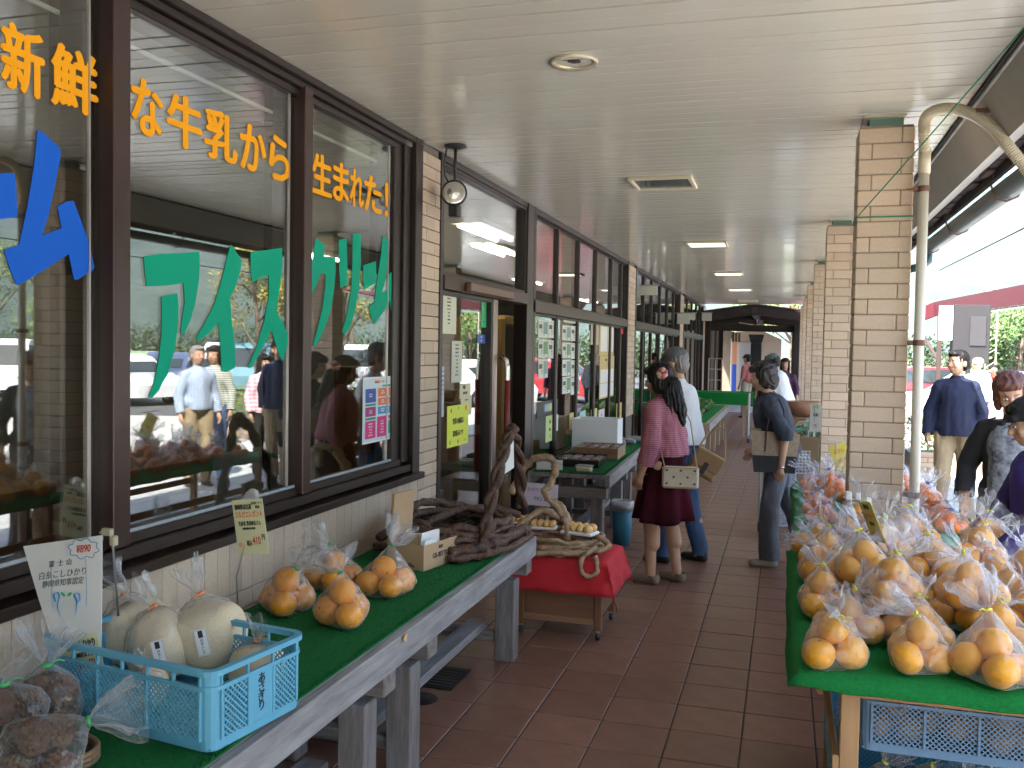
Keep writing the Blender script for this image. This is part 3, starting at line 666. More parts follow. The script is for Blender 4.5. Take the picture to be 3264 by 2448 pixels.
q = B0+nrm*.12; MB().cham(q.x-.055, q.x+.055, q.y-.055, q.y+.055, -.13, 2.73, .006).obj('post', postM, cn)
MB().tube([tuple(A0+nrm*.12+e*.15+Vector((0, 0, -1.25))), tuple(A0+nrm*.12-e*.9+Vector((-.15, 0, -.55)))], .045, 8).obj('brace', postM, cn)

sg = thing('equipment_box', 'dark grey equipment box with a white panel hanging beyond the canopy', 'equipment box'); gyM = mat('grey_box', (.018, .016, .018), .5)
a = un(2098, 690, y=19.0); 
MB().cham(a.x-.30, a.x+.33, 19.0, 19.35, 1.52, 2.62, .01).obj('cabinet', gyM, sg); MB().cham(a.x-.02, a.x+.26, 18.97, 18.999, 1.85, 2.4, .006).obj('hatch', mat('grey_hatch', (.03, .028, .032), .5), sg)
MB().cham(a.x-.55, a.x-.31, 19.0, 19.06, 1.95, 2.60, .004).obj('white_panel', whiteM, sg); MB().box(a.x-.04, a.x+.04, 19.1, 19.2, -.14, 1.52).obj('mast', gyM, sg)
lp = thing('lattice_pole', 'thin lattice pole standing in front of the far trees', 'pole'); a = un(2140, 760, y=30)
m = MB()
for dx in (-.14, .14): m.tube([(a.x+dx, 30, -.2), (a.x+dx, 30, 3.9)], .025, 6)
for i in range(10): m.tube([(a.x-.14, 30, .2+i*.37), (a.x+.14, 30, .4+i*.37)], .014, 5)
m.obj('lattice', mat('pole_grey', (.3, .28, .25), .5), lp)
lm = thing('garden_lamp', 'white globe lamp on a grey post just beyond the nearest pillar', 'lamp', T(*un(1988, 905, z=0).xy, 0)) if False else None

# cars
tyre = mat('tyre', (.025, .025, .025), .85); chromeM = mat('alloy', (.5, .5, .52), .3, .9); cgl = mat('car_glass', (.03, .04, .045), .05, spec=1.0)
def car(x, y, rz, col, label, van=False):
    c = thing('parked_car', label, 'car', T(x, y, -.13, rz), 'parked cars in the reflected lot')
    pm_ = mat('car_paint_%s' % '_'.join('%02d' % int(v*100) for v in col), col, .25, coat=.8); L_, W = (4.4, 1.7)
    if van: side = [(-2.1, .25), (-2.15, .7), (-2.05, 1.0), (-1.75, 1.65), (-1.5, 1.82), (1.7, 1.82), (2.05, 1.7), (2.15, .9), (2.12, .25)]; gz = [(-1.95, 1.05), (-1.66, 1.62), (1.85, 1.62), (2.0, 1.05)]
    else: side = [(-2.15, .25), (-2.2, .6), (-2.05, .78), (-1.2, .92), (-.55, 1.36), (-.2, 1.44), (1.0, 1.43), (1.4, 1.34), (1.95, .98), (2.15, .9), (2.18, .3)]; gz = [(-1.05, .95), (-.5, 1.33), (1.0, 1.36), (1.75, .98)]
    n = len(side); mb = MB(); rows = []
    for yy, k in ((-W/2, .93), (-W/2+.08, 1.0), (W/2-.08, 1.0), (W/2, .93)):
        rows.append([(xx*(.985 if k < 1 else 1), yy if z < 1 else yy*(.86 if z > 1.2 else .95), .25+(z-.25)*(1 if k == 1 else .985)) for xx, z in side])
    for r in rows: mb.v += r
    for i in range(3):
        for j in range(n): mb.f.append((i*n+j, i*n+(j+1) % n, (i+1)*n+(j+1) % n, (i+1)*n+j))
    mb.f += [tuple(range(n))[::-1], tuple(range(3*n, 4*n))]; mb.obj('body', pm_, c)
    for s in (-1, 1):
        q = [(xx, s*(W/2*.955 if z < 1.2 else W/2*.872)+s*.012, z) for xx, z in gz]; mid = (gz[0][0]+gz[-1][0])/2+.1
        MB().add(q+[(a_, b_-s*.02, z) for a_, b_, z in q], [(0, 1, 2, 3), (7, 6, 5, 4), (0, 4, 5, 1), (1, 5, 6, 2), (2, 6, 7, 3), (3, 7, 4, 0)]).obj('side_window', cgl, c)
        for wx in (-1.35, 1.35):
            w = MB().lathe([(.20, -.10), (.31, -.09), (.32, 0), (.31, .09), (.20, .10)], 20, M=T(wx, s*(W/2-.08), .31, rx=90)).obj('wheel', tyre, c, True)
            MB().lathe([(0, .085), (.19, .10), (.20, .06), (.2, -.06), (.19, -.1), (0, -.085)], 14, M=T(wx, s*(W/2-.08), .31, rx=90)).obj('rim', chromeM, w)
    f0, f1 = (side[3], side[4]) if not van else (side[2], side[3])
    MB().add([(f0[0]-.012, -W/2*.84, f0[1]+.02), (f0[0]-.012, W/2*.84, f0[1]+.02), (f1[0]-.012, W/2*.74, f1[1]-.02), (f1[0]-.012, -W/2*.74, f1[1]-.02)], [(0, 1, 2, 3)]).obj('windscreen', cgl, c)
    for s in (-1, 1): MB().ball((-2.08, s*.6, .68), (.10, .18, .09), 10, 7).obj('headlight', mat('headlight', (.8, .8, .8), .1), c, True)
cl = [(.75, .76, .76), (.55, .57, .6), (.08, .10, .2), (.3, .42, .12), (.7, .7, .72), (.03, .03, .035), (.4, .05, .04), (.16, .32, .38)]
def rp(u, d):   # a point on the ground as seen mirrored in the shop glass
    r = ray(u, 800); r = r/r.dot(_f)*d; return (-4.20-r.x, r.y)
for i, (u, d, rz, ci, van, lb) in enumerate(((258, 27, 20, 0, 0, 'white car whose front shows low in the middle window reflection'), (300, 36, 75, 3, 0, 'green car in the reflected car park, far left of the middle pane'),
      (370, 33, 70, 2, 0, 'dark blue car in the reflected car park behind the tall green letter'), (452, 34, 80, 4, 0, 'pale car in the reflected car park behind the striped shirt'),
      (515, 36, 75, 0, 1, 'white van in the reflected car park'), (575, 33, 78, 7, 1, 'teal van in the reflected car park behind the white jacket'),
      (160, 33, 60, 1, 0, 'silver car reflected left of the first window post'), (40, 30, 60, 0, 1, 'white van reflected in the leftmost window'), (722, 40, 80, 4, 0, 'pale car reflected left in the right window pane'), (790, 36, 80, 0, 1, 'white minivan reflected in the right window pane'),
      (985, 45, 80, 0, 1, 'white van reflected in the sliding door glass'))):
    x, y = rp(u, d); car(x, y, rz, cl[ci], lb, van)
q = un(2150, 838, z=.4); car(4.9, 25.5, 20, (.62, .63, .66), 'silver car behind the walking people at the right')
q = un(2120, 838, z=.4); car(3.6, 31.0, 25, (.42, .04, .05), 'red car partly hidden behind the man in navy')

# --- gabled shelter at the end of the walk
gb = thing('gabled_shelter', 'dark timber gabled shelter with red roof at the end of the walk', 'shelter'); dw = mat('dark_timber', (.020, .011, .008), .7, stretch=(1, 8, 8), noi=(3, .5)); dw2 = mat('timber_mid', (.08, .045, .028), .6, noi=(5, .5))
L0, P0, R0_ = Vector((-2.6, 24.15, 2.60)), Vector((-.80, 24.15, 2.86)), Vector((1.0, 24.15, 2.64))
for a, b in ((L0, P0), (P0, R0_)):
    dy = Vector((0, 10.0, 0)); up = Vector((0, 0, .035))
    pts = [a, b, b+dy, a+dy]; n = 4; MB().add([tuple(p) for p in pts]+[tuple(p+up) for p in pts], [(0, 1, 2, 3), (7, 6, 5, 4)]+[(i, (i+1) % 4, (i+1) % 4+4, i+4) for i in range(4)]).obj('roof_sheet', redM, gb)
    for i in range(9):
        y_ = .02+i*1.22; h = .24 if i in (0, 3, 6) else .10; dnv = Vector((0, 0, -h-.004)); q = [a+Vector((0, y_, -.004)), b+Vector((0, y_, -.004))]
        pts = [q[0]+Vector((0,0,-h)), q[1]+Vector((0,0,-h)), q[1], q[0]]; MB().add([tuple(p) for p in pts]+[tuple(p+Vector((0, .1, 0))) for p in pts], [(0, 1, 2, 3), (7, 6, 5, 4)]+[(i_, (i_+1) % 4, (i_+1) % 4+4, i_+4) for i_ in range(4)]).obj('rafter', dw, gb)
MB().add([(-2.5, 24.9, 2.40), (1.0, 24.9, 2.34), (1.0, 24.9, 2.18), (-2.5, 24.9, 2.22), (-2.5, 25.02, 2.40), (1.0, 25.02, 2.34), (1.0, 25.02, 2.18), (-2.5, 25.02, 2.22)], [(0,1,2,3),(7,6,5,4),(0,4,5,1),(1,5,6,2),(2,6,7,3),(3,7,4,0)]).obj('tie_beam', dw, gb)
MB().cham(-.87, -.73, 24.15, 34, 2.60, 2.80, .01).obj('ridge_beam', dw, gb)
for x, y in ((-1.98, 24.8), (.27, 24.8), (.27, 30), (-1.98, 30), (.27, 33.6)): MB().cham(x-.07, x+.07, y-.07, y+.07, -.02, 2.6, .008).obj('post', dw, gb)
MB().cham(-2.02, .0-.14, 33.0, 33.12, -.02, 2.05, .004).add([(-2.02, 33.0, 2.051), (-.14, 33.0, 2.051), (-.14, 33.0, 2.12), (-.9, 33.0, 2.45), (-2.02, 33.0, 2.3), (-2.02, 33.1, 2.051), (-.14, 33.1, 2.051), (-.14, 33.1, 2.12), (-.9, 33.1, 2.45), (-2.02, 33.1, 2.3)], [(0,1,2,3,4), (9,8,7,6,5), (1,6,7,2), (2,7,8,3), (3,8,9,4)]).obj('end_wall', mat('beige_plaster', (.50, .42, .33), .8), gb)
MB().cham(-1.55, -1.15, 32.9, 32.99, 0, 2.0, .004).obj('grey_door', mat('grey_door', (.42, .42, .42), .5), gb)
for i in range(9): MB().cham(-2.2, -2.1, 26.3+i*.5, 26.72+i*.5, 0, 2.45, .004).obj('wall_board', dw2, gb)
for i in range(6): MB().cham(-2.05+i*.1, -1.97+i*.1, 32.0, 32.03, 2.0, 2.4-.02*i, .003).obj('hanging_board', dw2, gb)
MB().cham(-2.7, -1.74, 31.9, 32.0, 0, 2.35, .004).obj('side_wall', mat('dull_stone', (.16, .13, .10), .8, noi=(5, .5)), gb)
for x_ in (-2.0, -1.86): MB().cham(x_, x_+.05, 25.6, 25.7, 0, 2.3, .004).obj('slat', dw2, gb)
bn = thing('banner', 'tall narrow banner, orange above blue, beside the grey door at the end', 'banner', T(-1.62, 31.5, 0)); MB().box(-.07, .07, 0, .006, 1.25, 2.0).obj('orange_cloth', mat('banner_orange', (.50, .22, .12), .8), bn); MB().box(-.07, .07, 0, .006, .3, 1.249).obj('blue_cloth', mat('banner_blue', (.02, .07, .42), .8), bn); MB().tube([(-.115, 0, 0), (-.115, 0, 2.1)], .012, 6).obj('pole', whiteM, bn)
bp_ = thing('public_phone', 'black silhouette of a tall hooded stand at the end of the walk', 'stand', T(-.86, 29.0, 0)); MB().cham(-.16, .16, 0, .25, 0, 1.95, .02).obj('stand_body', dark, bp_); MB().add([(-.17, 0, 1.951), (.17, 0, 1.951), (.17, .25, 1.951), (-.17, .25, 1.951), (-.23, -.05, 2.2), (.23, -.05, 2.2), (.23, .3, 2.2), (-.23, .3, 2.2)], [(3,2,1,0),(4,5,6,7),(0,1,5,4),(1,2,6,5),(2,3,7,6),(3,0,4,7)]).obj('hood', dark, bp_)

# --- air: far things fade to pale blue
hz = stuff(MB().box(-1850, 1850, -1790, 1910, -1.5, 420).obj('haze', None)); hm2 = D.materials.new('haze_air'); hm2.use_nodes = True; n = hm2.node_tree.nodes; n.remove(n['Principled BSDF'])
pv = n.new('ShaderNodeVolumePrincipled'); pv.inputs['Color'].default_value = (.80, .90, 1, 1); pv.inputs['Density'].default_value = .00026; pv.inputs['Anisotropy'].default_value = .2
hm2.node_tree.links.new(pv.outputs[0], n['Material Output'].inputs['Volume']); hz.data.materials.append(hm2)
# ================================================================= FURNITURE AND GOODS
woodG = mat('weathered_wood', (.335, .32, .315), .75, noi=(3.5, .9), stretch=(9, 1, 9), bump=(14, .5, .004), col2=(.17, .15, .15))
woodGx = mat('weathered_wood_cross', (.27, .235, .215), .8, noi=(3.5, .9), stretch=(1, 9, 9), bump=(14, .5, .004), col2=(.12, .095, .08))
woodGz = mat('weathered_wood_leg', (.27, .245, .235), .8, noi=(3.5, .9), stretch=(9, 9, 1), bump=(14, .5, .004), col2=(.11, .085, .07))
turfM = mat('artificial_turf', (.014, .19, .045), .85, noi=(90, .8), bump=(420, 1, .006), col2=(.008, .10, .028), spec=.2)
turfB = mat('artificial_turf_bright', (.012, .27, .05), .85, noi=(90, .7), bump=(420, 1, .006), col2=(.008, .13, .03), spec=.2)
pine = mat('pine_wood', (.52, .30, .14), .55, noi=(2.5, .6), stretch=(8, 8, 1), col2=(.36, .19, .08))
orangeM = mat('citrus_peel', (.78, .31, .012), .42, var=.10, noi=(14, .5), bump=(260, .35, .001), col2=(.66, .22, .006), spec=.5)
orangeB = mat('citrus_peel_yellow', (.84, .38, .018), .42, var=.12, noi=(12, .5), bump=(260, .35, .001), col2=(.74, .27, .01), spec=.5)
mikanM = mat('mikan_peel', (.85, .22, .012), .42, var=.10, noi=(10, .4), bump=(260, .3, .001), col2=(.60, .13, .01))
for m__ in (orangeM, orangeB, mikanM): peel_spot(m__)
inkK = mat('ink_black', (.02, .02, .022), .6); inkR = mat('ink_red', (.55, .05, .03), .6); inkO = mat('ink_orange', (.75, .22, .06), .6)
paperW = mat('paper_white', (.78, .78, .78), .6); paperY = mat('paper_yellow', (.80, .76, .42), .55); paperB = mat('paper_brightyellow', (.78, .85, .08), .5)
steel = mat('thin_steel', (.45, .44, .42), .35, .8)

def bench(lb, M, y0, y1, x0, x1, legs, H=.637, nb=4, back=True):
    b = thing('wooden_bench', lb, 'bench', M); n = 4; w = (x1-.036-x0)/n
    for i in range(n): MB().cham(x0+i*w+.002, x0+(i+1)*w-.002, y0, y1, H-.035, H-.001, .003).obj('plank', woodG, b)
    MB().cham(x1-.035, x1, y0-.002, y1+.002, H-.107, H, .004).obj('front_rail', woodG, b)
    MB().cham(x0-.03, x0-.001, y0, y1, H-.107, H, .004).obj('back_rail', woodG, b)
    for yl, yb in legs:
        MB().cham(x0+.01, x1-.024, yb, yb+.098, H-.198, H-.109, .004).obj('cross_beam', woodGx, b)
        MB().cham(x1-.162, x1-.058, yl, yl+.098, 0, H-.2, .005).obj('leg', woodGz, b)
        MB().cham(x0+.03, x0+.134, yl, yl+.098, 0, H-.2, .005).obj('leg', woodGz, b)
        MB().cham(x0+.135, x1-.163, yl+.02, yl+.075, .10, .15, .003).obj('tie', woodGx, b)
    ys = sorted(l[0] for l in legs)
    for a, c in zip(ys, ys[1:]):
        if c-a > .6: MB().cham(x1-.33, x1-.23, a+.03, c+.07, .151, .195, .003).obj('long_tie', woodG, b)
    return b
bench('weathered grey timber bench nearest the camera under the shop windows', None, .55, 4.82, -1.955, -1.275, [(.7, .78), (1.62, 1.70), (2.81, 2.89), (3.21, 3.30), (4.60, 4.72)])
bench('second grey timber bench farther along, holding the trays', T(-1.341, 7.366, 0, 1.6), 0, 3.3, -.66, 0, [(.04, .0), (1.1, 1.18), (1.75, 1.83), (3.1, 3.18)])
def turf(lb, x0, x1, y0, y1, z, m, M=None, fringe=True, seed=1, drop=None):
    t = MB().cham(x0, x1, y0, y1, z, z+.008, .002).obj('turf_mat', m, None, M=M); tag(t, lb, 'turf mat')
    if fringe:
        rr = random.Random(seed); mb = MB()
        for i in range(int((y1-y0)*(x1-x0)*9000)):
            x = rr.uniform(x0, x1); y = rr.uniform(y0, y1)
            if i % 3 == 0: x = x1-rr.random()**2*.015
            a = rr.uniform(0, PI); d = Vector((math.cos(a), math.sin(a), 0))*.0013; h = Vector((rr.uniform(-.006, .006), rr.uniform(-.006, .006), rr.uniform(.005, .011)))
            p = Vector((x, y, z+.0075)); mb.add([p-d, p+d, p+h], [(0, 1, 2)])
        stuff(mb.obj('turf_fibres', m, t))
    return t
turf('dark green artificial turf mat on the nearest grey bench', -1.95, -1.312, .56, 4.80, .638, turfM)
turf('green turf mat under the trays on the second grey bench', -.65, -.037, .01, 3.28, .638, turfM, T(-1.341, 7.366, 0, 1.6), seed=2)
lf = tag(MB().add([(0, -.03, 0), (.013, -.01, .004), (.012, .012, .002), (0, .03, 0), (-.012, .01, .003), (-.013, -.012, .002), (0, 0, -.002)], [(0, 1, 6), (1, 2, 6), (2, 3, 6), (3, 4, 6), (4, 5, 6), (5, 0, 6)]).obj('dry_leaf', mat('dry_leaf', (.62, .36, .17), .7), M=T(-1.27, 3.0, .625, rx=10, ry=80, rz=20)), 'small dry tan leaf stuck on the front edge of the bench', 'leaf')
lf.data.materials[0].use_backface_culling = False

# --- plastic crates
def crate(lb, M, m, W=.52, Dp=.36, H=.20, text=None):
    c = thing('plastic_crate', lb, 'crate', M); t = .004; R = .035
    def ring(z0, z1, o, th, nm):
        mb = MB(); pts = []
        for cx, cy, a0 in ((W-R, Dp-R, 0), (R, Dp-R, 90), (R, R, 180), (W-R, R, 270)):
            for k in range(5): a = R_(a0+22.5*k); pts.append((cx, cy, math.cos(a), math.sin(a)))
        n = len(pts); mb.v = [(x+(R+o)*c_, y+(R+o)*s_, z) for z in (z0, z1) for x, y, c_, s_ in pts]+[(x+(R+o-th)*c_, y+(R+o-th)*s_, z) for z in (z0, z1) for x, y, c_, s_ in pts]
        for j in range(n):
            k = (j+1) % n; mb.f += [(j, k, n+k, n+j), (2*n+j, 3*n+j, 3*n+k, 2*n+k), (j, 2*n+j, 2*n+k, k), (n+j, n+k, 3*n+k, 3*n+j)]
        mb.obj(nm, m, c)
    ring(H-.014, H, .010, .020, 'rim'); ring(H-.052, H-.042, .004, .009, 'upper_band'); ring(0, .026, -.004, .008, 'base_band')
    MB().box(.01, W-.01, .01, Dp-.01, .004, .008).obj('bottom', m, c)
    cm = MB()
    for cx, cy, a0 in ((W-R, Dp-R, 0), (R, Dp-R, 90), (R, R, 180), (W-R, R, 270)):
        q = []
        for k in range(5):
            a = R_(a0+22.5*k); q.append((math.cos(a), math.sin(a)))
        n = len(q); vs = [(cx+r_*a, cy+r_*b, z) for r_ in (R, R-.003) for z in (.0265, H-.0145) for a, b in q]
        fs = [(j, j+1, n+j+1, n+j) for j in range(n-1)]+[(2*n+j, 3*n+j, 3*n+j+1, 2*n+j+1) for j in range(n-1)]
        MB().add(vs, fs).obj('corner_post', m, c)
    def side(M2, L_, nseg, plain=None):
        n = int(L_/.085)
        for i in range(n+1): x = i*(L_/n); MB().cham(x-.003, x+.003, -.004, .006, H-.0415, H-.0145, .001, M2).obj('rib', m, c)
        for i in range(nseg+1): x = i*L_/nseg; MB().cham(x-.004, x+.004, -.006, .005, .0265, H-.0525, .001, M2).obj('rib', m, c)
        z0, z1 = .0265, H-.0525; sp = .0165
        for s in range(nseg):
            a, b = s*L_/nseg+.004, (s+1)*L_/nseg-.004
            if plain == s: MB().cham(a, b, -.004, .0, z0, z1, .001, M2).obj('plain_panel', m, c); continue
            lt = MB()
            for sg in (1, -1):
                kk = -int((z1-z0)/sp)-2
                while kk*sp < (b-a)+(z1-z0):
                    u = kk*sp
                    if sg == 1: p0, p1 = (a+u, z0), (a+u+(z1-z0), z1)
                    else: p0, p1 = (b-u, z0), (b-u-(z1-z0), z1)
                    q0, q1 = Vector((p0[0], 0, p0[1])), Vector((p1[0], 0, p1[1]))
                    if q0.x > q1.x: q0, q1 = q1, q0
                    if q1.x > a and q0.x < b:
                        d = q1-q0; 
                        if q0.x < a: q0 = q0+d*((a-q0.x)/d.x)
                        d = q1-q0
                        if q1.x > b and d.x > 1e-6: q1 = q0+d*((b-q0.x)/d.x)
                        d = q1-q0
                        if d.length > .004:
                            w = d.normalized(); nn = Vector((-w.z, 0, w.x))*.0019; yy = .0006 if sg == 1 else -.0008
                            vs = [q0-nn, q1-nn, q1+nn, q0+nn]; vs = [M2 @ Vector((v.x, yy-.0012, v.z)) for v in vs]+[M2 @ Vector((v.x, yy+.0012, v.z)) for v in vs]
                            lt.add(vs, [(0, 1, 2, 3), (7, 6, 5, 4), (0, 4, 5, 1), (2, 6, 7, 3), (1, 5, 6, 2), (3, 7, 4, 0)])
                    kk += 1
            stuff(lt.obj('lattice_panel', m, c))
    side(T(R, 0, 0), W-2*R, 3); side(T(W-R, Dp, 0, 180), W-2*R, 3)
    side(T(W, R, 0, 90), Dp-2*R, 3, 1); side(T(0, Dp-R, 0, -90), Dp-2*R, 3, 1)
    if text:
        mb = MB(); Mx = T(W+.0062, Dp/2, 0, 90, 90)
        Mx = Matrix.Translation((W+.005, Dp/2, 0)) @ Matrix(((0, 0, 1, 0), (1, 0, 0, 0), (0, 1, 0, 0), (0, 0, 0, 1)))
        for i, ch in enumerate(text): text_mb(mb, ch, Mx @ Matrix.Translation((0, .135-i*.0245, 0)) @ Matrix.Rotation(R_(random.uniform(-8, 8)), 4, 'Z'), .030, bold=.008)
        mb.obj('handwriting', inkK, c)
    return c
blueP = mat('light_blue_plastic', (.13, .40, .56), .42, noi=(5, .2), spec=.5); blueD = mat('grey_blue_plastic', (.16, .27, .40), .45, noi=(5, .2)); tealP = mat('teal_blue_plastic', (.05, .26, .42), .45, noi=(5, .2))
Mc = T(-1.322, 1.918, .651, -8.5) @ Matrix.Translation((-.60, 0, 0))
crate('light blue plastic crate of rice bags on the near bench, handwriting on its end', Mc, blueP, W=.60, H=.205, text='あさぎり')

# --- bags: fruit under a taut, crumpled film gathered at a tie
def bag_film(fr, N, seed, ruf=.11, rufdir=None, spread=.06, voxel=.0065):
    rr = random.Random(seed); bm = bmesh.new()
    for p, r in fr:
        for i in range(38):
            z = 1-2*(i+.5)/38; a = i*2.39996; s = math.sqrt(1-z*z); bm.verts.new(Vector(p)+Vector((s*math.cos(a), s*math.sin(a), z))*(r*1.045+.001))
    N = Vector(N); u = (Vector(rufdir) if rufdir else Vector((0, 0, 1))).normalized(); a_ = u.orthogonal().normalized(); b_ = u.cross(a_)
    for i in range(8): bm.verts.new(N+a_*.010*math.cos(i*PI/4)+b_*.010*math.sin(i*PI/4))
    for v in bm.verts: v.co.z = max(v.co.z, .001)
    h = bmesh.ops.convex_hull(bm, input=bm.verts); bmesh.ops.delete(bm, geom=list({g for g in h['geom_interior']+h['geom_unused'] if isinstance(g, bmesh.types.BMVert)}), context='VERTS')
    me = D.meshes.new('f'); bm.to_mesh(me); bm.free(); o = D.objects.new('f', me); COL.objects.link(o)
    r = o.modifiers.new('r', 'REMESH'); r.mode = 'VOXEL'; r.voxel_size = voxel; q = o.modifiers.new('s', 'SMOOTH'); q.factor = .5; q.iterations = 2
    m2 = D.meshes.new_from_object(o.evaluated_get(bpy.context.evaluated_depsgraph_get())); D.objects.remove(o); D.meshes.remove(me)
    off = Vector((seed*1.7, seed*.9, 0)); cen = sum((Vector(p) for p, _ in fr), Vector())/len(fr); vs = []; nos = [v.normal.copy() for v in m2.vertices]
    for v, nn in zip(m2.vertices, nos):
        d = v.co-N; dn = d.length; th = math.atan2(d.dot(b_), d.dot(a_)); k = math.exp(-dn/.045)
        if v.co.z > .004 or nn.z > -.5:
            v.co += nn*(.004*noise.noise((v.co+off)*45)+.005*(abs(noise.noise((v.co+off)*22))-.25)+ (math.sin(th*11+seed)*.5+.5*math.sin(th*7+seed*2))*.0035*k)
        v.co.z = max(v.co.z, .0008); vs.append(tuple(v.co))
    fs = [tuple(p.vertices) for p in m2.polygons]; D.meshes.remove(m2); mb = MB(); mb.add(vs, fs)
    nA, nS = 44, 9; o = len(mb.v); tilt = Vector((rr.uniform(-.4, .4), rr.uniform(-.4, .4), 0)); lenv = [1+.13*math.sin(3*2*PI*j/nA+seed)+.07*math.sin(8*2*PI*j/nA+seed*3) for j in range(nA)]
    fl = rr.uniform(.35, .75)
    for i in range(nS):
        t = i/(nS-1)
        for j in range(nA):
            th = 2*PI*j/nA; R = .007+spread*(t**.75)*(1+.30*math.sin(th*9+seed)*(1-t*.3)+.22*math.sin(th*5-seed*2)+.3*noise.noise(Vector((math.cos(th)*2, math.sin(th)*2, t*2+seed))))
            q = N+u*(ruf*t*lenv[j]+.002)+a_*(R*math.cos(th))+b_*(R*math.sin(th)*fl)+tilt*(.05*t*t)
            q += Vector((noise.noise(q*24+off), noise.noise(q*24-off), noise.noise(q*26)))*.020*t; q.z = max(q.z, .002); mb.v.append(tuple(q))
    for i in range(nS-1):
        for j in range(nA): k = (j+1) % nA; mb.f.append((o+i*nA+j, o+i*nA+k, o+(i+1)*nA+k, o+(i+1)*nA+j))
    return mb.mesh('bag_film', True)
def fruit_mesh(seed=0):
    rr = random.Random(seed); mb = MB(); n, m = 22, 15; mb.ball((0, 0, 0), 1, n, m)
    mb.v = [tuple(Vector(v)*(1+.03*noise.noise(Vector(v)*1.3+Vector((seed, 0, 0))))*(1-.09*max(0, (abs(v[2])-.82)/.18)**1.2)) for v in mb.v]
    mb.v = [(x, y, z*.93) for x, y, z in mb.v]; return mb.mesh('fruit', True)
FRU = [fruit_mesh(i) for i in range(4)]
def make_protos(r, n0, sets, ruf, spread):
    out = []
    for s in range(sets):
        rr = random.Random(n0+s); base = rr.choice((3, 4)) if r > .04 else 5; fr = []; R = r*(1.18 if base == 3 else 1.43 if base == 4 else 1.72); a0 = rr.uniform(0, 6)
        for i in range(base): a = a0+2*PI*i/base; fr.append((Vector((R*math.cos(a), R*math.sin(a), r*.94)), r*rr.uniform(.93, 1.02)))
        fr.append((Vector((rr.uniform(-.01, .01), rr.uniform(-.01, .01), r*(2.25 if base == 3 else 2.0 if base == 4 else 1.9))), r*.97))
        a = rr.uniform(0, 2*PI); lean = rr.uniform(.3, 1.0)*r; N = Vector((math.cos(a)*lean, math.sin(a)*lean, r*3.5+rr.uniform(-.2, .35)*r)); ud = Vector((math.cos(a)*.7, math.sin(a)*.7, rr.uniform(.25, 1.0)))
        out.append((fr, N, ud, bag_film(fr, N, n0+s, ruf*rr.uniform(.8, 1.15), ud, spread*rr.uniform(.85, 1.15))))
    return out
tieY = mat('yellow_tie', (.80, .72, .05), .5); tieG = mat('green_tie', (.05, .35, .12), .5); tieR = mat('orange_tie', (.8, .25, .08), .5); tieB = mat('blue_tie', (.05, .1, .5), .5)
def bag(lb, proto, M, fm, tie, group, name='fruit_bag', cat='bag of fruit', film=None):
    fr, N, ud, fmesh = proto; b = thing(name, lb, cat, M, group)
    for i, (p, r) in enumerate(fr): link('fruit', FRU[i % 4], fm, b, Matrix.Translation(p) @ Euler((i*1.3, i*2.1, i)).to_matrix().to_4x4() @ Matrix.Scale(r, 4))
    link('film', fmesh, film or FILM, b)
    link('tie', TIE, tie, b, Matrix.Translation(N) @ ud.to_track_quat('Z', 'Y').to_matrix().to_4x4())
    return b
TIE = MB().lathe([(.0085, -.0035), (.0125, -.002), (.0125, .003), (.0085, .0045)], 12).tube([(.011, 0, 0), (.026, .004, .004), (.036, -.002, .001)], .0022, 5).mesh('tie', True)
BIG = make_protos(.052, 20, 7, .105, .072); MIK = make_protos(.034, 40, 4, .10, .060)

# bags on the near bench
def at(u, v, **k): return un(u, v, **k)
for i, (u, v, pi, rz, lb) in enumerate(((612, 1325, 0, 200, 'bag of orange citrus beside the price card stand, its film standing up'), (716, 1272, 3, 80, 'bag of orange citrus at the back of the near bench, behind the front bag'),
        (738, 1352, 1, 170, 'frontmost bag of orange citrus nearest the bench edge'), (828, 1285, 4, 20, 'rightmost bag of orange citrus on the near bench, close to the cardboard box'))):
    p = at(u, v, z=.648); bag(lb, BIG[pi], T(p.x, p.y+.02, .648, rz, s=1.0), orangeM, tieG, 'bags of citrus on the near bench')
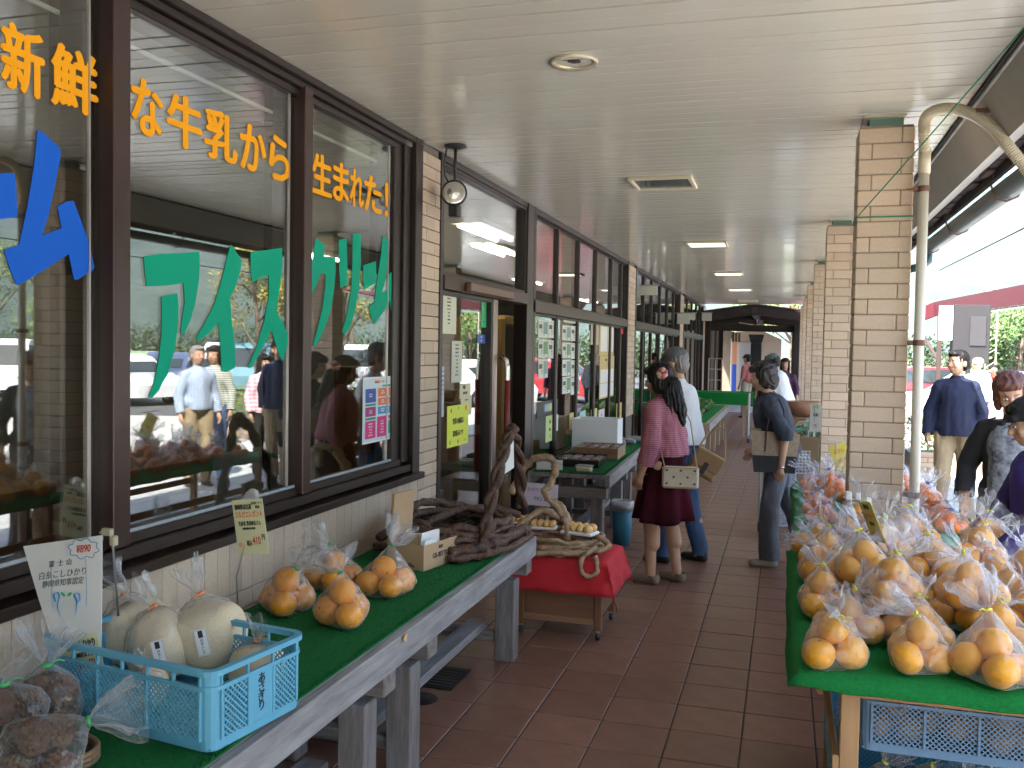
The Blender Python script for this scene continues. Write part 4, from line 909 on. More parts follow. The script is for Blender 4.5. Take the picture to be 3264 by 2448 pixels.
# right tables
def table(lb, x0, x1, y0, y1, H, m=None):
    t = thing('display_table', lb, 'table', T(x0, y0, 0)); w, d = x1-x0, y1-y0; m = m or pine
    MB().cham(0, w, 0, d, H-.024, H, .003).obj('table_top', m, t)
    for x, y in ((.10, .02), (w-.16, .02), (.10, d-.06), (w-.16, d-.06)): MB().cham(x, x+.055, y, y+.04, 0, H-.025, .003).obj('leg', m, t)
    for y in (.061, d-.10): MB().cham(.10, w-.10, y, y+.02, H-.08, H-.0255, .002).obj('apron', m, t)
    for x in (.08, w-.099): MB().cham(x, x+.019, .02, d-.02, H-.30, H-.25, .002).obj('side_batten', m, t)
    return t
table('pine table of bagged citrus at the right foreground', .09, 1.02, 2.90, 4.72, .69)
def cloth_turf(lb, x0, x1, y0, y1, z, m, seed=0, drop=.035):
    mb = MB(); nx, ny = 26, 40; rr = random.Random(seed)
    for j in range(ny+1):
        for i in range(nx+1):
            x = x0-.025+(x1-x0+.05)*i/nx; y = y0-.025+(y1-y0+.05)*j/ny; ex = max(x0-x, x-x1, 0); ey = max(y0-y, y-y1, 0); e = math.hypot(ex, ey)
            mb.v.append((x+.008*noise.noise(Vector((x*3, y*3, seed))), y+.012*noise.noise(Vector((x*4, y*4, seed+3))), z+.006-min(1, e/.02)*drop*(1+.35*noise.noise(Vector((x*6, y*6, seed+1))))))
    for j in range(ny):
        for i in range(nx): mb.f.append((j*(nx+1)+i, j*(nx+1)+i+1, (j+1)*(nx+1)+i+1, (j+1)*(nx+1)+i))
    o = mb.obj('turf_mat', m, None, True); s = o.modifiers.new('s', 'SOLIDIFY'); s.thickness = .006; s.offset = -1; return tag(o, lb, 'turf mat')
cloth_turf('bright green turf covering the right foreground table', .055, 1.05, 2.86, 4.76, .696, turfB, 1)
rr = random.Random(4); rows = 7; k = 0; rown = ('front', 'second', 'third', 'fourth', 'fifth', 'sixth', 'back')
for r in range(rows):
    ncol = 4 if r % 2 == 0 else 4
    for c in range(ncol):
        x = .165+c*.225+(.05 if r % 2 else 0)+rr.uniform(-.015, .015); y = 2.985+r*.26+rr.uniform(-.02, .02)
        bag('yellow-tied citrus bag on the right front table, %s row %s' % (rown[r], ('leftmost', 'second from left', 'third from left', 'rightmost')[c]), BIG[(r*3+c*2+r//2) % 6], T(x, y, .706, rr.uniform(0, 360), rx=rr.uniform(-7, 7), ry=rr.uniform(-7, 7), s=rr.uniform(.92, 1.04)), orangeB, tieY, 'bags of citrus on the right foreground table')
for c, (x, y) in enumerate(((.36, 3.30), (.62, 3.36), (.30, 3.62), (.86, 3.62), (.56, 3.72), (.40, 3.98), (.75, 4.0), (.55, 4.28), (.85, 4.32), (.33, 4.42))):
    bag('citrus bag in the upper layer of the right front heap, %s from front' % ('first', 'second', 'third', 'fourth', 'fifth', 'sixth', 'seventh', 'eighth', 'ninth', 'tenth')[c], BIG[(c*2+1) % 6], T(x, y, .82, rr.uniform(0, 360), rx=rr.uniform(-8, 8), s=.98), orangeB, tieY, 'bags of citrus on the right foreground table')
table('second pine table of small oranges just behind the nearest pillar', .10, 1.02, 5.26, 7.15, .69)
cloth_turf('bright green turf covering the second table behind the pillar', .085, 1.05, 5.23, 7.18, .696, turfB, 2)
k = 0
for r in range(6):
    for c in range(4):
        if c == 1 and r == 0 and False: continue
        k += 1; x = .22+c*.225+rr.uniform(-.02, .02); y = 5.42+r*.27+rr.uniform(-.02, .02)
        bag('bag of small oranges on the second table behind the pillar, %s row, %s' % (rown[r], ('leftmost', 'second from left', 'third from left', 'rightmost')[c]), MIK[(r+c*2) % 4], T(x, y, .706, rr.uniform(0, 360), s=rr.uniform(1.0, 1.1)), mikanM, tieB, 'bags of small oranges on the second table', film=FILM)
for c, (x, y) in enumerate(((.33, 5.75), (.30, 6.2), (.52, 6.0), (.80, 5.8), (.75, 6.3))):
    bag('bag of small oranges heaped high on the second table, %s of the heap' % ('nearest left', 'middle left', 'centre', 'nearest right', 'far right')[c], MIK[(c+1) % 4], T(x, y, .80, rr.uniform(0, 360), rx=rr.uniform(-8, 8), s=1.05), mikanM, tieB, 'bags of small oranges on the second table')
# crates under the right table
crate('grey-blue crate hung just under the right foreground table top', T(.25, 2.99, .44), blueD, W=.52, Dp=.36)
crate('teal crate of citrus bags standing lowest under the right foreground table', T(.20, 2.96, .17), tealP, W=.56, Dp=.38)
crate('blue crate on the floor at the left side under the right table', T(.19, 3.40, .17), blueP, W=.56, Dp=.38)
bs = thing('crate_stand', 'low dark stand carrying the crates under the right table', 'stand', T(.19, 2.96, 0)); MB().cham(0, .6, 0, .9, .135, .165, .003).obj('board', shelfM, bs)
for x in (0, .56):
    for y in (0, .86): MB().cham(x, x+.04, y, y+.04, 0, .134, .003).obj('leg', shelfM, bs)
for i, (x, y, z, w_) in enumerate(((.36, 3.10, .452, 'left'), (.52, 3.18, .452, 'middle'), (.66, 3.12, .452, 'right'))):
    bag('citrus bag inside the grey-blue crate under the table, %s one' % w_, BIG[i+2], T(x, y, z, i*77, s=.84), orangeB, tieY, 'bags of citrus in the crates')
for i, (x, y, z, w_) in enumerate(((.32, 3.12, .182, 'left'), (.47, 3.16, .182, 'middle'), (.63, 3.12, .182, 'right'))):
    bag('citrus bag in the lowest teal crate, %s one' % w_, BIG[i+1], T(x, y, z, i*50, s=.95), orangeB, tieY, 'bags of citrus in the crates')

# --- cards and signs
def quad(TL, TR, BR, BL):
    TL, TR, BR, BL = map(Vector, (TL, TR, BR, BL)); ex = ((TR-TL)+(BR-BL))/2; ey = ((TL-BL)+(TR-BR))/2; w, h = ex.length, ey.length; ex = ex.normalized(); ey = ey.normalized(); n = ex.cross(ey).normalized(); c = (TL+TR+BR+BL)/4
    return Matrix(((ex.x, ey.x, n.x, c.x), (ex.y, ey.y, n.y, c.y), (ex.z, ey.z, n.z, c.z), (0, 0, 0, 1))), w, h
def card(name, lb, cat, M, w, h, m, lines, group=None, th=.0012, parent=None, bend=0):
    """sheet centred at M, lettering laid just over it. lines: (text, x, y, size, xscale, ink, bold) in units of h, origin centre"""
    s = D.objects.new(name, None); COL.objects.link(s); s.matrix_world = M
    if parent is None: tag(s, lb, cat, group)
    else: s.parent = parent
    MB().box(-w/2, w/2, -h/2, h/2, -th, 0).obj('sheet', m, s)
    by = {}
    for t, x, y, sz, xs, ink, bd_ in lines:
        mb = by.setdefault(ink.name, (MB(), ink))[0]; text_mb(mb, t, Matrix.Translation((x*h, y*h, .0003)), sz*h, xs, bd_)
    for mb, ink in by.values():
        if mb.v: mb.obj('lettering', ink, s)
    return s
# price card 410
ps = thing('price_sign', 'pale yellow price card on a thin rod between the crate and the bagged citrus', 'price sign')
Mq, w, h = quad(at(505, 1085, y=2.75), at(578, 1072, y=2.75), at(575, 1185, y=2.75), at(505, 1210, y=2.75))
cs = card('card', '', '', Mq, w, h, mat('card_cream', (.80, .78, .50), .5), [('静岡県由比産', -.11, .36, .105, .62, inkK, .03), ('甘い香り一つ一つ', .21, .42, .055, .55, inkK, .01), ('袋詰め', .22, .35, .055, .6, inkK, .01), ('スルガエレガント', .0, .22, .13, .62, inkO, .03),
    ('生産者 豊島敏弘さん', .0, .06, .09, .62, inkK, .02), ('静岡県静岡市清水区由比', -.03, -.03, .045, .6, inkK, .01), ('特上', -.24, -.33, .10, .7, inkO, .0), ('税込', -.06, -.30, .10, .62, inkK, .03), ('410', .11, -.26, .20, .62, inkR, .012), ('円', .27, -.2, .11, .7, inkK, .03)], parent=ps)
b = at(515, 1330, z=.648); c1_ = at(540, 1190, y=2.757); MB().tube([tuple(b), (b.x*.3+c1_.x*.7, 2.757, .85), tuple(c1_+Vector((0, .004, .1)))], .0028, 6).obj('rod', steel, ps); MB().lathe([(0, .002), (.045, .002), (.048, -.002), (.0, -.002)], 20, tuple(b)).obj('base', steel, ps)
MB().lathe([(0, .001), (.032, .001), (.032, -.002), (0, -.002)], 20, M=Mq @ Matrix.Translation((0, h/2+.004, -.003))).obj('clip_disc', film_mat('cloudy_clip', base=.5, crumple=.1, edge=.3), ps)
# rice sign
rs = thing('rice_sign', 'laminated white rice sign with a price bubble standing in the blue crate', 'price sign'); yq = 2.06
Mq, w, h = quad(at(50, 1180, y=yq), at(221, 1156, y=yq), at(205, 1412, y=yq-.03), at(120, 1430, y=yq-.03))
TLp, TRp, BRp, BLp = at(50, 1180, y=yq), at(221, 1156, y=yq), at(218, 1420, y=yq-.03), at(128, 1432, y=yq-.03)
th_ = Vector((0, .0015, 0)); MLp = at(82, 1290, y=yq-.008); MRp = at(220, 1280, y=yq-.008)
MB().add([TLp, TRp, MRp, BRp, BLp, MLp]+[p+th_ for p in (TLp, TRp, MRp, BRp, BLp, MLp)], [tuple(range(6)), tuple(range(11, 5, -1))]+[(i, (i+1) % 6, 6+(i+1) % 6, 6+i) for i in range(6)]).obj('laminated_sheet', paperW, rs)
inkB = mat('ink_blue', (.03, .25, .50), .5); inkG = mat('ink_grey', (.12, .12, .13), .6)
def wr(u, v, s, size, ink, xs=.9, bold=.0, rot=0, y=yq-.006, par=rs, nm='lettering', dx=1.0):
    o = at(u, v, y=y); e1 = (at(u+10, v-1.2, y=y)-o).normalized(); e2 = (at(u+.8, v-10, y=y)-o).normalized(); n_ = e1.cross(e2).normalized(); mb = MB()
    text_mb(mb, s, Matrix(((e1.x, e2.x, n_.x, o.x), (e1.y, e2.y, n_.y, o.y), (e1.z, e2.z, n_.z, o.z), (0, 0, 0, 1))) @ Matrix.Rotation(R_(rot), 4, 'Z'), size, xs, bold); mb.obj(nm, ink, par)
wr(130, 1217, '富  士  山', .020, inkG, .95); wr(135, 1240, '白糸こしひかり', .024, inkG, 1.0); wr(136, 1259, '静岡県知事認定', .0215, inkG, .95, .01); wr(140, 1278, '静岡県知事認定証', .007, inkR, 1)
wr(180, 1372, '酒井農園', .016, inkG, 1.2); 
def spk(pts, r, ink, nm, y=yq-.012): MB().tube([tuple(at(u, v, y=y)) for u, v in pts], r, 6, flat=.2).obj(nm, ink, rs)
spk([(110, 1218), (112, 1290), (118, 1345)], .0008, inkB, 'border_line'); spk([(185, 1205), (187, 1280), (186, 1345)], .0008, inkB, 'border_line'); spk([(110, 1218), (150, 1209)], .0008, inkB, 'border_line')
bp = [(146+31*math.cos(a)*(1+.10*math.sin(8*a))+35, 1185+20*math.sin(a)*(1+.14*math.sin(8*a))) for a in [2*PI*i/64 for i in range(64)]]
pz = [at(u, v, y=yq-.010) for u, v in bp]; MB().add([tuple(p) for p in pz]+[tuple(p+Vector((0, .002, 0))) for p in pz], [tuple(range(64)), tuple(range(64, 128))[::-1]]+[(i, (i+1) % 64, 64+(i+1) % 64, 64+i) for i in range(64)]).obj('price_bubble', paperW, rs)
MB().tube([tuple(p-Vector((0, .0006, 0))) for p in pz+[pz[0]]], .0011, 5).obj('bubble_outline', inkB, rs); wr(180, 1186, '¥890', .030, inkR, .8, .0, y=yq-.0125)
for pts in ([(120, 1300), (116, 1285), (124, 1280), (128, 1290), (125, 1310), (135, 1335), (150, 1340), (163, 1330), (166, 1300), (160, 1285), (170, 1282), (172, 1296), (165, 1303)],): spk([tuple(p) for p in [(q.x, q.y) for q in spline([(a, b_, 0) for a, b_ in pts], 6)]], .0036, inkB, 'blue_emblem')
for s in (-1, 1): 
    c = at(143+s*7, 1284, y=yq-.011); MB().ball(tuple(c), (.009, .0006, .0045), 10, 6, Matrix.Rotation(R_(-s*35), 3, 'Y')).obj('emblem_leaf', mat('ink_green', (.05, .45, .2), .5), rs)
Mq2, w2, h2 = quad(at(130, 1385, y=yq-.03), at(212, 1362, y=yq-.03), at(222, 1445, y=yq-.035), at(150, 1462, y=yq-.035))
card('small_card', '', '', Mq2, w2, h2, mat('card_cream', (.80, .78, .50), .5), [('白糸こしひかり', 0, .25, .24, .62, inkK, .03), ('静岡県富士宮産', .1, -.02, .15, .7, inkK, .02), ('890円', .1, -.30, .28, .8, inkR, .01)], parent=rs)
q = at(236, 1160, y=yq); MB().tube([tuple(at(256, 1330, y=yq+.06)), tuple(at(243, 1170, y=yq+.02)), tuple(at(238, 1152, y=yq+.01)), tuple(at(215, 1150, y=yq+.004))], .0035, 8).obj('rod', steel, rs, True)
MB().cham(-.016, .016, -.008, .008, -.01, .01, .003, T(*at(232, 1149, y=yq+.006))).cham(-.009, .009, -.009, .009, -.014, .014, .003, T(*at(246, 1168, y=yq+.02))).obj('clamp', mat('old_clamp', (.40, .36, .25), .5), rs)
# yellow card on the right table
ts = thing('price_sign', 'yellow card hanging skewed from a rod on the right foreground table', 'price sign')
y_ = 3.9; TLp, TRp, BRp, BLp = [at(u, v, y=yy) for u, v, yy in ((1858, 1088, 3.93), (1881, 1100, 3.80), (1908, 1180, 3.80), (1888, 1168, 3.93))]
Mq, w, h = quad(TLp+Vector((0, 0, 0)), at(1880, 1078, y=3.82), at(1908, 1178, y=3.82), at(1886, 1165, y=3.95)); card('card', '', '', Mq, w, h, mat('card_yellow', (.80, .70, .14), .5), [('静岡県産', 0, .36, .13, .6, inkK, .02), ('スルガエレガント', 0, .15, .11, .55, inkO, .02), ('生産者さん', 0, -.05, .09, .6, inkK, .01), ('410円', 0, -.3, .14, .7, inkO, .02)], parent=ts)
b = at(1828, 1235, y=3.9); MB().tube([(b.x, 3.9, .715), (b.x-.006, 3.9, 1.07)], .0035, 6).tube([(b.x-.02, 3.9, 1.085), (b.x+.09, 3.9, 1.06)], .004, 6).obj('rod', steel, ts)
MB().cham(-.012, .012, -.01, .01, -.015, .02, .003, T(b.x, 3.9, 1.09)).obj('clip', mat('clear_clip', (.62, .62, .64), .2), ts)
for q_ in (.035, .075): MB().cham(-.01, .01, -.01, .01, -.01, .02, .003, T(b.x+q_, 3.9, 1.10-q_*.4)).obj('clip', mat('clear_clip', (.62, .62, .64), .2), ts)
ts = thing('price_sign', 'yellow card on a pale rod on the second table, partly hidden by the pillar', 'price sign'); b = at(1806, 1000, y=5.8)
MB().tube([(b.x, 5.8, .71), (b.x, 5.8, 1.13)], .004, 6).tube([(b.x-.05, 5.8, 1.15), (b.x+.10, 5.8, 1.13)], .004, 6).obj('rod', mat('cream_rod', (.7, .62, .45), .5), ts)
card('card', '', '', T(b.x+.03, 5.79, 1.04, rx=80, ry=-22), .10, .17, mat('card_yellow', (.80, .70, .14), .5), [('みかん', 0, .25, .2, .6, inkO, .02), ('280円', 0, -.1, .2, .6, inkO, .02)], parent=ts)
ts = thing('price_sign', 'small white and yellow card on a stake beside the second pillar', 'price sign'); b = at(1762, 890, y=8.4); MB().tube([(b.x-.01, 8.4, .70), (b.x-.01, 8.4, 1.2)], .004, 6).obj('rod', steel, ts)
card('card', '', '', T(b.x, 8.39, 1.10, rx=88, rz=-35), .11, .24, paperW, [('野菜', 0, .38, .14, .8, mat('ink_lime', (.5, .7, .1), .5), .03), ('新鮮', 0, .1, .13, .8, inkG, .02), ('円', 0, -.3, .14, .8, inkR, .02)], parent=ts)

# --- rice bags
riceM = mat('brown_rice', (.78, .66, .47), .7, noi=(260, .5), bump=(420, .8, .002), col2=(.45, .36, .23))
def rice(lb, u, v, z, s, rz, tilt, seed, top=True):
    p = at(u, v, z=z+.07); b = thing('rice_bag', lb, 'bag of rice', T(p.x, p.y, z, rz, rx=tilt, s=s), 'bags of rice in the blue crate')
    prof = [(.0, .0), (.045, .002), (.075, .02), (.092, .06), (.095, .095), (.085, .13), (.06, .155), (.02, .168), (0, .17)]
    K = spline([(r, 0, z_) for r, z_ in prof], 3); mb = MB().lathe([(max(k.x, 0), k.z) for k in K], 32)
    mb.v = [tuple(Vector(q)*(1+.16*noise.noise(Vector(q)*9+Vector((seed, 0, 0))))) for q in mb.v]; mb.obj('rice', riceM, b, True)
    N = Vector((-.02, .0, .19)); fm = bag_film([(Vector((0, 0, .095)), .088), (Vector((.0, .01, .06)), .082), (Vector((0, -.01, .105)), .08)], N, seed, .085, (-.5, -.1, 1), .032, .008)
    link('film', fm, FILM, b); link('tie', TIE, tieR, b, Matrix.Translation(N) @ Vector((-.5, -.1, 1)).to_track_quat('Z', 'Y').to_matrix().to_4x4())
    if top:
        c = D.objects.new('label_card', None); COL.objects.link(c); c.parent = b; c.matrix_local = T(.045, -.093, .10, rx=82, rz=22, ry=-12)
        MB().box(-.017, .017, -.034, .034, 0, .0008).obj('sheet', paperW, c); m_ = MB().box(-.006, .006, .012, .03, .0009, .0012); 
        for i, t in enumerate('白糸こしひかり'[:5]): text_mb(m_, t, Matrix.Translation((0, .005-i*.008, .001)), .008)
        m_.box(-.0155, -.0148, -.032, .032, .0009, .0012).box(.0148, .0155, -.032, .032, .0009, .0012).box(-.0155, .0155, .0315, .032, .0009, .0012).box(-.0155, .0155, -.032, -.0315, .0009, .0012); m_.obj('lettering', inkK, c)
    return b
rice('clear bag of brown rice at the far left of the blue crate', 286, 1376, .695, 1.08, 20, 0, 3)
rice('middle bag of brown rice in the front of the blue crate', 352, 1405, .685, 1.08, 8, 4, 4)
rice('largest upright bag of brown rice, right of centre in the blue crate', 455, 1382, .705, 1.12, 0, 5, 5)
rice('low bag of brown rice at the right end of the blue crate', 555, 1440, .662, .80, 120, 0, 6, False)
rice('low bag of brown rice lying deep in the left of the blue crate', 320, 1475, .662, .6, 60, 0, 7, False)

# --- pine cone bags, lower left
coneM = mat('pine_cone', (.13, .06, .03), .8, noi=(20, .7), col2=(.09, .045, .025))
mb = MB(); 
for i in range(90):
    t = i/90; a = i*2.39996; z = -.035+.075*t; r = .030*math.sin(PI*min(1, .12+t*.86))**.8; d = Vector((math.cos(a), math.sin(a), .35)).normalized(); s_ = Vector((-math.sin(a), math.cos(a), 0)); p = Vector((0, 0, z)); q = p+d*(r+.006)
    mb.add([p+s_*.004, p-s_*.004, q-s_*.008+Vector((0, 0, .003)), q+d*.004, q+s_*.008+Vector((0, 0, .003)), q+Vector((0, 0, -.004))], [(0, 1, 2, 3, 4), (0, 4, 5), (4, 3, 5), (3, 2, 5), (2, 1, 5), (1, 0, 5)])
CONE = mb.mesh('pine_cone')
for i, (u, v, z, s, N, ud, lb) in enumerate(((92, 1545, .655, 1.15, (.03, 0, .165), (.1, .0, 1), 'clear bag of pine cones with its mouth standing up, beside the crate'), (8, 1590, .655, 1.2, (-.0, 0, .15), (.3, -.2, 1), 'bag of pine cones cut by the left border of the photo'), (86, 1650, .648, 1.1, (.09, .02, .12), (1, .1, .3), 'lowest bag of pine cones at the bottom left corner with film pointing right'))):
    p = at(u, v, z=z+.05); b = thing('pine_cone_bag', lb, 'bag of pine cones', T(p.x, p.y, z, i*30-30, s=s), 'bags of pine cones'); rr = random.Random(i); fr = []
    for q in ((-.045, -.03, .04), (.045, -.03, .04), (0, .045, .042), (-.01, -.005, .10), (.03, .03, .095), (-.05, .04, .085)):
        link('pine_cone', CONE, coneM, b, Matrix.Translation(q) @ Euler((rr.uniform(0, 6), rr.uniform(0, 6), rr.uniform(0, 6))).to_matrix().to_4x4() @ Matrix.Scale(.95, 4)); fr.append((Vector(q), .040))
    link('film', bag_film(fr, N, 60+i, .085, ud, .055), FILM, b); link('tie', TIE, tieG, b, Matrix.Translation(N) @ Vector(ud).to_track_quat('Z', 'Y').to_matrix().to_4x4())
wk = thing('wicker_handle_basket', 'edge of a brown wicker basket under the pine cone bags', 'basket', T(*at(120, 1640, z=.66).xy, .65)); wm = mat('wicker', (.28, .17, .09), .6, noi=(30, .6))
for i in range(3): MB().tube([(.10*math.cos(a), .08*math.sin(a), .014+i*.012) for a in [2*PI*j/24 for j in range(25)]], .007, 7, cap=False).obj('cane', wm, wk, True)

# --- cardboard box with papers
card_ = mat('cardboard', (.46, .31, .18), .8, noi=(6, .4), col2=(.38, .25, .14)); bx = thing('cardboard_box', 'open cardboard box with papers and raised flap standing on the bench', 'box', T(-1.73, 3.865, .648, -12))
w, d, h = .20, .28, .115
MB().box(0, w, 0, .004, 0, h).box(0, w, d-.004, d, 0, h).box(0, .004, .004, d-.004, 0, h).box(w-.004, w, .004, d-.004, 0, h).box(.004, w-.004, .004, d-.004, 0, .004).obj('carton', card_, bx)
MB().cham(-.0, .015, .01, .17, 0, .22, .001, T(.0, .0, h+.001, ry=4)).obj('raised_flap', card_, bx); MB().cham(.05, .15, .03, .033, .06, .15, .0005, T(0, 0, 0)).obj('inner_flap', card_, bx)
for i in range(4): MB().box(.05+i*.03, .053+i*.03+.01, .05, .2, .03, .12+.012*i).obj('paper_stack', paperW if i % 2 else card_, bx)
MB().box(.150, .152, .02, .13, .03, .19, T(0, 0, 0, rx=0, ry=8)).box(.172, .174, .01, .11, .03, .17, T(0, 0, 0, ry=10)).obj('white_envelope', paperW, bx); MB().tube([(.07, .06, .128), (.12, .1, .132)], .02, 12).obj('tape_roll', mat('tape_brown', (.45, .22, .06), .4), bx, True)
mb = MB(); text_mb(mb, 'GR-80TTRS', T(.2015, .14, .055, rx=90, rz=90), .034, .8, .02); text_mb(mb, '状番', T(.2015, .14, .090, rx=90, rz=90), .018, 1, .01); text_mb(mb, '20a', T(.13, -.0008, .02, rx=90), .026, 1.1, .02); mb.obj('lettering', mat('ink_faded', (.06, .05, .05), .7), bx)

# --- wisteria-vine baskets
vine = mat('dark_vine', (.115, .055, .032), .6, noi=(26, 1), bump=(60, 1, .012), col2=(.045, .022, .014)); vinel = mat('pale_vine', (.42, .28, .16), .6, noi=(22, 1), bump=(50, 1, .010), col2=(.20, .125, .07)); strand = mat('dark_strand', (.07, .04, .028), .8)
def wob(K, r, seed, n=9, amp=.25):
    P = spline(K, n); P = [p+Vector((noise.noise(p*14+Vector((seed, 0, 0))), noise.noise(p*14-Vector((seed, 0, 0))), noise.noise(p*17)))*.012 for p in P]; amp += .2
    return [tuple(p) for p in P], [r*(1+amp*noise.noise(Vector((i*.35, seed, 0)))) for i in range(len(P))]
dk = thing('vine_basket', 'dark brown twisted-vine basket with tall handle on the end of the near bench', 'basket'); A1, A2, A3 = Vector((-1.375, 4.17, .70)), Vector((-1.315, 4.44, 1.25)), Vector((-1.345, 4.76, .80))
K = [A1, A1.lerp(A2, .33)+Vector((0, -.03, .02)), A1.lerp(A2, .7)+Vector((0, -.02, .03)), A2+Vector((0, -.03, -.01)), A2+Vector((0, .04, -.02)), A2.lerp(A3, .45)+Vector((0, .06, 0)), A3]
P = spline(K, 14)
for s in (0, PI):
    q = [p+Vector((math.cos(i*.42+s), math.sin(i*.42+s)*.6, math.sin(i*.42+s)*.5))*.016 for i, p in enumerate(P)]; MB().tube([tuple(p) for p in q], [.019*(1+.2*noise.noise(Vector((i*.3, s, 0)))) for i in range(len(q))], 9).obj('handle_vine', vine, dk, True)
rr = random.Random(12); cx, cy_ = -1.60, 4.40
for k in range(7):
    ph = rr.uniform(0, 6); z0 = .675+.016*k; rx_, ry_ = .30-.012*abs(k-3), .33-.01*k; n0 = 17
    KK = [(cx+rx_*math.cos(ph+2*PI*i/16)*(1+.1*rr.uniform(-1, 1)), cy_+ry_*math.sin(ph+2*PI*i/16)*(1+.08*rr.uniform(-1, 1)), z0+rr.uniform(-.012, .03)) for i in range(n0)]
    a, b = wob(KK, rr.uniform(.011, .02), k, 6); MB().tube(a, b, 8).obj('rim_vine', vine, dk, True)
def logv(par, m, K, r, seed, amp=.25):
    a, b = wob([Vector(k) for k in K], r, seed, 9, amp); MB().tube(a, b, 10).obj('thick_vine', m, par, True)
logv(dk, vine, [(-1.49, 4.02, .69), (-1.40, 4.12, .70), (-1.33, 4.30, .71), (-1.29, 4.5, .72), (-1.30, 4.70, .69)], .030, 1); logv(dk, vine, [(-1.47, 3.98, .675), (-1.36, 4.10, .672), (-1.28, 4.35, .675), (-1.25, 4.6, .69)], .018, 2)
logv(dk, vine, [(-1.90, 4.15, .70), (-1.86, 4.35, .80), (-1.84, 4.6, .82), (-1.72, 4.78, .78), (-1.50, 4.80, .75)], .022, 3); logv(dk, vine, [(-1.88, 4.05, .69), (-1.70, 4.0, .72), (-1.55, 4.08, .74), (-1.42, 4.2, .72)], .024, 4)
logv(dk, vine, [(-1.75, 4.25, .74), (-1.65, 4.5, .80), (-1.5, 4.66, .80), (-1.35, 4.76, .76)], .02, 6)
sm = MB()
for k in range(70):
    x = cx+rr.uniform(-.24, .2); y = cy_+rr.uniform(-.28, .1); sm.tube([(x, y, .665+rr.uniform(0, .05)), (x+rr.uniform(-.03, .05), y+.1, .69+rr.uniform(0, .04)), (x+rr.uniform(-.03, .06), y+.22, .675+rr.uniform(0, .05))], .0045, 5)
stuff(sm.obj('woven_strands', strand, dk))
bnd = MB()
for y in (4.10, 4.2, 4.55): bnd.lathe([(.036, -.012), (.042, 0), (.036, .012)], 14, M=T(-1.355+(y-4.1)*.15, y, .70, rx=78))
bnd.obj('binding', strand, dk, True)
tagm, w, h = quad(at(1083, 958, y=4.36), at(1110, 945, y=4.42), at(1110, 1008, y=4.42), at(1085, 1030, y=4.36)); MB().box(-w/2, w/2, -h/2, h/2, -.001, 0, tagm).obj('paper_tag', paperW, dk)
lk = thing('vine_basket', 'pale looped-vine basket holding bread on the red cloth', 'basket'); zt = .475
logv(lk, vinel, [(-1.56, 5.28, .78), (-1.50, 5.3, .93), (-1.42, 5.3, 1.0), (-1.335, 5.3, 1.01), (-1.29, 5.3, .95), (-1.31, 5.28, .86), (-1.345, 5.26, .81), (-1.29, 5.25, .76), (-1.22, 5.25, .71), (-1.19, 5.25, .62), (-1.22, 5.25, .53)], .022, 3, .5)
logv(lk, vinel, [(-1.34, 5.24, .80), (-1.26, 5.22, .72), (-1.20, 5.2, .64), (-1.19, 5.18, .55)], .018, 4, .4); logv(lk, vinel, [(-1.55, 5.1, .52), (-1.4, 5.3, .68), (-1.25, 5.42, .62), (-1.1, 5.45, .56)], .02, 5, .4)
for k in range(6):
    ph = rr.uniform(0, 6); KK = [(-1.28+(.27+.02*rr.uniform(-1, 1))*math.cos(ph+2*PI*i/16), 5.28+(.20+.02*rr.uniform(-1, 1))*math.sin(ph+2*PI*i/16), zt+.008+.014*k+rr.uniform(-.008, .015)) for i in range(17)]
    a, b = wob(KK, rr.uniform(.010, .017), k+20, 6, .35); MB().tube(a, b, 8).obj('rim_vine', vinel, lk, True)
logv(lk, vinel, [(-1.45, 5.05, .475), (-1.2, 5.06, .50), (-1.0, 5.14, .51), (-.95, 5.2, .54), (-1.02, 5.22, .58)], .017, 7, .3); logv(lk, vinel, [(-1.0, 5.12, .54), (-1.05, 5.04, .50), (-1.06, 5.02, .42), (-1.02, 5.03, .39), (-.98, 5.05, .42), (-1.0, 5.08, .50)], .013, 8, .3)
breadM = mat('bread_crust', (.66, .36, .11), .45, noi=(9, .6), col2=(.80, .58, .26))
for i, (x, y, z, sx, lb) in enumerate(((-1.12, 5.22, .585, 1.0, 'tray of golden bread rolls at the right of the pale basket'), (-1.36, 5.30, .585, .8, 'second pack of golden rolls in the middle of the pale basket'), (-1.52, 5.34, .60, .7, 'small pack of rolls at the left of the pale basket'))):
    b = thing('bread_pack', lb, 'bread', T(x, y, z, -15+i*20, s=sx)); MB().cham(-.10, .10, -.06, .06, 0, .02, .006).obj('tray', paperW, b)
    for q in range(8): MB().ball((-.07+(q % 4)*.046, -.03+(q//4)*.058, .038), (.027, .033, .026), 12, 8).obj('roll', breadM, b, True)
ct = thing('wheeled_cart', 'low wooden cart on casters under the red cloth', 'cart', T(-1.46, 5.10, 0)); cw = mat('cart_wood', (.22, .10, .05), .5, noi=(3, .6), stretch=(1, 6, 8), col2=(.14, .06, .03))
MB().cham(0, .50, 0, .46, .44, .462, .003).obj('cart_top', cw, ct); MB().cham(.04, .455, .012, .03, .125, .438, .002).obj('front_panel', cw, ct); MB().cham(.04, .455, .43, .448, .125, .438, .002).obj('back_panel', cw, ct)
MB().cham(.478, .49, .04, .42, .125, .438, .002).obj('side_panel', cw, ct); MB().cham(.04, .455, .004, .011, .09, .123, .002).obj('bottom_rail', mat('cart_rail', (.30, .15, .08), .5), ct)
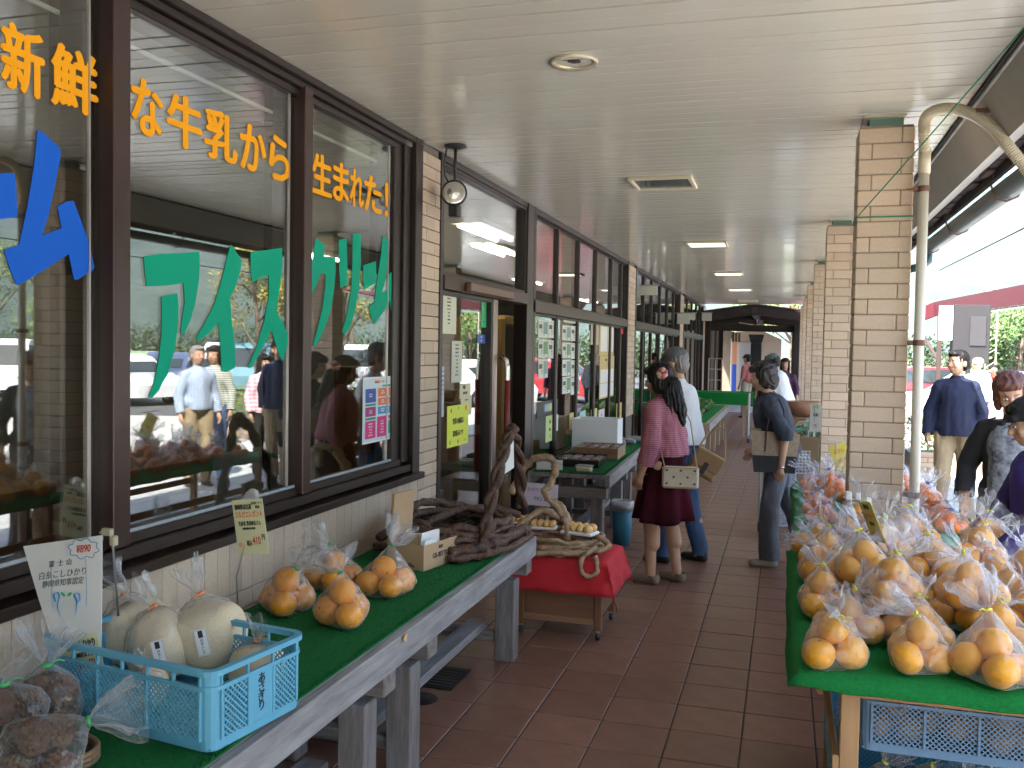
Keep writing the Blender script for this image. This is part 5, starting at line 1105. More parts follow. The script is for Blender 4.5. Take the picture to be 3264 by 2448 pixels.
for x in (.0, .458):
    for y in (.0, .42):
        MB().cham(x, x+.04, y, y+.04, .058, .439, .004).obj('leg', mat('cart_leg', (.20, .085, .04), .4), ct); k_ = MB().lathe([(.0, -.011), (.019, -.011), (.024, 0), (.019, .011), (0, .011)], 14, M=T(x+.02, y+.02, .0245, ry=90)).obj('caster', bk, ct, True); MB().cham(x+.01, x+.03, y+.008, y+.032, .045, .0575, .002).obj('caster_fork', chromeM, ct)
redc = mat('red_cloth', (.52, .012, .02), .8, noi=(30, .2), bump=(500, .3, .001)); mb = MB(); nx, ny = 44, 36
def clothz(x, y):      # local: table 0..w, 0..d
    w, d = .52, .48; ex = max(-x, x-w, 0); ey = max(-y, y-d, 0); return ex, ey
for j in range(ny+1):
    for i in range(nx+1):
        x = -.20+.92*i/nx; y = -.20+.86*j/ny; ex, ey = clothz(x, y); e = math.hypot(ex, ey); f = min(1, e/.02); dirx = -1 if x < 0 else 1; diry = -1 if y < 0 else 1
        px = min(max(x, -.006), .526); py = min(max(y, -.006), .486); fold = .006*math.sin((x-y)*30)+.006*math.sin((x+y)*23)
        mb.v.append((px+(dirx*(.012+e*.26+fold*e*4) if ex > 0 else 0), py+(diry*(.012+e*.18+fold*e*4) if ey > 0 else 0), .467-(e*.95 if e > 0 else 0)+.002*noise.noise(Vector((x*9, y*9, 0)))))
for j in range(ny):
    for i in range(nx): mb.f.append((j*(nx+1)+i, j*(nx+1)+i+1, (j+1)*(nx+1)+i+1, (j+1)*(nx+1)+i))
o = mb.obj('red_cloth', redc, None, True, T(-1.47, 5.09, 0)); s = o.modifiers.new('s', 'SOLIDIFY'); s.thickness = .002; tag(o, 'bright red cloth draped over the low cart', 'cloth')
ps = thing('notice', 'lilac handwritten notice standing behind the pale basket', 'notice'); Mq, w, h = quad(*[at(u, v, y=6.0) for u, v in ((1118, 1040), (1206, 1048), (1204, 1096), (1116, 1088))])
card('card', '', '', Mq, w, h, mat('lilac_paper', (.62, .52, .62), .6), [('お持ち帰り', 0, .2, .2, 1, inkG, .0), ('FIO 20', .2, -.2, .24, 1, inkG, .01)], parent=ps); q = at(1165, 1100, y=6.01); MB().box(q.x-.01, q.x+.01, 6.005, 6.015, 0, .74).obj('stake', shelfM, ps)

# --- goods on the second bench
B2 = T(-1.341, 7.366, .648, 1.6)
lq = thing('lacquer_tray', 'shallow black and dark red lacquer tray nearest on the second bench', 'tray', B2 @ T(-.56, .36, 0)); lb_ = mat('black_lacquer', (.015, .014, .014), .2); lr = mat('red_lacquer', (.20, .02, .02), .3)
MB().cham(0, .40, 0, .5, 0, .006, .002).obj('tray_base', lr, lq); MB().cham(-.008, .408, -.008, 0, 0, .06, .002).cham(-.008, .408, .5, .508, 0, .06, .002).cham(-.008, 0, 0, .5, 0, .06, .002).cham(.4, .408, 0, .5, 0, .06, .002).obj('tray_wall', lb_, lq)
def jar(lb, M, m, nm='jam_cup', g='small lidded cups on the trays'):
    j = thing(nm, lb, 'cup', M, g); MB().lathe([(0, 0), (.03, 0), (.036, .03), (.034, .034), (0, .034)], 16).obj('cup', m, j, True); MB().lathe([(.0, .042), (.03, .041), (.038, .036), (.038, .033)], 16).obj('clear_lid', FILM2, j, True)
redj = mat('dark_red_filling', (.16, .03, .02), .25)
wt_ = thing('wooden_tray', 'brown wooden tray box of lidded cups beside the white foam box', 'tray', B2 @ T(-.50, .98, 0)); wtm = mat('tray_wood', (.30, .17, .09), .5, noi=(6, .6))
MB().cham(0, .42, 0, .50, 0, .06, .003).obj('lower_box', wtm, wt_)
for a in ((0, .42, 0, .012), (0, .42, .488, .5), (0, .012, .0125, .4875), (.408, .42, .0125, .4875)): MB().cham(*a, .0605, .105, .002).obj('side_board', wtm, wt_)
for r in range(4):
    for c in range(4): jar('small dark red lidded cup in the wooden tray, %s row, %s' % (('nearest', 'second', 'third', 'farthest')[r], ('leftmost', 'second from left', 'third from left', 'rightmost')[c]), B2 @ T(-.50+.06+c*.10, .98+.06+r*.12, .062), redj)
for r in range(3):
    for c in range(4): jar('dark red lidded cup in the black lacquer tray, %s row, %s' % (('nearest', 'middle', 'farthest')[r], ('leftmost', 'second from left', 'third from left', 'rightmost')[c]), B2 @ T(-.56+.05+c*.10, .36+.2+r*.12, .0065, s=1.15), redj)
sb_ = thing('foam_box', 'open white foam box standing on the second bench', 'box', B2 @ T(-.64, 1.62, 0)); foam = mat('white_foam', (.80, .80, .83), .7)
for i, a in enumerate(((0, .46, 0, .025), (0, .46, .325, .35), (0, .025, .0255, .3245), (.435, .46, .0255, .3245))): MB().cham(*a, 0, .32, .003).obj('foam_wall', foam, sb_)
MB().box(.026, .434, .026, .324, 0, .02).obj('foam_bottom', foam, sb_)
pk_ = thing('tissue_box', 'white and magenta carton at the near left corner of the second bench', 'box', B2 @ T(-.63, .06, 0, 12)); MB().cham(0, .22, 0, .12, 0, .07, .002).obj('carton', mat('carton_white', (.7, .68, .68), .6), pk_); MB().box(.2205, .222, .01, .11, .01, .06).obj('magenta_end', mat('magenta', (.55, .03, .22), .5), pk_)
tp = thing('plastic_container', 'clear plastic container with pale food near the bench corner', 'container', B2 @ T(-.30, .10, 0, -10)); MB().cham(0, .12, 0, .08, 0, .035, .008).obj('food', mat('pale_food', (.68, .60, .38), .4), tp); MB().cham(-.012, .132, -.012, .092, .0355, .05, .008).obj('clear_lid', FILM2, tp)
tp = thing('clear_folder', 'flat bluish plastic sheet beside the food container', 'sheet', B2 @ T(-.36, .03, .0, 4)); MB().cham(0, .26, 0, .07, 0, .004, .001).obj('sheet', mat('blue_clear', (.10, .16, .25), .15), tp)
for i in range(3):
    v = thing('vegetable_pack', 'clear wrapped dark vegetable pack beyond the foam box, %s one' % ('near', 'middle', 'far')[i], 'vegetables', B2 @ T(-.35+.09*i, 2.15+.25*i, 0, 20*i), 'wrapped vegetable packs'); MB().cham(0, .16, 0, .12, 0, .05, .02).obj('vegetables', mat('aubergine', (.05, .02, .05), .3), v, True); MB().cham(-.01, .17, -.01, .13, -.0, .06, .02).obj('wrap', FILM, v, True)
tb_ = thing('waste_bin', 'blue waste bin lined with a pale bag under the second bench', 'bin', T(-1.30, 7.76, 0)); binm = mat('bin_blue', (.06, .26, .42), .45)
MB().lathe([(0, 0), (.072, 0), (.092, .35), (.086, .35), (.068, .01), (0, .01)], 28).obj('bin_body', binm, tb_, True); mb = MB().lathe([(.088, .30), (.096, .29), (.099, .33), (.097, .37), (.085, .38), (.080, .34), (.07, .2)], 40)
mb.v = [(x*(1+.05*noise.noise(Vector((x, y, z))*60)), y*(1+.05*noise.noise(Vector((x, y, z))*60+Vector((9, 0, 0)))), z+.008*noise.noise(Vector((x, y, z))*40)) for x, y, z in mb.v]; mb.obj('liner', film_mat('bin_liner', base=.6, crumple=.2, edge=.3), tb_, True)

# --- farther stalls
lw_ = mat('light_timber', (.46, .32, .22), .6, noi=(4, .5), stretch=(1, 1, .2), col2=(.33, .21, .13))
fb = thing('timber_stall', 'light timber stall with cabbages farther along the shop front', 'stall', T(-1.95, 13.3, 0)); 
MB().cham(0, .92, 0, 4.6, .60, .64, .004).obj('stall_top', lw_, fb); MB().cham(.0, .92, -.03, -.001, .50, .64, .003).obj('end_board', lw_, fb); MB().cham(.921, .95, -.03, 4.6, .52, .64, .003).obj('front_board', woodG, fb)
for y in (.1, 1.2, 2.3, 3.4, 4.4):
    for x in (.1, .78): MB().cham(x, x+.09, y, y+.09, 0, .599, .004).obj('leg', lw_, fb)
    MB().cham(.05, .88, y-.03, y-.001, .38, .499, .003).obj('brace', lw_, fb)
tag(MB().cham(-1.94, -1.06, 13.31, 17.85, .641, .65, .002).obj('turf_mat', turfB), 'green turf on the light timber stall', 'turf mat')
cab = mat('cabbage', (.32, .48, .16), .5, noi=(6, .7), col2=(.16, .30, .07), bump=(25, .6, .01)); cab2 = mat('leafy_green', (.10, .22, .06), .5, noi=(12, .7))
for i, (x, y, s) in enumerate(((-1.35, 14.0, 1), (-1.62, 14.1, .95), (-1.5, 14.45, 1), (-1.75, 14.6, .9))):
    c = thing('cabbage', 'pale green cabbage on the timber stall, %s' % ('frontmost right', 'front left', 'behind centre', 'rear left')[i], 'cabbage', T(x, y, .651, s=s), 'cabbages'); h_ = MB().ball((0, 0, .10), (.12, .12, .10), 18, 12); h_.v = [tuple(Vector((0, 0, .1))+(Vector(q)-Vector((0, 0, .1)))*(1+.1*noise.noise(Vector(q)*14))) for q in h_.v]; h_.obj('head', cab, c, True)
    lb2 = MB(); rr2 = random.Random(i); leaves(lb2, (0, 0, .06), (.17, .17, .07), 40, .10, rr2, .7); lb2.obj('outer_leaves', cab, c)
for i in range(6):
    x, y = -1.3-.12*(i % 3), 15.2+.5*(i//3)+.1*i; v = thing('greens_bunch', 'leafy green bunch on the timber stall, number %s from the front' % ('one', 'two', 'three', 'four', 'five', 'six')[i], 'vegetables', T(x, y, .651)); lb2 = MB(); leaves(lb2, (0, 0, .10), (.16, .2, .10), 160, .09, random.Random(i), .2); lb2.obj('leaf_mass', cab2, v)
cp = thing('cardboard_tray', 'flat pale carton in front of the cabbages', 'carton', T(-1.6, 13.45, .651)); MB().cham(0, .42, 0, .18, 0, .05, .004).obj('carton', mat('pale_carton', (.55, .55, .48), .6), cp)
t4 = table('green covered table crossing behind the timber stall', -1.7, -.62, 18.6, 19.4, .84, lw_); tag(MB().cham(-1.74, -.58, 18.56, 19.44, .8405, .852, .003).obj('turf_mat', turfB), 'bright green cover on the crossing table, lit by the far opening', 'turf mat'); tag(MB().cham(-1.74, -.58, 18.53, 18.555, .62, .85, .003).obj('turf_skirt', turfB), 'green skirt hanging from the crossing table', 'turf mat')
rk = thing('wire_rack', 'cream tubular rack standing behind the crossing table', 'rack', T(-1.70, 21.8, 0)); rm = mat('cream_tube', (.62, .48, .36), .4)
for x in (0.0, .15, .30): MB().tube([(x, 0, 0), (x, 0, 1.42), (x, 0, 1.48)] if x else [(0, 0, 0), (0, 0, 1.5)], .014, 8).obj('upright', rm, rk)
for z in (.75, 1.0, 1.25, 1.5): MB().tube([(0, 0, z), (.30, 0, z)], .012, 8).obj('rail', rm, rk)
tr = thing('hand_trolley', 'grey folding trolley frame parked beside the crossing table', 'trolley', T(-.62, 17.3, 0)); gyt = mat('grey_tube', (.38, .40, .42), .35, .6)
for y in (0, .5): MB().tube([(0, y, .06), (0, y, .9)], .016, 8).obj('upright', gyt, tr); MB().tube([(-.02, y, .1), (.28, y, .04)], .014, 8).obj('foot', gyt, tr)
for z in (.15, .55, .88): MB().tube([(0, 0, z), (0, .5, z)], .014, 8).obj('rail', gyt, tr)
for y in (0, .5): MB().lathe([(0, -.015), (.045, -.015), (.05, 0), (.045, .015), (0, .015)], 14, M=T(.01, y, .05, ry=90)).obj('caster', bk, tr, True)
# right side, between second and third pillars
table('third display table with green cloth beyond the second pillar', .13, 1.0, 8.95, 10.75, .69); cloth_turf('green cloth on the third table beyond the second pillar', .12, 1.02, 8.93, 10.78, .696, turfB, 5)
q = thing('brown_carton', 'dark brown cardboard carton leaning at the second pillar', 'carton', T(.10, 8.32, .0)); MB().cham(0, .2, 0, .12, .60, .93, .004).obj('carton', mat('dark_carton', (.16, .10, .05), .8), q); MB().cham(.02, .18, .02, .1, 0, .599, .004).obj('support', shelfM, q)
q = thing('produce_basket', 'round woven basket on a dark stand by the third pillar', 'basket', T(.22, 11.6, 0)); MB().lathe([(0, .92), (.16, .92), (.21, 1.08), (.19, 1.08), (.14, .94), (0, .94)], 24).obj('bowl', mat('basket_brown', (.30, .15, .08), .7, bump=(60, .8)), q, True); MB().cham(-.16, .16, -.16, .16, 0, .90, .006).obj('stand', shelfM, q)
for i, (x, y, z, c_) in enumerate(((.40, 10.9, .71, 'blue'), (.30, 10.2, .71, 'green'), (.42, 9.6, .71, 'green'))):
    q = thing('produce_pile', 'heap of %s wrapped vegetables on the third table, %s' % (c_, ('farthest', 'middle', 'nearest')[i]), 'vegetables', T(x, y, z)); lb2 = MB(); leaves(lb2, (0, 0, .11), (.2, .2, .11), 220, .08, random.Random(i), .2); lb2.obj('leaf_mass', cab2, q); MB().lathe([(.20, 0), (.22, .1), (.15, .22), (.0, .26)], 18).obj('wrap', FILM, q, True)
# shopping cart beyond the woman in navy
sc = thing('shopping_cart', 'shopping cart with a grey basket standing behind the woman with the tote bag', 'cart', T(-.12, 8.25, 0, 8)); bas = mat('basket_greyblue', (.30, .34, .42), .5)
for y in (0, .5):
    for x in (0, .42): MB().lathe([(0, -.012), (.045, -.012), (.052, 0), (.045, .012), (0, .012)], 14, M=T(x, y, .052, ry=90)).obj('wheel', bk, sc, True)
for x in (0, .42): MB().tube([(x, 0, .10), (x, .5, .10), (x, .58, .95)], .012, 8).obj('frame_tube', gyt, sc, True); MB().tube([(x, 0, .1), (x, .12, .55), (x, .5, .6)], .010, 8).obj('frame_tube', gyt, sc, True)
MB().tube([(0, .58, .95), (.42, .58, .95)], .014, 8).obj('push_bar', mat('green_bar', (.1, .3, .2), .4), sc)
for z in (.16, .62):
    lt = MB()
    for i in range(15): lt.box(.01+i*.028, .016+i*.028, .02, .024, z, z+.20).box(.01+i*.028, .016+i*.028, .476, .48, z, z+.20)
    for i in range(8): lt.box(.01, .41, .0195, .0245, z+i*.027, z+.006+i*.027).box(.01, .0145, .02, .48, z+i*.027, z+.006+i*.027).box(.405, .41, .02, .48, z+i*.027, z+.006+i*.027)
    lt.box(.01, .41, .02, .48, z-.006, z); stuff(lt.obj('basket_mesh', bas, sc))
# ================================================================= LETTERING AND NOTICES ON THE GLASS
XL = XG+.0012
Mg = Matrix(((0, 0, 1, XL), (1, 0, 0, 0), (0, 1, 0, 0), (0, 0, 0, 1)))     # local x -> world y, local y -> world z, faces the walk
def gm_(u, v): p = un(u, v, x=XL); return p.y, p.z
vin_o = mat('vinyl_orange', (.86, .36, .01), .6, spec=.15); vin_b = mat('vinyl_blue', (.008, .11, .60), .6, spec=.15); vin_g = mat('vinyl_green', (.0, .34, .215), .6, spec=.15)
ol = thing('orange_lettering', 'large orange characters across the top of the shop windows', 'lettering')
for ch, u0, u1, vt, vb in (('新', 2, 97, 40, 222), ('鮮', 110, 212, 88, 255), ('な', 283, 352, 168, 303), ('牛', 360, 437, 196, 334), ('乳', 441, 513, 234, 362), ('か', 518, 575, 265, 378), ('ら', 581, 627, 290, 394), ('生', 674, 718, 330, 428), ('ま', 720, 755, 345, 440), ('れ', 757, 787, 362, 450), ('た', 788, 826, 378, 466), ('!', 833, 840, 398, 470)):
    y0, _ = gm_(u0, 300); y1, _ = gm_(u1, 300); um = (u0+u1)/2; zt = 2.548; zb = 2.358
    mb = MB(); text_mb(mb, ch, Matrix(), 1, 1, .034, depth=.001); xs = [q[0] for q in mb.v]; ys = [q[1] for q in mb.v]
    sx = (y1-y0)/(max(xs)-min(xs)); sy = (zt-zb)/(max(ys)-min(ys))
    mb.v = [tuple(Mg @ Vector(((q[0]-min(xs))*sx+y0, (q[1]-min(ys))*sy+zb, q[2]))) for q in mb.v]; mb.obj('character', vin_o, ol)
def poly(pts, ox, oy, s, par, m):
    q = [gm_((ox+x/s)*2212/3264, (oy+y/s)*2212/3264) for x, y in pts]; MB().prism(q, .001, Mg).obj('character', m, par)
gl_ = thing('green_lettering', 'large green angular katakana on the middle and right window panes', 'lettering')
a = (440, 720, 2.86)
poly([(50, 282), (150, 262), (300, 250), (420, 248), (555, 232), (562, 280), (556, 480), (522, 700), (470, 880), (415, 990), (388, 975), (398, 860), (425, 700), (414, 520), (260, 545), (78, 552), (62, 420)], *a, gl_, vin_g)
poly([(212, 645), (355, 615), (368, 720), (360, 920), (335, 1120), (270, 1350), (210, 1450), (190, 1500), (120, 1575), (92, 1560), (140, 1440), (190, 1200), (212, 1000), (216, 800)], *a, gl_, vin_g)
poly([(845, 170), (946, 315), (930, 420), (885, 560), (838, 665), (850, 830), (880, 1080), (888, 1290), (800, 1335), (762, 1320), (745, 1000), (730, 880), (640, 985), (545, 1050), (530, 1020), (620, 860), (690, 720), (760, 500), (815, 270)], *a, gl_, vin_g)
poly([(1025, 240), (1200, 215), (1312, 200), (1312, 380), (1285, 600), (1262, 785), (1325, 890), (1370, 1010), (1350, 1130), (1316, 1235), (1290, 1190), (1220, 960), (1208, 950), (1160, 1060), (1090, 1200), (1020, 1300), (1002, 1285), (1080, 1100), (1150, 860), (1190, 650), (1192, 450), (1110, 475), (1040, 515), (1025, 400)], *a, gl_, vin_g)
a = (960, 720, 4.147)
poly([(190, 155), (310, 255), (300, 400), (450, 415), (455, 600), (430, 860), (385, 1120), (310, 1350), (235, 1510), (180, 1592), (150, 1580), (210, 1380), (280, 1080), (318, 800), (320, 635), (250, 635), (205, 770), (150, 890), (130, 860), (135, 560), (160, 330)], *a, gl_, vin_g)
poly([(495, 185), (600, 165), (612, 600), (605, 775), (515, 825), (500, 560)], *a, gl_, vin_g)
poly([(680, 105), (785, 105), (788, 500), (760, 850), (710, 1120), (655, 1320), (575, 1440), (535, 1400), (600, 1200), (660, 850), (675, 500)], *a, gl_, vin_g)
poly([(818, 520), (985, 465), (992, 600), (985, 760), (905, 800), (835, 840), (818, 700)], *a, gl_, vin_g)
poly([(1080, 130), (1110, 145), (1165, 240), (1150, 370), (1115, 700), (1065, 900), (1150, 830), (1132, 660), (1190, 610), (1225, 740), (1262, 920), (1282, 1090), (1200, 1200), (1185, 1100), (1168, 985), (1080, 1150), (960, 1305), (935, 1230), (890, 1070), (965, 1010), (1000, 740), (1050, 400)], *a, gl_, vin_g)
bl_ = thing('blue_lettering', 'large blue angular katakana on the leftmost window pane', 'lettering'); a = (0, 380, 3.0156)
poly([(358, 105), (395, 115), (575, 275), (582, 340), (530, 620), (470, 900), (400, 1120), (590, 1045), (550, 840), (640, 790), (705, 785), (770, 960), (850, 1180), (905, 1420), (890, 1450), (740, 1545), (710, 1540), (660, 1295), (450, 1430), (180, 1595), (150, 1580), (90, 1430), (38, 1255), (180, 1210), (260, 850), (325, 450)], *a, bl_, vin_b)
poly([(-400, 540), (-100, 525), (130, 515), (150, 600), (165, 930), (150, 945), (0, 960), (-300, 985), (-400, 990)], *a, bl_, vin_b)

def pane_card(name, lb, cat, u0, v0, u1, v1, m, lines=(), x=XL+.0006, group=None, par=None):
    p = un(u0, v0, x=x); q = un(u1, v1, x=x); zt = p.z; y0, y1 = p.y, q.y; zb = q.z; c = Matrix.Translation((x+.001, (y0+y1)/2, (zt+zb)/2)) @ Matrix(((0, 0, 1, 0), (1, 0, 0, 0), (0, 1, 0, 0), (0, 0, 0, 1)))
    return card(name, lb, cat, c, y1-y0, zt-zb, m, list(lines), group, parent=par), y1-y0, zt-zb
# colourful poster, right window pane
s, w, h = pane_card('poster', 'colourful gridded poster in a white frame on the right window pane', 'poster', 786, 819, 861, 941, mat('poster_sheet', (.55, .66, .72), .4))
MB().box(-w/2-.008, w/2+.008, -h/2-.008, h/2+.008, -.003, -.0015).obj('white_frame', paperW, s)
cc = {k: mat('print_'+k, v, .5) for k, v in dict(navy=(.03, .07, .35), orange=(.75, .16, .05), plum=(.35, .02, .18), magenta=(.65, .02, .20), cyan=(.05, .28, .55), green=(.02, .28, .12), red=(.6, .05, .08)).items()}
for k_, x0, x1, y0, y1 in (('navy', .04, .32, .62, .84), ('orange', .38, .64, .70, .84), ('orange', .68, .96, .70, .84), ('orange', .38, .64, .56, .68), ('orange', .68, .96, .56, .68), ('plum', .04, .32, .40, .55), ('cyan', .38, .64, .42, .54), ('cyan', .68, .96, .42, .54), ('magenta', .04, .32, .05, .33), ('magenta', .36, .64, .05, .38), ('red', .68, .96, .32, .38), ('green', .68, .96, .08, .30), ('green', .04, .32, .565, .605), ('green', .04, .32, .345, .385), ('green', .5, .9, .86, .89), ('green', .62, .66, .42, .70)):
    MB().box((x0-.5)*w, (x1-.5)*w, (y0-.5)*h, (y1-.5)*h, .0001, .0005).obj('colour_block', cc[k_], s)
mb = MB(); rr = random.Random(9); text_mb(mb, '朝霧高原フードパーク', T(-.05*w, .44*h, .0006), .05*h, .9, .02); mb.obj('lettering', inkO, s); mb = MB()
for x, y in ((.18, .73), (.51, .77), (.82, .77), (.51, .62), (.82, .62), (.18, .47), (.51, .48), (.82, .48), (.18, .2), (.5, .22), (.82, .2)):
    for l in range(2 if y > .4 else 5): text_mb(mb, rr.choice(('おすすめ品', '新商品のご案内', '地元の野菜', '営業時間案内')), T((x-.5)*w, (y-.5)*h+(.02-l*.035)*h if y > .4 else (y-.5)*h+(.08-l*.045)*h, .0006), .026*h, .8)
mb.obj('lettering', paperW, s)
# door notices
L5 = ('本日のおすすめ', '朝どれ野菜各種', '静岡県産お茶', '富士宮やきそば', 'しいたけ', '牛乳・卵', '季節の果物', 'わさび漬')
def listlines(n, sz=.045, ink=None, top=.40, step=.09): return [(L5[i % 8], 0, top-i*step, sz, .8, ink or inkG, .0) for i in range(n)]
pane_card('notice', 'long pale handwritten list at the top left of the door glass', 'notice', 953, 634, 985, 722, mat('cream_paper', (.66, .68, .55), .6), listlines(8, .05))
pane_card('notice', 'narrow pale list just below and right of the long list on the door', 'notice', 976, 736, 997, 825, mat('cream_paper2', (.60, .62, .52), .6), listlines(9, .045))
pane_card('notice', 'thin white paper strip at the left edge of the door glass', 'notice', 951, 792, 958, 900, mat('paper_bluewhite', (.55, .6, .66), .6), listlines(6, .03))
pane_card('notice', 'small opening hours card on the door glass above the yellow poster', 'notice', 993, 830, 1016, 858, mat('cream_paper3', (.72, .66, .45), .6), [('時間', -.25, .25, .28, .9, inkK, .02), ('8:30~18:30', 0, -.15, .26, .75, inkK, .02)])
pane_card('notice', 'pale paper behind the opening hours card on the door', 'notice', 996, 857, 1018, 895, mat('cream_paper3', (.72, .66, .45), .6), listlines(3, .1, inkG, .3, .25), x=XL+.0002)
s, w, h = pane_card('poster', 'bright yellow poster with vegetable drawings on the sliding door glass', 'poster', 966, 878, 1011, 956, paperB, [('野菜の価格は', 0, .10, .16, .80, inkK, .03), ('消費税込みです', 0, -.20, .15, .72, inkK, .03)], x=XL+.002)
for x, y, c, r in ((-.33, .38, (.75, .12, .04), .05), (.36, .40, (.75, .08, .03), .06), (0, .42, (.1, .4, .1), .03), (-.36, -.38, (.2, .5, .1), .05), (0, -.40, (.75, .15, .03), .05), (.34, -.40, (.35, .55, .1), .04)): MB().ball((x*w, y*h, .0007), (r*h, r*h*1.1, .0006), 12, 6).obj('vegetable_drawing', mat('print_veg_%d_%d' % (c[0]*10, c[1]*10), c, .5), s, True)
pane_card('sticker', 'tall green and orange sticker at the right top of the sliding door glass', 'sticker', 1040, 648, 1050, 708, mat('sticker_green', (.03, .5, .22), .4), [('新', 0, .3, .12, .8, inkO, .03), ('米', 0, .1, .12, .8, inkO, .03), ('入荷', 0, -.1, .08, .6, inkO, .03), ('中', 0, -.3, .10, .8, inkK, .03)])
pane_card('sticker', 'small blue sticker with white figures under the green sticker', 'sticker', 1031, 722, 1048, 742, mat('sticker_blue', (.02, .08, .42), .4), [('OPEN', 0, .2, .3, .7, paperW, .02), ('9:00', 0, -.2, .3, .8, paperW, .02)])
# price sheets on the shop front
prG = mat('print_greenpic', (.20, .36, .18), .6); prT = mat('print_tealpic', (.25, .38, .36), .6); prW = mat('sheet_white', (.72, .74, .68), .6)
pane_card('header_sheet', 'red and white header sheet above the price sheets on the first shop front pane', 'notice', 1165, 663, 1204, 688, mat('header_red', (.62, .08, .08), .6), [('本日の', -.9, 0, .5, .7, paperW, .03), ('お買得品', .8, 0, .5, .7, paperW, .03)])
pane_card('header_sheet', 'grey printed header sheet above the price sheets on the second shop front pane', 'notice', 1218, 674, 1249, 700, prW, [('野菜の', -.6, .15, .4, .7, inkG, .02), ('ご案内', .6, -.1, .4, .7, inkG, .02)])
k = 0
for (u0, uw, rows, vt, dv, sl, pane) in ((1163, 20, 3, 690, 43, .20, 'first'), (1215, 17, 4, 702, 37.5, .20, 'second')):
    for r in range(rows):
        for c in range(2):
            if pane == 'first' and r == 2 and c == 1: continue
            ua = u0+c*(uw+1.5); va = vt+r*dv+(1.5 if c else 0); k += 1
            s, w, h = pane_card('price_sheet', 'white vegetable price sheet on the %s shop front pane, %s row, %s column' % (pane, ('top', 'second', 'third', 'bottom')[r], ('left', 'right')[c]), 'notice', ua, va, ua+uw, va+dv-3.5, prW, [('今月の', -.35, .38, .06, .8, inkK, .01), ('野菜', -.3, -.12, .10, .8, inkK, .03), ('100円', .2, -.38, .08, .8, inkK, .02), ('出荷者', -.3, -.25, .06, .8, inkG, .01)], group='white price sheets on the shop front')
            MB().box(.02*w, .46*w, -.30*h, .40*h, .0002, .0006).obj('picture', prG if (r+c) % 2 else prT, s); MB().box(-.42*w, -.10*w, .0*h, .24*h, .0002, .0006).obj('picture', mat('print_dark', (.10, .11, .08), .6), s)
pane_card('poster', 'row of coloured round emblems on a dark strip low on the first shop front pane', 'poster', 1160, 870, 1204, 893, mat('strip_dark', (.03, .03, .035), .5), [('●', x, 0, .75, .7, mt, .0) for x, mt in ((-.85, inkB), (-.5, mat('ink_grey2', (.5, .5, .55), .5)), (-.15, mat('ink_pink', (.7, .3, .35), .5)), (.2, mat('ink_lime', (.5, .7, .1), .5)), (.55, mat('ink_mint', (.4, .7, .6), .5)), (.85, paperW))])
pane_card('price_card', 'light green and yellow price card low behind the first shop front pane', 'price card', 1179, 900, 1196, 950, mat('card_lime', (.55, .72, .30), .6), [('特価', 0, .25, .16, .8, inkR, .02), ('100円', 0, -.05, .14, .7, inkK, .02), ('一袋', 0, -.3, .14, .8, inkO, .02)])
for i, (u, v, m_, lb) in enumerate(((1199, 898, paperW, 'white price card with red figures beside the light green card'), (1236, 893, mat('card_orange', (.75, .60, .25), .6), 'yellow-orange price card on a stake behind the second pane'), (1258, 890, mat('card_aqua', (.35, .65, .62), .6), 'pale aqua price card on a stake behind the third pane'), (1283, 885, mat('card_yellow2', (.62, .60, .22), .6), 'small yellow price card behind the fourth pane'), (1299, 886, mat('card_pinkwhite', (.72, .62, .66), .6), 'pinkish white price card behind the fourth pane, left of the foam box top'), (1338, 872, mat('card_orange', (.75, .60, .25), .6), 'orange patterned price card near the end of the first shop front'))):
    pane_card('price_card', lb, 'price card', u-6, v, u+6, v+32, m_, [('円', .1, -.2, .25, .7, inkR, .02), ('120', 0, .15, .22, .7, inkR, .02)])
pane_card('notice', 'brown-edged typed list on the third shop front pane', 'notice', 1277, 690, 1293, 745, mat('tan_paper', (.50, .42, .32), .6), listlines(7, .06))
for i, (v0, v1, lb) in enumerate(((676, 768, 'upper yellow board of papers on the fourth shop front pane'), (769, 855, 'lower yellow board with two white sheets on the fourth shop front pane'))):
    s, w, h = pane_card('notice_board', lb, 'notice board', 1296, v0, 1325, v1, mat('board_yellow', (.62, .48, .20), .6), [('お知らせ', -.15, .40, .07, .8, inkK, .01), ('営業案内', .15, .30, .07, .8, inkK, .01)])
    for j in range(2): MB().box(-.45*w if i else (-.42+.5*j)*w, .45*w if i else (0.02+.42*j)*w, (-.46+.33*j)*h if i else -.4*h, (-.15+.33*j)*h if i else .2*h, .0003, .0008).obj('white_sheet', paperW, s)
pane_card('sticker', 'small red label at the top right of the last pane before the tiled column', 'sticker', 1342, 690, 1350, 722, mat('label_red', (.65, .02, .03), .5), [('禁煙', 0, .1, .2, .8, paperW, .02)])
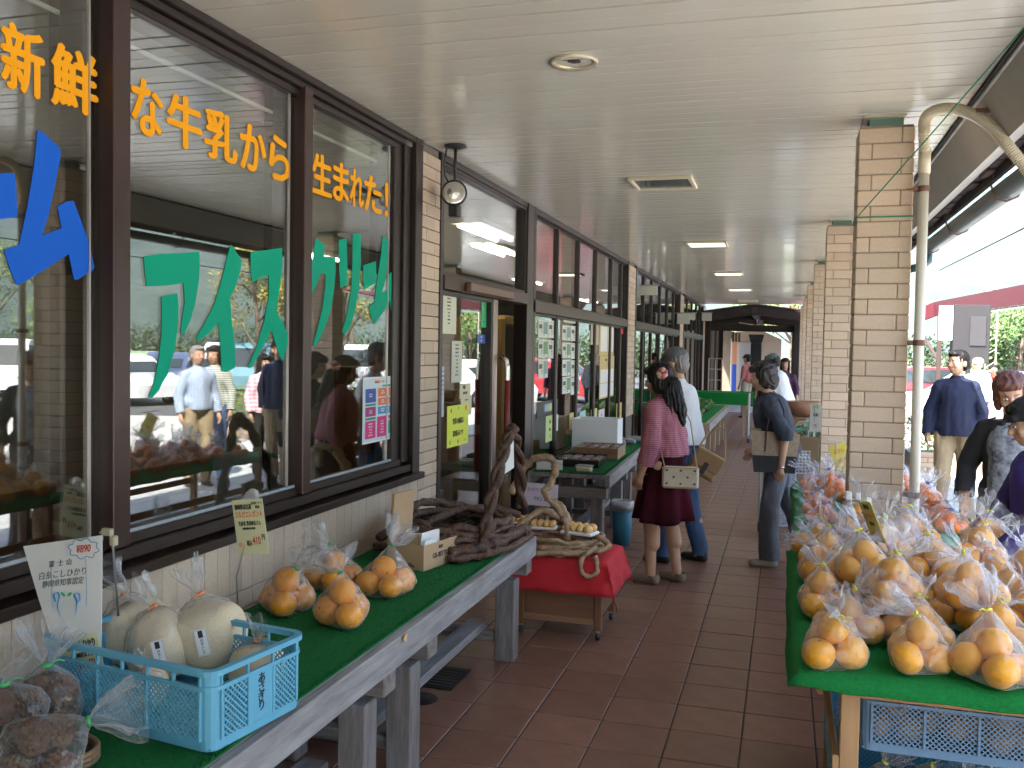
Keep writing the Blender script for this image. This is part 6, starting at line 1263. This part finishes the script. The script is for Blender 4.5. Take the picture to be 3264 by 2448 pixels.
# projecting signs farther on
for i, (y, zz, lb) in enumerate(((13.2, 2.45, 'first small white bracket sign projecting from the tiled column'), (17.9, 2.18, 'square white projecting sign above the second shop front'), (19.0, 2.30, 'pale square sign on the second tiled column'), (23.3, 2.42, 'white lamp sign on a bracket at the far end'))):
    s = thing('projecting_sign', lb, 'sign', T(-2.045, y, zz)); MB().cham(0.03, .27, -.02, .02, 0, .13+.07*(i % 2), .004).obj('sign_panel', mat('sign_white', (.58, .58, .54), .5), s); MB().tube([(0, .0, .14+.07*(i % 2)), (.30, .0, .14+.07*(i % 2))], .01, 6).obj('bracket', gyt, s)
fan = thing('ceiling_fan', 'pale two-bladed fan hanging in the gabled shelter', 'fan', T(-.80, 27.2, 2.42)); MB().lathe([(0, .06), (.09, .05), (.1, -.02), (0, -.05)], 18).obj('motor', creamM, fan, True); MB().cham(-.5, -.1, -.07, .07, -.0, .02, .006, T(0, 0, 0, ry=8)).cham(.1, .5, -.07, .07, 0, .02, .006, T(0, 0, 0, ry=8)).obj('blade', creamM, fan); MB().tube([(0, 0, .06), (0, 0, .30)], .015, 8).obj('rod', creamM, fan)
# ================================================================= PEOPLE
skinM = mat('skin', (.50, .29, .19), .5, noi=(6, .25), col2=(.42, .21, .13)); skinM.node_tree.nodes['Principled BSDF'].inputs['Subsurface Weight'].default_value = .12
skinM.node_tree.nodes['Principled BSDF'].inputs['Subsurface Radius'].default_value = (.02, .008, .004)
hairK = mat('hair_black', (.008, .006, .005), .5, bump=(90, .6, .003), stretch=(3, 3, .35), spec=.3); hairB = mat('hair_brown', (.014, .007, .006), .5, bump=(90, .4, .002), stretch=(3, 3, .35))
eyeW = mat('eye_white', (.6, .58, .55), .3); eyeK = mat('eye_dark', (.015, .01, .01), .2); lipM = mat('lips', (.42, .12, .10), .45); denim = mat('denim', (.035, .075, .16), .8, noi=(25, .5), bump=(400, .5, .001), col2=(.06, .12, .24))
greyjean = mat('grey_jeans', (.075, .085, .11), .8, noi=(14, .6), bump=(400, .5, .001), col2=(.13, .15, .18))
navyT = mat('navy_shirt', (.005, .010, .042), .8, bump=(300, .3, .001), noi=(4, .4)); navyT2 = mat('dark_navy_knit', (.028, .035, .055), .85, bump=(300, .4, .001), noi=(30, .5))
khaki = mat('khaki', (.33, .255, .155), .8, noi=(5, .4), bump=(300, .3, .001)); whiteS = mat('white_shirt', (.70, .70, .74), .8, bump=(9, .3, .01)); greyC = mat('grey_cap', (.13, .13, .14), .85, noi=(40, .4)); shoeK = mat('black_shoe', (.02, .02, .02), .4)
purple = mat('purple_cardigan', (.035, .018, .16), .85, bump=(260, .4, .001), noi=(5, .4)); blackT = mat('black_knit', (.012, .012, .014), .9); beigeS = mat('beige_flats', (.22, .165, .115), .55, noi=(30, .5))
def plaid(name, c1, c2, sc, thick=.5, horiz=True):
    m = mat(name, c1, .8, bump=(300, .3, .001)); n = m.node_tree.nodes; L = m.node_tree.links; b = n['Principled BSDF']
    tc = n.new('ShaderNodeTexCoord'); mx = n.new('ShaderNodeMix'); mx.data_type = 'RGBA'; mx.inputs['A'].default_value = (*c1, 1); mx.inputs['B'].default_value = (*c2, 1)
    w = n.new('ShaderNodeTexWave'); w.bands_direction = 'Z'; w.inputs['Scale'].default_value = sc; w.inputs['Distortion'].default_value = .6; L.new(tc.outputs['Object'], w.inputs[0])
    r = n.new('ShaderNodeMapRange'); r.inputs['From Min'].default_value = .35; r.inputs['From Max'].default_value = .65; L.new(w.outputs['Fac'], r.inputs[0])
    if not horiz:
        w2 = n.new('ShaderNodeTexWave'); w2.bands_direction = 'X'; w2.inputs['Scale'].default_value = sc*.8; L.new(tc.outputs['Object'], w2.inputs[0]); mm = n.new('ShaderNodeMath'); mm.operation = 'MULTIPLY_ADD'; mm.inputs[1].default_value = .5; L.new(w2.outputs['Fac'], mm.inputs[0])
        m3 = n.new('ShaderNodeMath'); m3.operation = 'MULTIPLY'; m3.inputs[1].default_value = .5; L.new(r.outputs[0], m3.inputs[0]); L.new(m3.outputs[0], mm.inputs[2]); L.new(mm.outputs[0], mx.inputs['Factor'])
    else: L.new(r.outputs[0], mx.inputs['Factor'])
    L.new(mx.outputs['Result'], b.inputs['Base Color']); return m
pinkP = plaid('pink_fine_check', (.42, .17, .21), (.25, .06, .10), 22); stripe = plaid('striped_shirt', (.55, .56, .50), (.16, .18, .16), 12); plaidW = plaid('pink_white_plaid', (.75, .72, .74), (.6, .18, .28), 6, horiz=False); blueC = plaid('blue_check', (.20, .30, .45), (.45, .5, .6), 14, horiz=False)
greyP = mat('grey_leaf_pattern', (.28, .30, .34), .8, noi=(26, 1), col2=(.03, .03, .05)); browP = mat('brown_leaf_pattern', (.14, .105, .085), .85, noi=(22, 1), col2=(.02, .015, .015))

def person(label, x, y, rz, h=1.6, lean=0, legs=((.10, 0), (-.10, 0)), arms=None, head=(0, 0), top=None, sleeve=1.6, hem=.90, loose=.018, bottom=('trousers', None), hair=('bob', None), shoes=None, detail=.010, z=0, flare=.0, cap=None, group=None, neckline=1.375):
    s = h/1.6; P = thing('person', label, 'person', T(x, y, z, rz, s=s), group); A = R_(-lean); pv = Vector((0, 0, .90))
    def LT(p):
        p = Vector(p)
        if p.z <= .86: return p
        k = min(1, (p.z-.86)/.16); return pv+Matrix.Rotation(A*k, 3, 'X') @ (p-pv)
    Mh = Matrix.Translation(LT((0, .012, 1.40))) @ Matrix.Rotation(R_(-lean*.4-head[1]), 4, 'X') @ Matrix.Rotation(R_(head[0]), 4, 'Z')
    def HP(a, b, c): return Mh @ Vector((a, b, c+.085))
    Hr = Mh.to_3x3()
    arms = arms or {1: ((.215, -.01, 1.04), (.225, .06, .82)), -1: ((-.215, -.01, 1.04), (-.225, .06, .82))}
    fl_arms = {k: (LT(v[0]) if len(v) < 3 else Vector(v[0]), LT(v[1]) if len(v) < 3 else Vector(v[1])) for k, v in arms.items()}
    body = [('e', LT((0, 0, .90)), (.14, .10, .11)), ('c', LT((0, 0, .93)), LT((0, 0, 1.20)), .105, .115), ('e', LT((0, .0, 1.20)), (.14, .09, .14)), ('c', LT((-.11, 0, 1.29)), LT((.11, 0, 1.29)), .042, .042),
            ('c', LT((0, -.005, 1.30)), HP(0, -.012, -.03), .050, .045)]
    body += [('e', HP(0, -.012, .03), (.074, .092, .083), Hr), ('e', HP(0, .022, -.02), (.060, .066, .080), Hr), ('e', HP(0, .030, -.068), (.045, .046, .034), Hr), ('c', HP(0, .084, .012), HP(0, .100, -.020), .009, .013),
             ('e', HP(.075, -.008, -.005), (.010, .020, .030), Hr), ('e', HP(-.075, -.008, -.005), (.010, .020, .030), Hr), ('e', HP(0, .080, -.052), (.022, .010, .010), Hr), ('e', HP(.032, .066, -.025), (.022, .018, .02), Hr), ('e', HP(-.032, .066, -.025), (.022, .018, .02), Hr)]
    leg = {}
    for i, sd in ((0, 1), (1, -1)):
        ax, ay = legs[i]; hip = Vector((sd*.085, 0, .86)); an = Vector((ax, ay, .085)); kn = hip.lerp(an, .52)+Vector((0, .035 if ay <= .1 else .05, 0)); leg[sd] = (hip, kn, an)
        body += [('c', hip, kn, .088, .060), ('c', kn, an, .054, .037), ('c', kn+Vector((0, -.024, -.06)), kn.lerp(an, .45)+Vector((0, -.020, 0)), .052, .052), ('c', an, an+Vector((0, .01, -.04)), .036, .036), ('c', an+Vector((0, -.02, -.05)), an+Vector((sd*.015, .13, -.058)), .031, .026)]
    for sd, (el, wr_) in fl_arms.items():
        sh = LT((sd*.145, 0, 1.268)); body += [('c', sh, el, .046, .036), ('c', el, wr_, .036, .024)]
        d = (wr_-el).normalized(); sdv = Vector((0, 1, 0)) if abs(d.y) < .7 else Vector((0, 0, 1)); sdv = (sdv-d*sdv.dot(d)).normalized(); nn = d.cross(sdv).normalized()*(sd)
        pc = wr_+d*.045; body += [('c', wr_, pc, .023, .026), ('c', pc+sdv*.014, pc-sdv*.014, .020, .019)]
        for q in range(4):
            f0 = pc+d*.018+sdv*(.027-.018*q); L1 = (.036, .040, .038, .030)[q]; f1 = f0+(d*.93-nn*.3).normalized()*L1; f2 = f1+(d*.72-nn*.72).normalized()*L1*.8; body += [('c', f0, f1, .0085, .008), ('c', f1, f2, .008, .0065)]
        t0 = wr_+d*.018+sdv*.02; t1 = t0+(d*.75+sdv*.6).normalized()*.04; body += [('c', t0, t1, .010, .009), ('c', t1, t1+(d*.95-nn*.2).normalized()*.03, .009, .007)]
    bo = organic('body', body, skinM, P, detail*.82, 3)
    if detail < .014:
        for sd in (1, -1):
            MB().ball(HP(sd*.030, .0845, .008), (.0135, .005, .0058), 10, 7, Hr).obj('eye', eyeW, P, True); MB().ball(HP(sd*.030, .0885, .008), (.0062, .003, .0056), 8, 6, Hr).obj('iris', eyeK, P, True)
            MB().capsule(HP(sd*.016, .0885, .028), HP(sd*.044, .078, .029), .0032, .0022, 6).obj('eyebrow', hair[1] or hairK, P, True)
        MB().ball(HP(0, .0925, -.052), (.020, .005, .0055), 10, 6, Hr).obj('mouth', lipM, P, True)
    inv = lambda c: (pv+Matrix.Rotation(-A, 3, 'X') @ (c-pv)) if c.z > .80 else c
    fold = lambda k, a, sd=0: (lambda c: a*noise.noise(Vector((c.x*k+sd, c.y*k, c.z*k*.45)))+a*.6*abs(noise.noise(Vector((c.x*k*2, c.y*k*2, c.z*k*.8)))))
    if bottom[0] == 'trousers':
        pr = [('e', (0, 0, .905), (.152, .112, .11)), ('c', LT((0, 0, .93)), LT((0, 0, .98)), .135, .115)]
        for sd in (1, -1): hp, kn, an = leg[sd]; pr += [('c', hp, kn, .096, .072), ('c', kn, an+Vector((0, -.005, .0)), .070, .062+flare), ('c', an+Vector((0, -.005, .02)), an+Vector((0, -.005, -.06)), .062+flare, .062+flare)]
        organic('trousers', pr, bottom[1], P, detail*1.2, 4, fold(13, .012, x), lambda c: c.z > .055 and inv(c).z < 1.03)
    elif bottom[0] == 'skirt':
        zb = bottom[2]; mb = MB(); n = 64; m_ = 16
        for i in range(m_+1):
            t = i/m_; zz = 1.0+(zb-1.0)*t; rx, ry = .125+.125*t**.8, .10+.115*t**.8
            for j in range(n):
                a = 2*PI*j/n; k = 1+.10*t*math.sin(a*7+x)+.05*t*math.sin(a*11); p = LT((rx*k*math.cos(a), ry*k*math.sin(a), zz)); mb.v.append((p.x, p.y, p.z+.012*math.sin(a*3)*t))
        for i in range(m_):
            for j in range(n): mb.f.append((i*n+j, i*n+(j+1) % n, (i+1)*n+(j+1) % n, (i+1)*n+j))
        o = mb.obj('skirt', bottom[1], P, True); q = o.modifiers.new('s', 'SOLIDIFY'); q.thickness = .004
    if top:
        L_ = loose; pr = [('e', LT((0, .0, 1.19)), (.138+L_, .104+L_, .14)), ('c', LT((-.105, -.002, 1.275)), LT((.105, -.002, 1.275)), .052+L_*.4, .052+L_*.4), ('c', LT((0, -.004, 1.325)), LT((-.11, 0, 1.285)), .050, .046), ('c', LT((0, -.004, 1.325)), LT((.11, 0, 1.285)), .050, .046), ('c', LT((0, 0, 1.22)), LT((0, 0, hem+.02)), .112+L_, .125+L_*1.4), ('e', LT((0, 0, hem+.08)), (.158+L_, .115+L_, .13)), ('c', LT((0, -.005, 1.28)), LT((0, 0, 1.345)), .075, .058)]
        cuts = []
        for sd, (el, wr_) in fl_arms.items():
            sh = LT((sd*.140, 0, 1.268)); cuff = sh.lerp(el, min(1, sleeve)) if sleeve <= 1 else el.lerp(wr_, sleeve-1); r1 = .054+L_*.4
            if sleeve <= 1: pr += [('c', sh, cuff+(cuff-sh).normalized()*.03, r1, .054+L_*.5)]; d = (cuff-sh).normalized()
            else: pr += [('c', sh, el, r1, .044+L_*.55), ('c', el, cuff+(cuff-el).normalized()*.03, .044+L_*.55, .034+L_*.6)]; d = (cuff-el).normalized()
            cuts.append((cuff, d, sd))
        hemz = hem
        def keep(c):
            u = inv(c)
            if u.z < hemz and abs(u.x) < .185 and not any(((c-cf).length < .12 and (c-cf).dot(d) < .0 and abs(u.x) > .16) for cf, d, sd in cuts): 
                return False
            if u.z > neckline and abs(u.x) < .10: return False
            for cf, d, sd in cuts:
                if (c-cf).length < .085 and (c-cf).dot(d) > 0 and u.x*sd > .08: return False
            return True
        organic('top', pr, top, P, detail, 4, fold(11, .014, y), keep)
    hk, hm_ = hair
    st = lambda c: .004*math.sin(math.atan2(c.x, c.y)*26+8*noise.noise(c*14))+.004*noise.noise(c*40)
    def face_cut(c, lo=-.5, fr=.052, top_=.048):
        q = Mh.inverted() @ c; q.z -= .085; return not (q.y > fr and q.z < top_)
    if hk == 'short': organic('hair', [('e', HP(0, -.022, .042), (.083, .093, .082), Hr), ('e', HP(0, -.052, -.01), (.072, .055, .070), Hr), ('e', HP(0, .045, .085), (.055, .045, .025), Hr)], hm_, P, detail*.8, 2, st, lambda c: face_cut(c, fr=.055, top_=.058))
    elif hk == 'bob': organic('hair', [('e', HP(0, -.020, .040), (.090, .102, .088), Hr), ('e', HP(0, -.055, -.03), (.084, .062, .085), Hr), ('e', HP(.068, -.012, -.025), (.024, .05, .07), Hr), ('e', HP(-.068, -.012, -.025), (.024, .05, .07), Hr), ('e', HP(0, .052, .078), (.060, .042, .030), Hr)], hm_, P, detail*.8, 2, st, lambda c: face_cut(c, fr=.048, top_=.050))
    elif hk == 'long':
        base = [('e', HP(0, -.020, .040), (.092, .104, .090), Hr), ('e', HP(0, -.062, -.03), (.085, .062, .095), Hr), ('e', HP(.070, -.018, -.03), (.022, .05, .085), Hr), ('e', HP(-.070, -.018, -.03), (.022, .05, .085), Hr), ('e', HP(0, .050, .080), (.062, .042, .03), Hr)]
        b0 = HP(0, -.085, -.06); b1 = LT((0, -.135, 1.25)); b2 = LT((.0, -.15, 1.16)); base += [('c', b0, b1, .075, .055), ('c', b1, b2, .055, .022), ('c', HP(-.05, -.06, -.08), LT((-.07, -.11, 1.20)), .035, .012), ('c', HP(.05, -.06, -.08), LT((.07, -.11, 1.22)), .035, .012)]
        organic('hair', base, hm_, P, detail*.85, 2, lambda c: st(c)+.006*noise.noise(Vector((c.x*30, c.y*30, c.z*6))), lambda c: face_cut(c, fr=.05, top_=.052))
    if cap:
        organic('cap', [('e', HP(0, -.012, .062), (.090, .102, .072), Hr), ('c', HP(-.04, .085, .045), HP(.04, .085, .045), .018, .018), ('c', HP(-.03, .13, .034), HP(.03, .13, .034), .014, .014)], cap, P, detail, 3, None, lambda c: (Mh.inverted() @ c).z-.085 > .022)
    for sd in (1, -1):
        an = leg[sd][2]; organic('shoe', [('c', an+Vector((0, -.035, -.052)), an+Vector((sd*.012, .12, -.060)), .040, .033), ('c', an+Vector((0, -.03, -.035)), an+Vector((0, -.02, -.02)), .042, .040)], shoes or shoeK, P, detail*1.1, 3, None, (lambda c, a=an: c.z < .068 and c.z > -.02))
    return P, LT, HP, fl_arms

w1 = person('woman in pink checked blouse and dark skirt with a flower in her long hair', -.80, 6.58, 68, 1.57, lean=5, legs=((.10, -.06), (-.09, .05)), arms={1: ((.23, .0, 1.06), (.22, .10, .88)), -1: ((-.235, -.02, 1.03), (-.215, .075, .80))}, head=(8, 12), top=pinkP, sleeve=1.62, hem=.93, loose=.034, bottom=('skirt', mat('burgundy_velvet', (.05, .003, .010), .85, spec=.1, noi=(2, 1), col2=(.012, .004, .006)), .47), hair=('long', hairK), shoes=beigeS, detail=.009)
P, LT_, HP_, ar = w1
fl_ = D.objects.new('hair_flower', None); COL.objects.link(fl_); fl_.parent = P; fl_.matrix_local = Matrix.Translation(HP_(-.075, -.075, .03))
fm_ = mat('flower_pink', (.62, .07, .20), .6); fc_ = mat('flower_cream', (.75, .5, .35), .6)
for i in range(7): a = 2*PI*i/7; MB().ball((-.012+.004*(i % 2), .026*math.cos(a), .026*math.sin(a)), (.010, .020, .020), 10, 7, Euler((a, .3, .2)).to_matrix()).obj('petal', fm_ if i % 2 else fc_, fl_, True)
hb = thing('handbag', 'small cream patterned shoulder bag at the hip of the woman in pink', 'handbag', T(-.67, 6.38, .715, 6)); MB().cham(-.125, .125, -.035, .035, 0, .15, .014).obj('bag_body', mat('cream_bag', (.56, .46, .34), .5, noi=(50, .2)), hb)
mb = MB()
for r in range(3):
    for c in range(5):
        if (r+c) % 2 == 0: mb.cham(-.10+c*.047, -.085+c*.047, -.0375, -.0352, .03+r*.045, .042+r*.045, .001)
mb.obj('motif', inkK, hb); MB().tube([(-.11, 0, .15), (-.16, .10, .32), (-.12, .20, .55), (-.02, .22, .60), (.06, .16, .45), (.11, 0, .15)], .005, 6).obj('strap', mat('strap_tan', (.35, .25, .15), .5), hb)
mb = MB(); mb.tube([(-.12, -.036, .145), (.12, -.036, .145)], .003, 6).obj('zip', mat('gold', (.6, .45, .15), .3, .9), hb)

person('man in a white long-sleeved shirt and grey cap standing behind the woman in pink', -.75, 7.28, 72, 1.68, lean=6, legs=((.11, -.10), (-.11, .10)), arms={1: ((.24, .0, 1.06), (.22, .16, .92)), -1: ((-.245, -.08, 1.03), (-.22, -.01, .83))}, head=(0, 10), top=whiteS, sleeve=1.80, hem=.88, loose=.026, bottom=('trousers', denim), hair=('short', mat('hair_grey', (.22, .2, .19), .5)), cap=greyC, shoes=shoeK, detail=.010)
tb2 = thing('satchel', 'tan leather satchel with a buckled flap carried behind the woman in pink', 'bag', T(-.60, 7.06, .72, 4, ry=28)); tl_ = mat('tan_leather', (.36, .22, .10), .5, noi=(12, .4)); MB().cham(-.11, .11, -.04, .04, 0, .20, .012).obj('bag_body', tl_, tb2)
MB().cham(-.10, .10, -.055, -.041, .02, .12, .008).obj('front_pocket', tl_, tb2); MB().cham(-.105, .105, -.064, -.056, .07, .195, .006).obj('flap', mat('tan_leather_dark', (.28, .16, .07), .5), tb2); MB().cham(-.018, .018, -.070, -.0645, .03, .12, .002).obj('buckle_strap', mat('dark_strap', (.05, .03, .03), .5), tb2)
MB().tube([(-.11, 0, .19), (-.10, .06, .30), (-.02, .09, .42), (.04, .06, .32), (.11, 0, .19)], .008, 6).obj('strap', tl_, tb2)

w2 = person('woman in a dark navy top and grey jeans leaning forward with a tote bag', -.02, 7.42, 88, 1.60, lean=13, legs=((.09, -.24), (-.07, .06)), arms={1: ((.22, .05, 1.06), (.20, .20, .90)), -1: ((-.225, -.075, 1.03), (-.20, -.02, .80))}, head=(4, 8), top=navyT2, sleeve=1.15, hem=.86, loose=.03, bottom=('trousers', greyjean), hair=('bob', hairB), shoes=mat('taupe_sneaker', (.34, .29, .25), .6), detail=.009, flare=.016)
MB().lathe([(.026, -.006), (.030, -.006), (.030, .006), (.026, .006)], 18, M=Matrix.Translation(w2[3][-1][1]) @ (w2[3][-1][1]-w2[3][-1][0]).to_track_quat('Z', 'Y').to_matrix().to_4x4()).obj('wristwatch', mat('watch_silver', (.7, .66, .6), .25, .9), w2[0], True)
tt = thing('tote_bag', 'beige monogram-look tote bag with black base hanging from the woman in navy', 'handbag', T(-.06, 7.26, .75, 4)); tm_ = mat('beige_canvas', (.38, .29, .20), .7, noi=(38, 1), col2=(.26, .185, .12))
MB().add([(-.15, -.05, .001), (.15, -.05, .001), (.15, .05, .001), (-.15, .05, .001), (-.165, -.055, .13), (.165, -.055, .13), (.165, .055, .13), (-.165, .055, .13)], [(3,2,1,0),(4,5,6,7),(0,1,5,4),(1,2,6,5),(2,3,7,6),(3,0,4,7)]).obj('black_base', mat('black_leather', (.015, .015, .017), .45), tt)
MB().add([(-.165, -.055, .131), (.165, -.055, .131), (.165, .055, .131), (-.165, .055, .131), (-.18, -.05, .32), (.18, -.05, .30), (.18, .05, .31), (-.18, .05, .33)], [(3,2,1,0),(0,1,5,4),(1,2,6,5),(2,3,7,6),(3,0,4,7)]).obj('canvas', tm_, tt)
for yy in (-.058, .058): MB().tube([(-.07, yy, .16), (-.065, yy, .32), (-.03, yy*.9, .50), (.02, yy*.4+.05, .56), (.06, yy*.8+.02, .48), (.07, yy, .31), (.075, yy, .16)], .009, 7, flat=.5).obj('handle', mat('purple_brown', (.05, .02, .035), .5), tt)

person('smiling young man in a navy long-sleeved shirt and khaki trousers walking outside', 1.60, 9.76, 170, 1.71, lean=0, legs=((.11, .10), (-.12, -.16)), arms={1: ((.215, -.03, 1.05), (.225, .05, .83)), -1: ((-.215, -.05, 1.05), (-.205, -.06, .83))}, head=(-38, 2), top=navyT, sleeve=1.97, hem=.83, loose=.026, bottom=('trousers', khaki), hair=('short', hairK), shoes=shoeK, detail=.009)
bw = person('woman with auburn bob in black sleeves and a grey leaf-patterned vest at the right', 1.22, 5.62, 150, 1.58, lean=4, arms={1: ((.24, .02, 1.05), (.20, .15, .85)), -1: ((-.24, .02, 1.05), (-.20, .12, .84))}, head=(20, 22), top=blackT, sleeve=1.75, hem=.84, loose=.022, bottom=('trousers', browP), hair=('bob', mat('hair_auburn', (.11, .035, .022), .4, bump=(90, .8, .004), stretch=(3, 3, .35))), detail=.009, flare=.03, neckline=1.33)
organic('vest_front', [('e', bw[1]((0, .075, 1.19)), (.11, .09, .14)), ('c', bw[1]((0, .07, 1.15)), bw[1]((0, .075, .95)), .10, .105)], greyP, bw[0], .010, 3, None, lambda c: c.y > .06)
person('person in a dark purple cardigan and black cap leaning over the right table', 1.155, 4.42, 98, 1.50, lean=13, arms={1: ((.22, .12, 1.06), (.17, .30, .94)), -1: ((-.225, .11, 1.05), (-.15, .31, .93))}, head=(0, 10), top=purple, sleeve=1.92, hem=.72, loose=.045, bottom=('trousers', blackT), hair=('bob', hairK), cap=blackT, detail=.009)
person('sunlit woman in a white and pink plaid jacket with long dark hair behind the others', 2.14, 10.3, 120, 1.52, top=plaidW, sleeve=1.9, hem=.84, loose=.04, bottom=('trousers', blackT), hair=('long', hairK), detail=.012)
person('black-capped woman in a pink shirt and pale trousers far down the walk', -.92, 24.0, 60, 1.60, top=mat('salmon_shirt', (.42, .13, .13), .8), sleeve=1.1, hem=.88, bottom=('trousers', mat('cream_trousers', (.42, .40, .32), .8)), hair=('short', hairK), cap=blackT, detail=.018)
person('man in a grey cap and white short-sleeved shirt bending far down the walk', -.02, 14.1, 60, 1.66, lean=16, head=(0, 10), top=whiteS, sleeve=.9, hem=.86, loose=.035, bottom=('trousers', mat('dark_trousers', (.05, .05, .06), .8)), hair=('short', hairK), cap=mat('slate_cap', (.10, .13, .14), .8), detail=.014, arms={1: ((.23, .05, 1.05), (.20, .22, .90)), -1: ((-.23, .05, 1.05), (-.20, .22, .90))})
person('woman facing the camera between the man in the grey cap and the far pillars', .0, 17.2, 175, 1.56, top=mat('plum_top', (.06, .02, .05), .8), sleeve=1.5, hem=.86, bottom=('trousers', blackT), hair=('long', hairK), detail=.018)
person('dark-haired person in grey glimpsed behind the man in the grey cap', -.32, 19.0, 20, 1.60, top=mat('grey_top', (.16, .16, .18), .8), sleeve=1.5, hem=.86, bottom=('trousers', blackT), hair=('short', hairK), detail=.018)
person('person in white under a white sun hat in the bright sunlight outside', 3.1, 17.0, 150, 1.62, top=whiteS, sleeve=1.7, hem=.84, loose=.04, bottom=('trousers', mat('cream_trousers', (.42, .40, .32), .8)), hair=('short', hairK), cap=whiteM, detail=.018)
person('person in a red top standing far outside by the cars', 4.0, 20.4, 190, 1.62, top=mat('red_top', (.6, .04, .03), .8), sleeve=1.5, hem=.86, bottom=('trousers', denim), hair=('short', hairB), detail=.018, z=-.13)
person('man in a green and grey striped long-sleeved shirt reflected in the middle pane', 2.42, 9.65, 170, 1.62, top=stripe, sleeve=1.9, hem=.88, bottom=('trousers', denim), hair=('bob', hairK), detail=.012, z=.006)
person('older man in a blue checked shirt reflected beside the striped shirt', 2.28, 9.12, 120, 1.62, top=blueC, sleeve=1.9, hem=.88, bottom=('trousers', khaki), hair=('short', mat('hair_grey', (.22, .2, .19), .5)), detail=.012, z=.006)
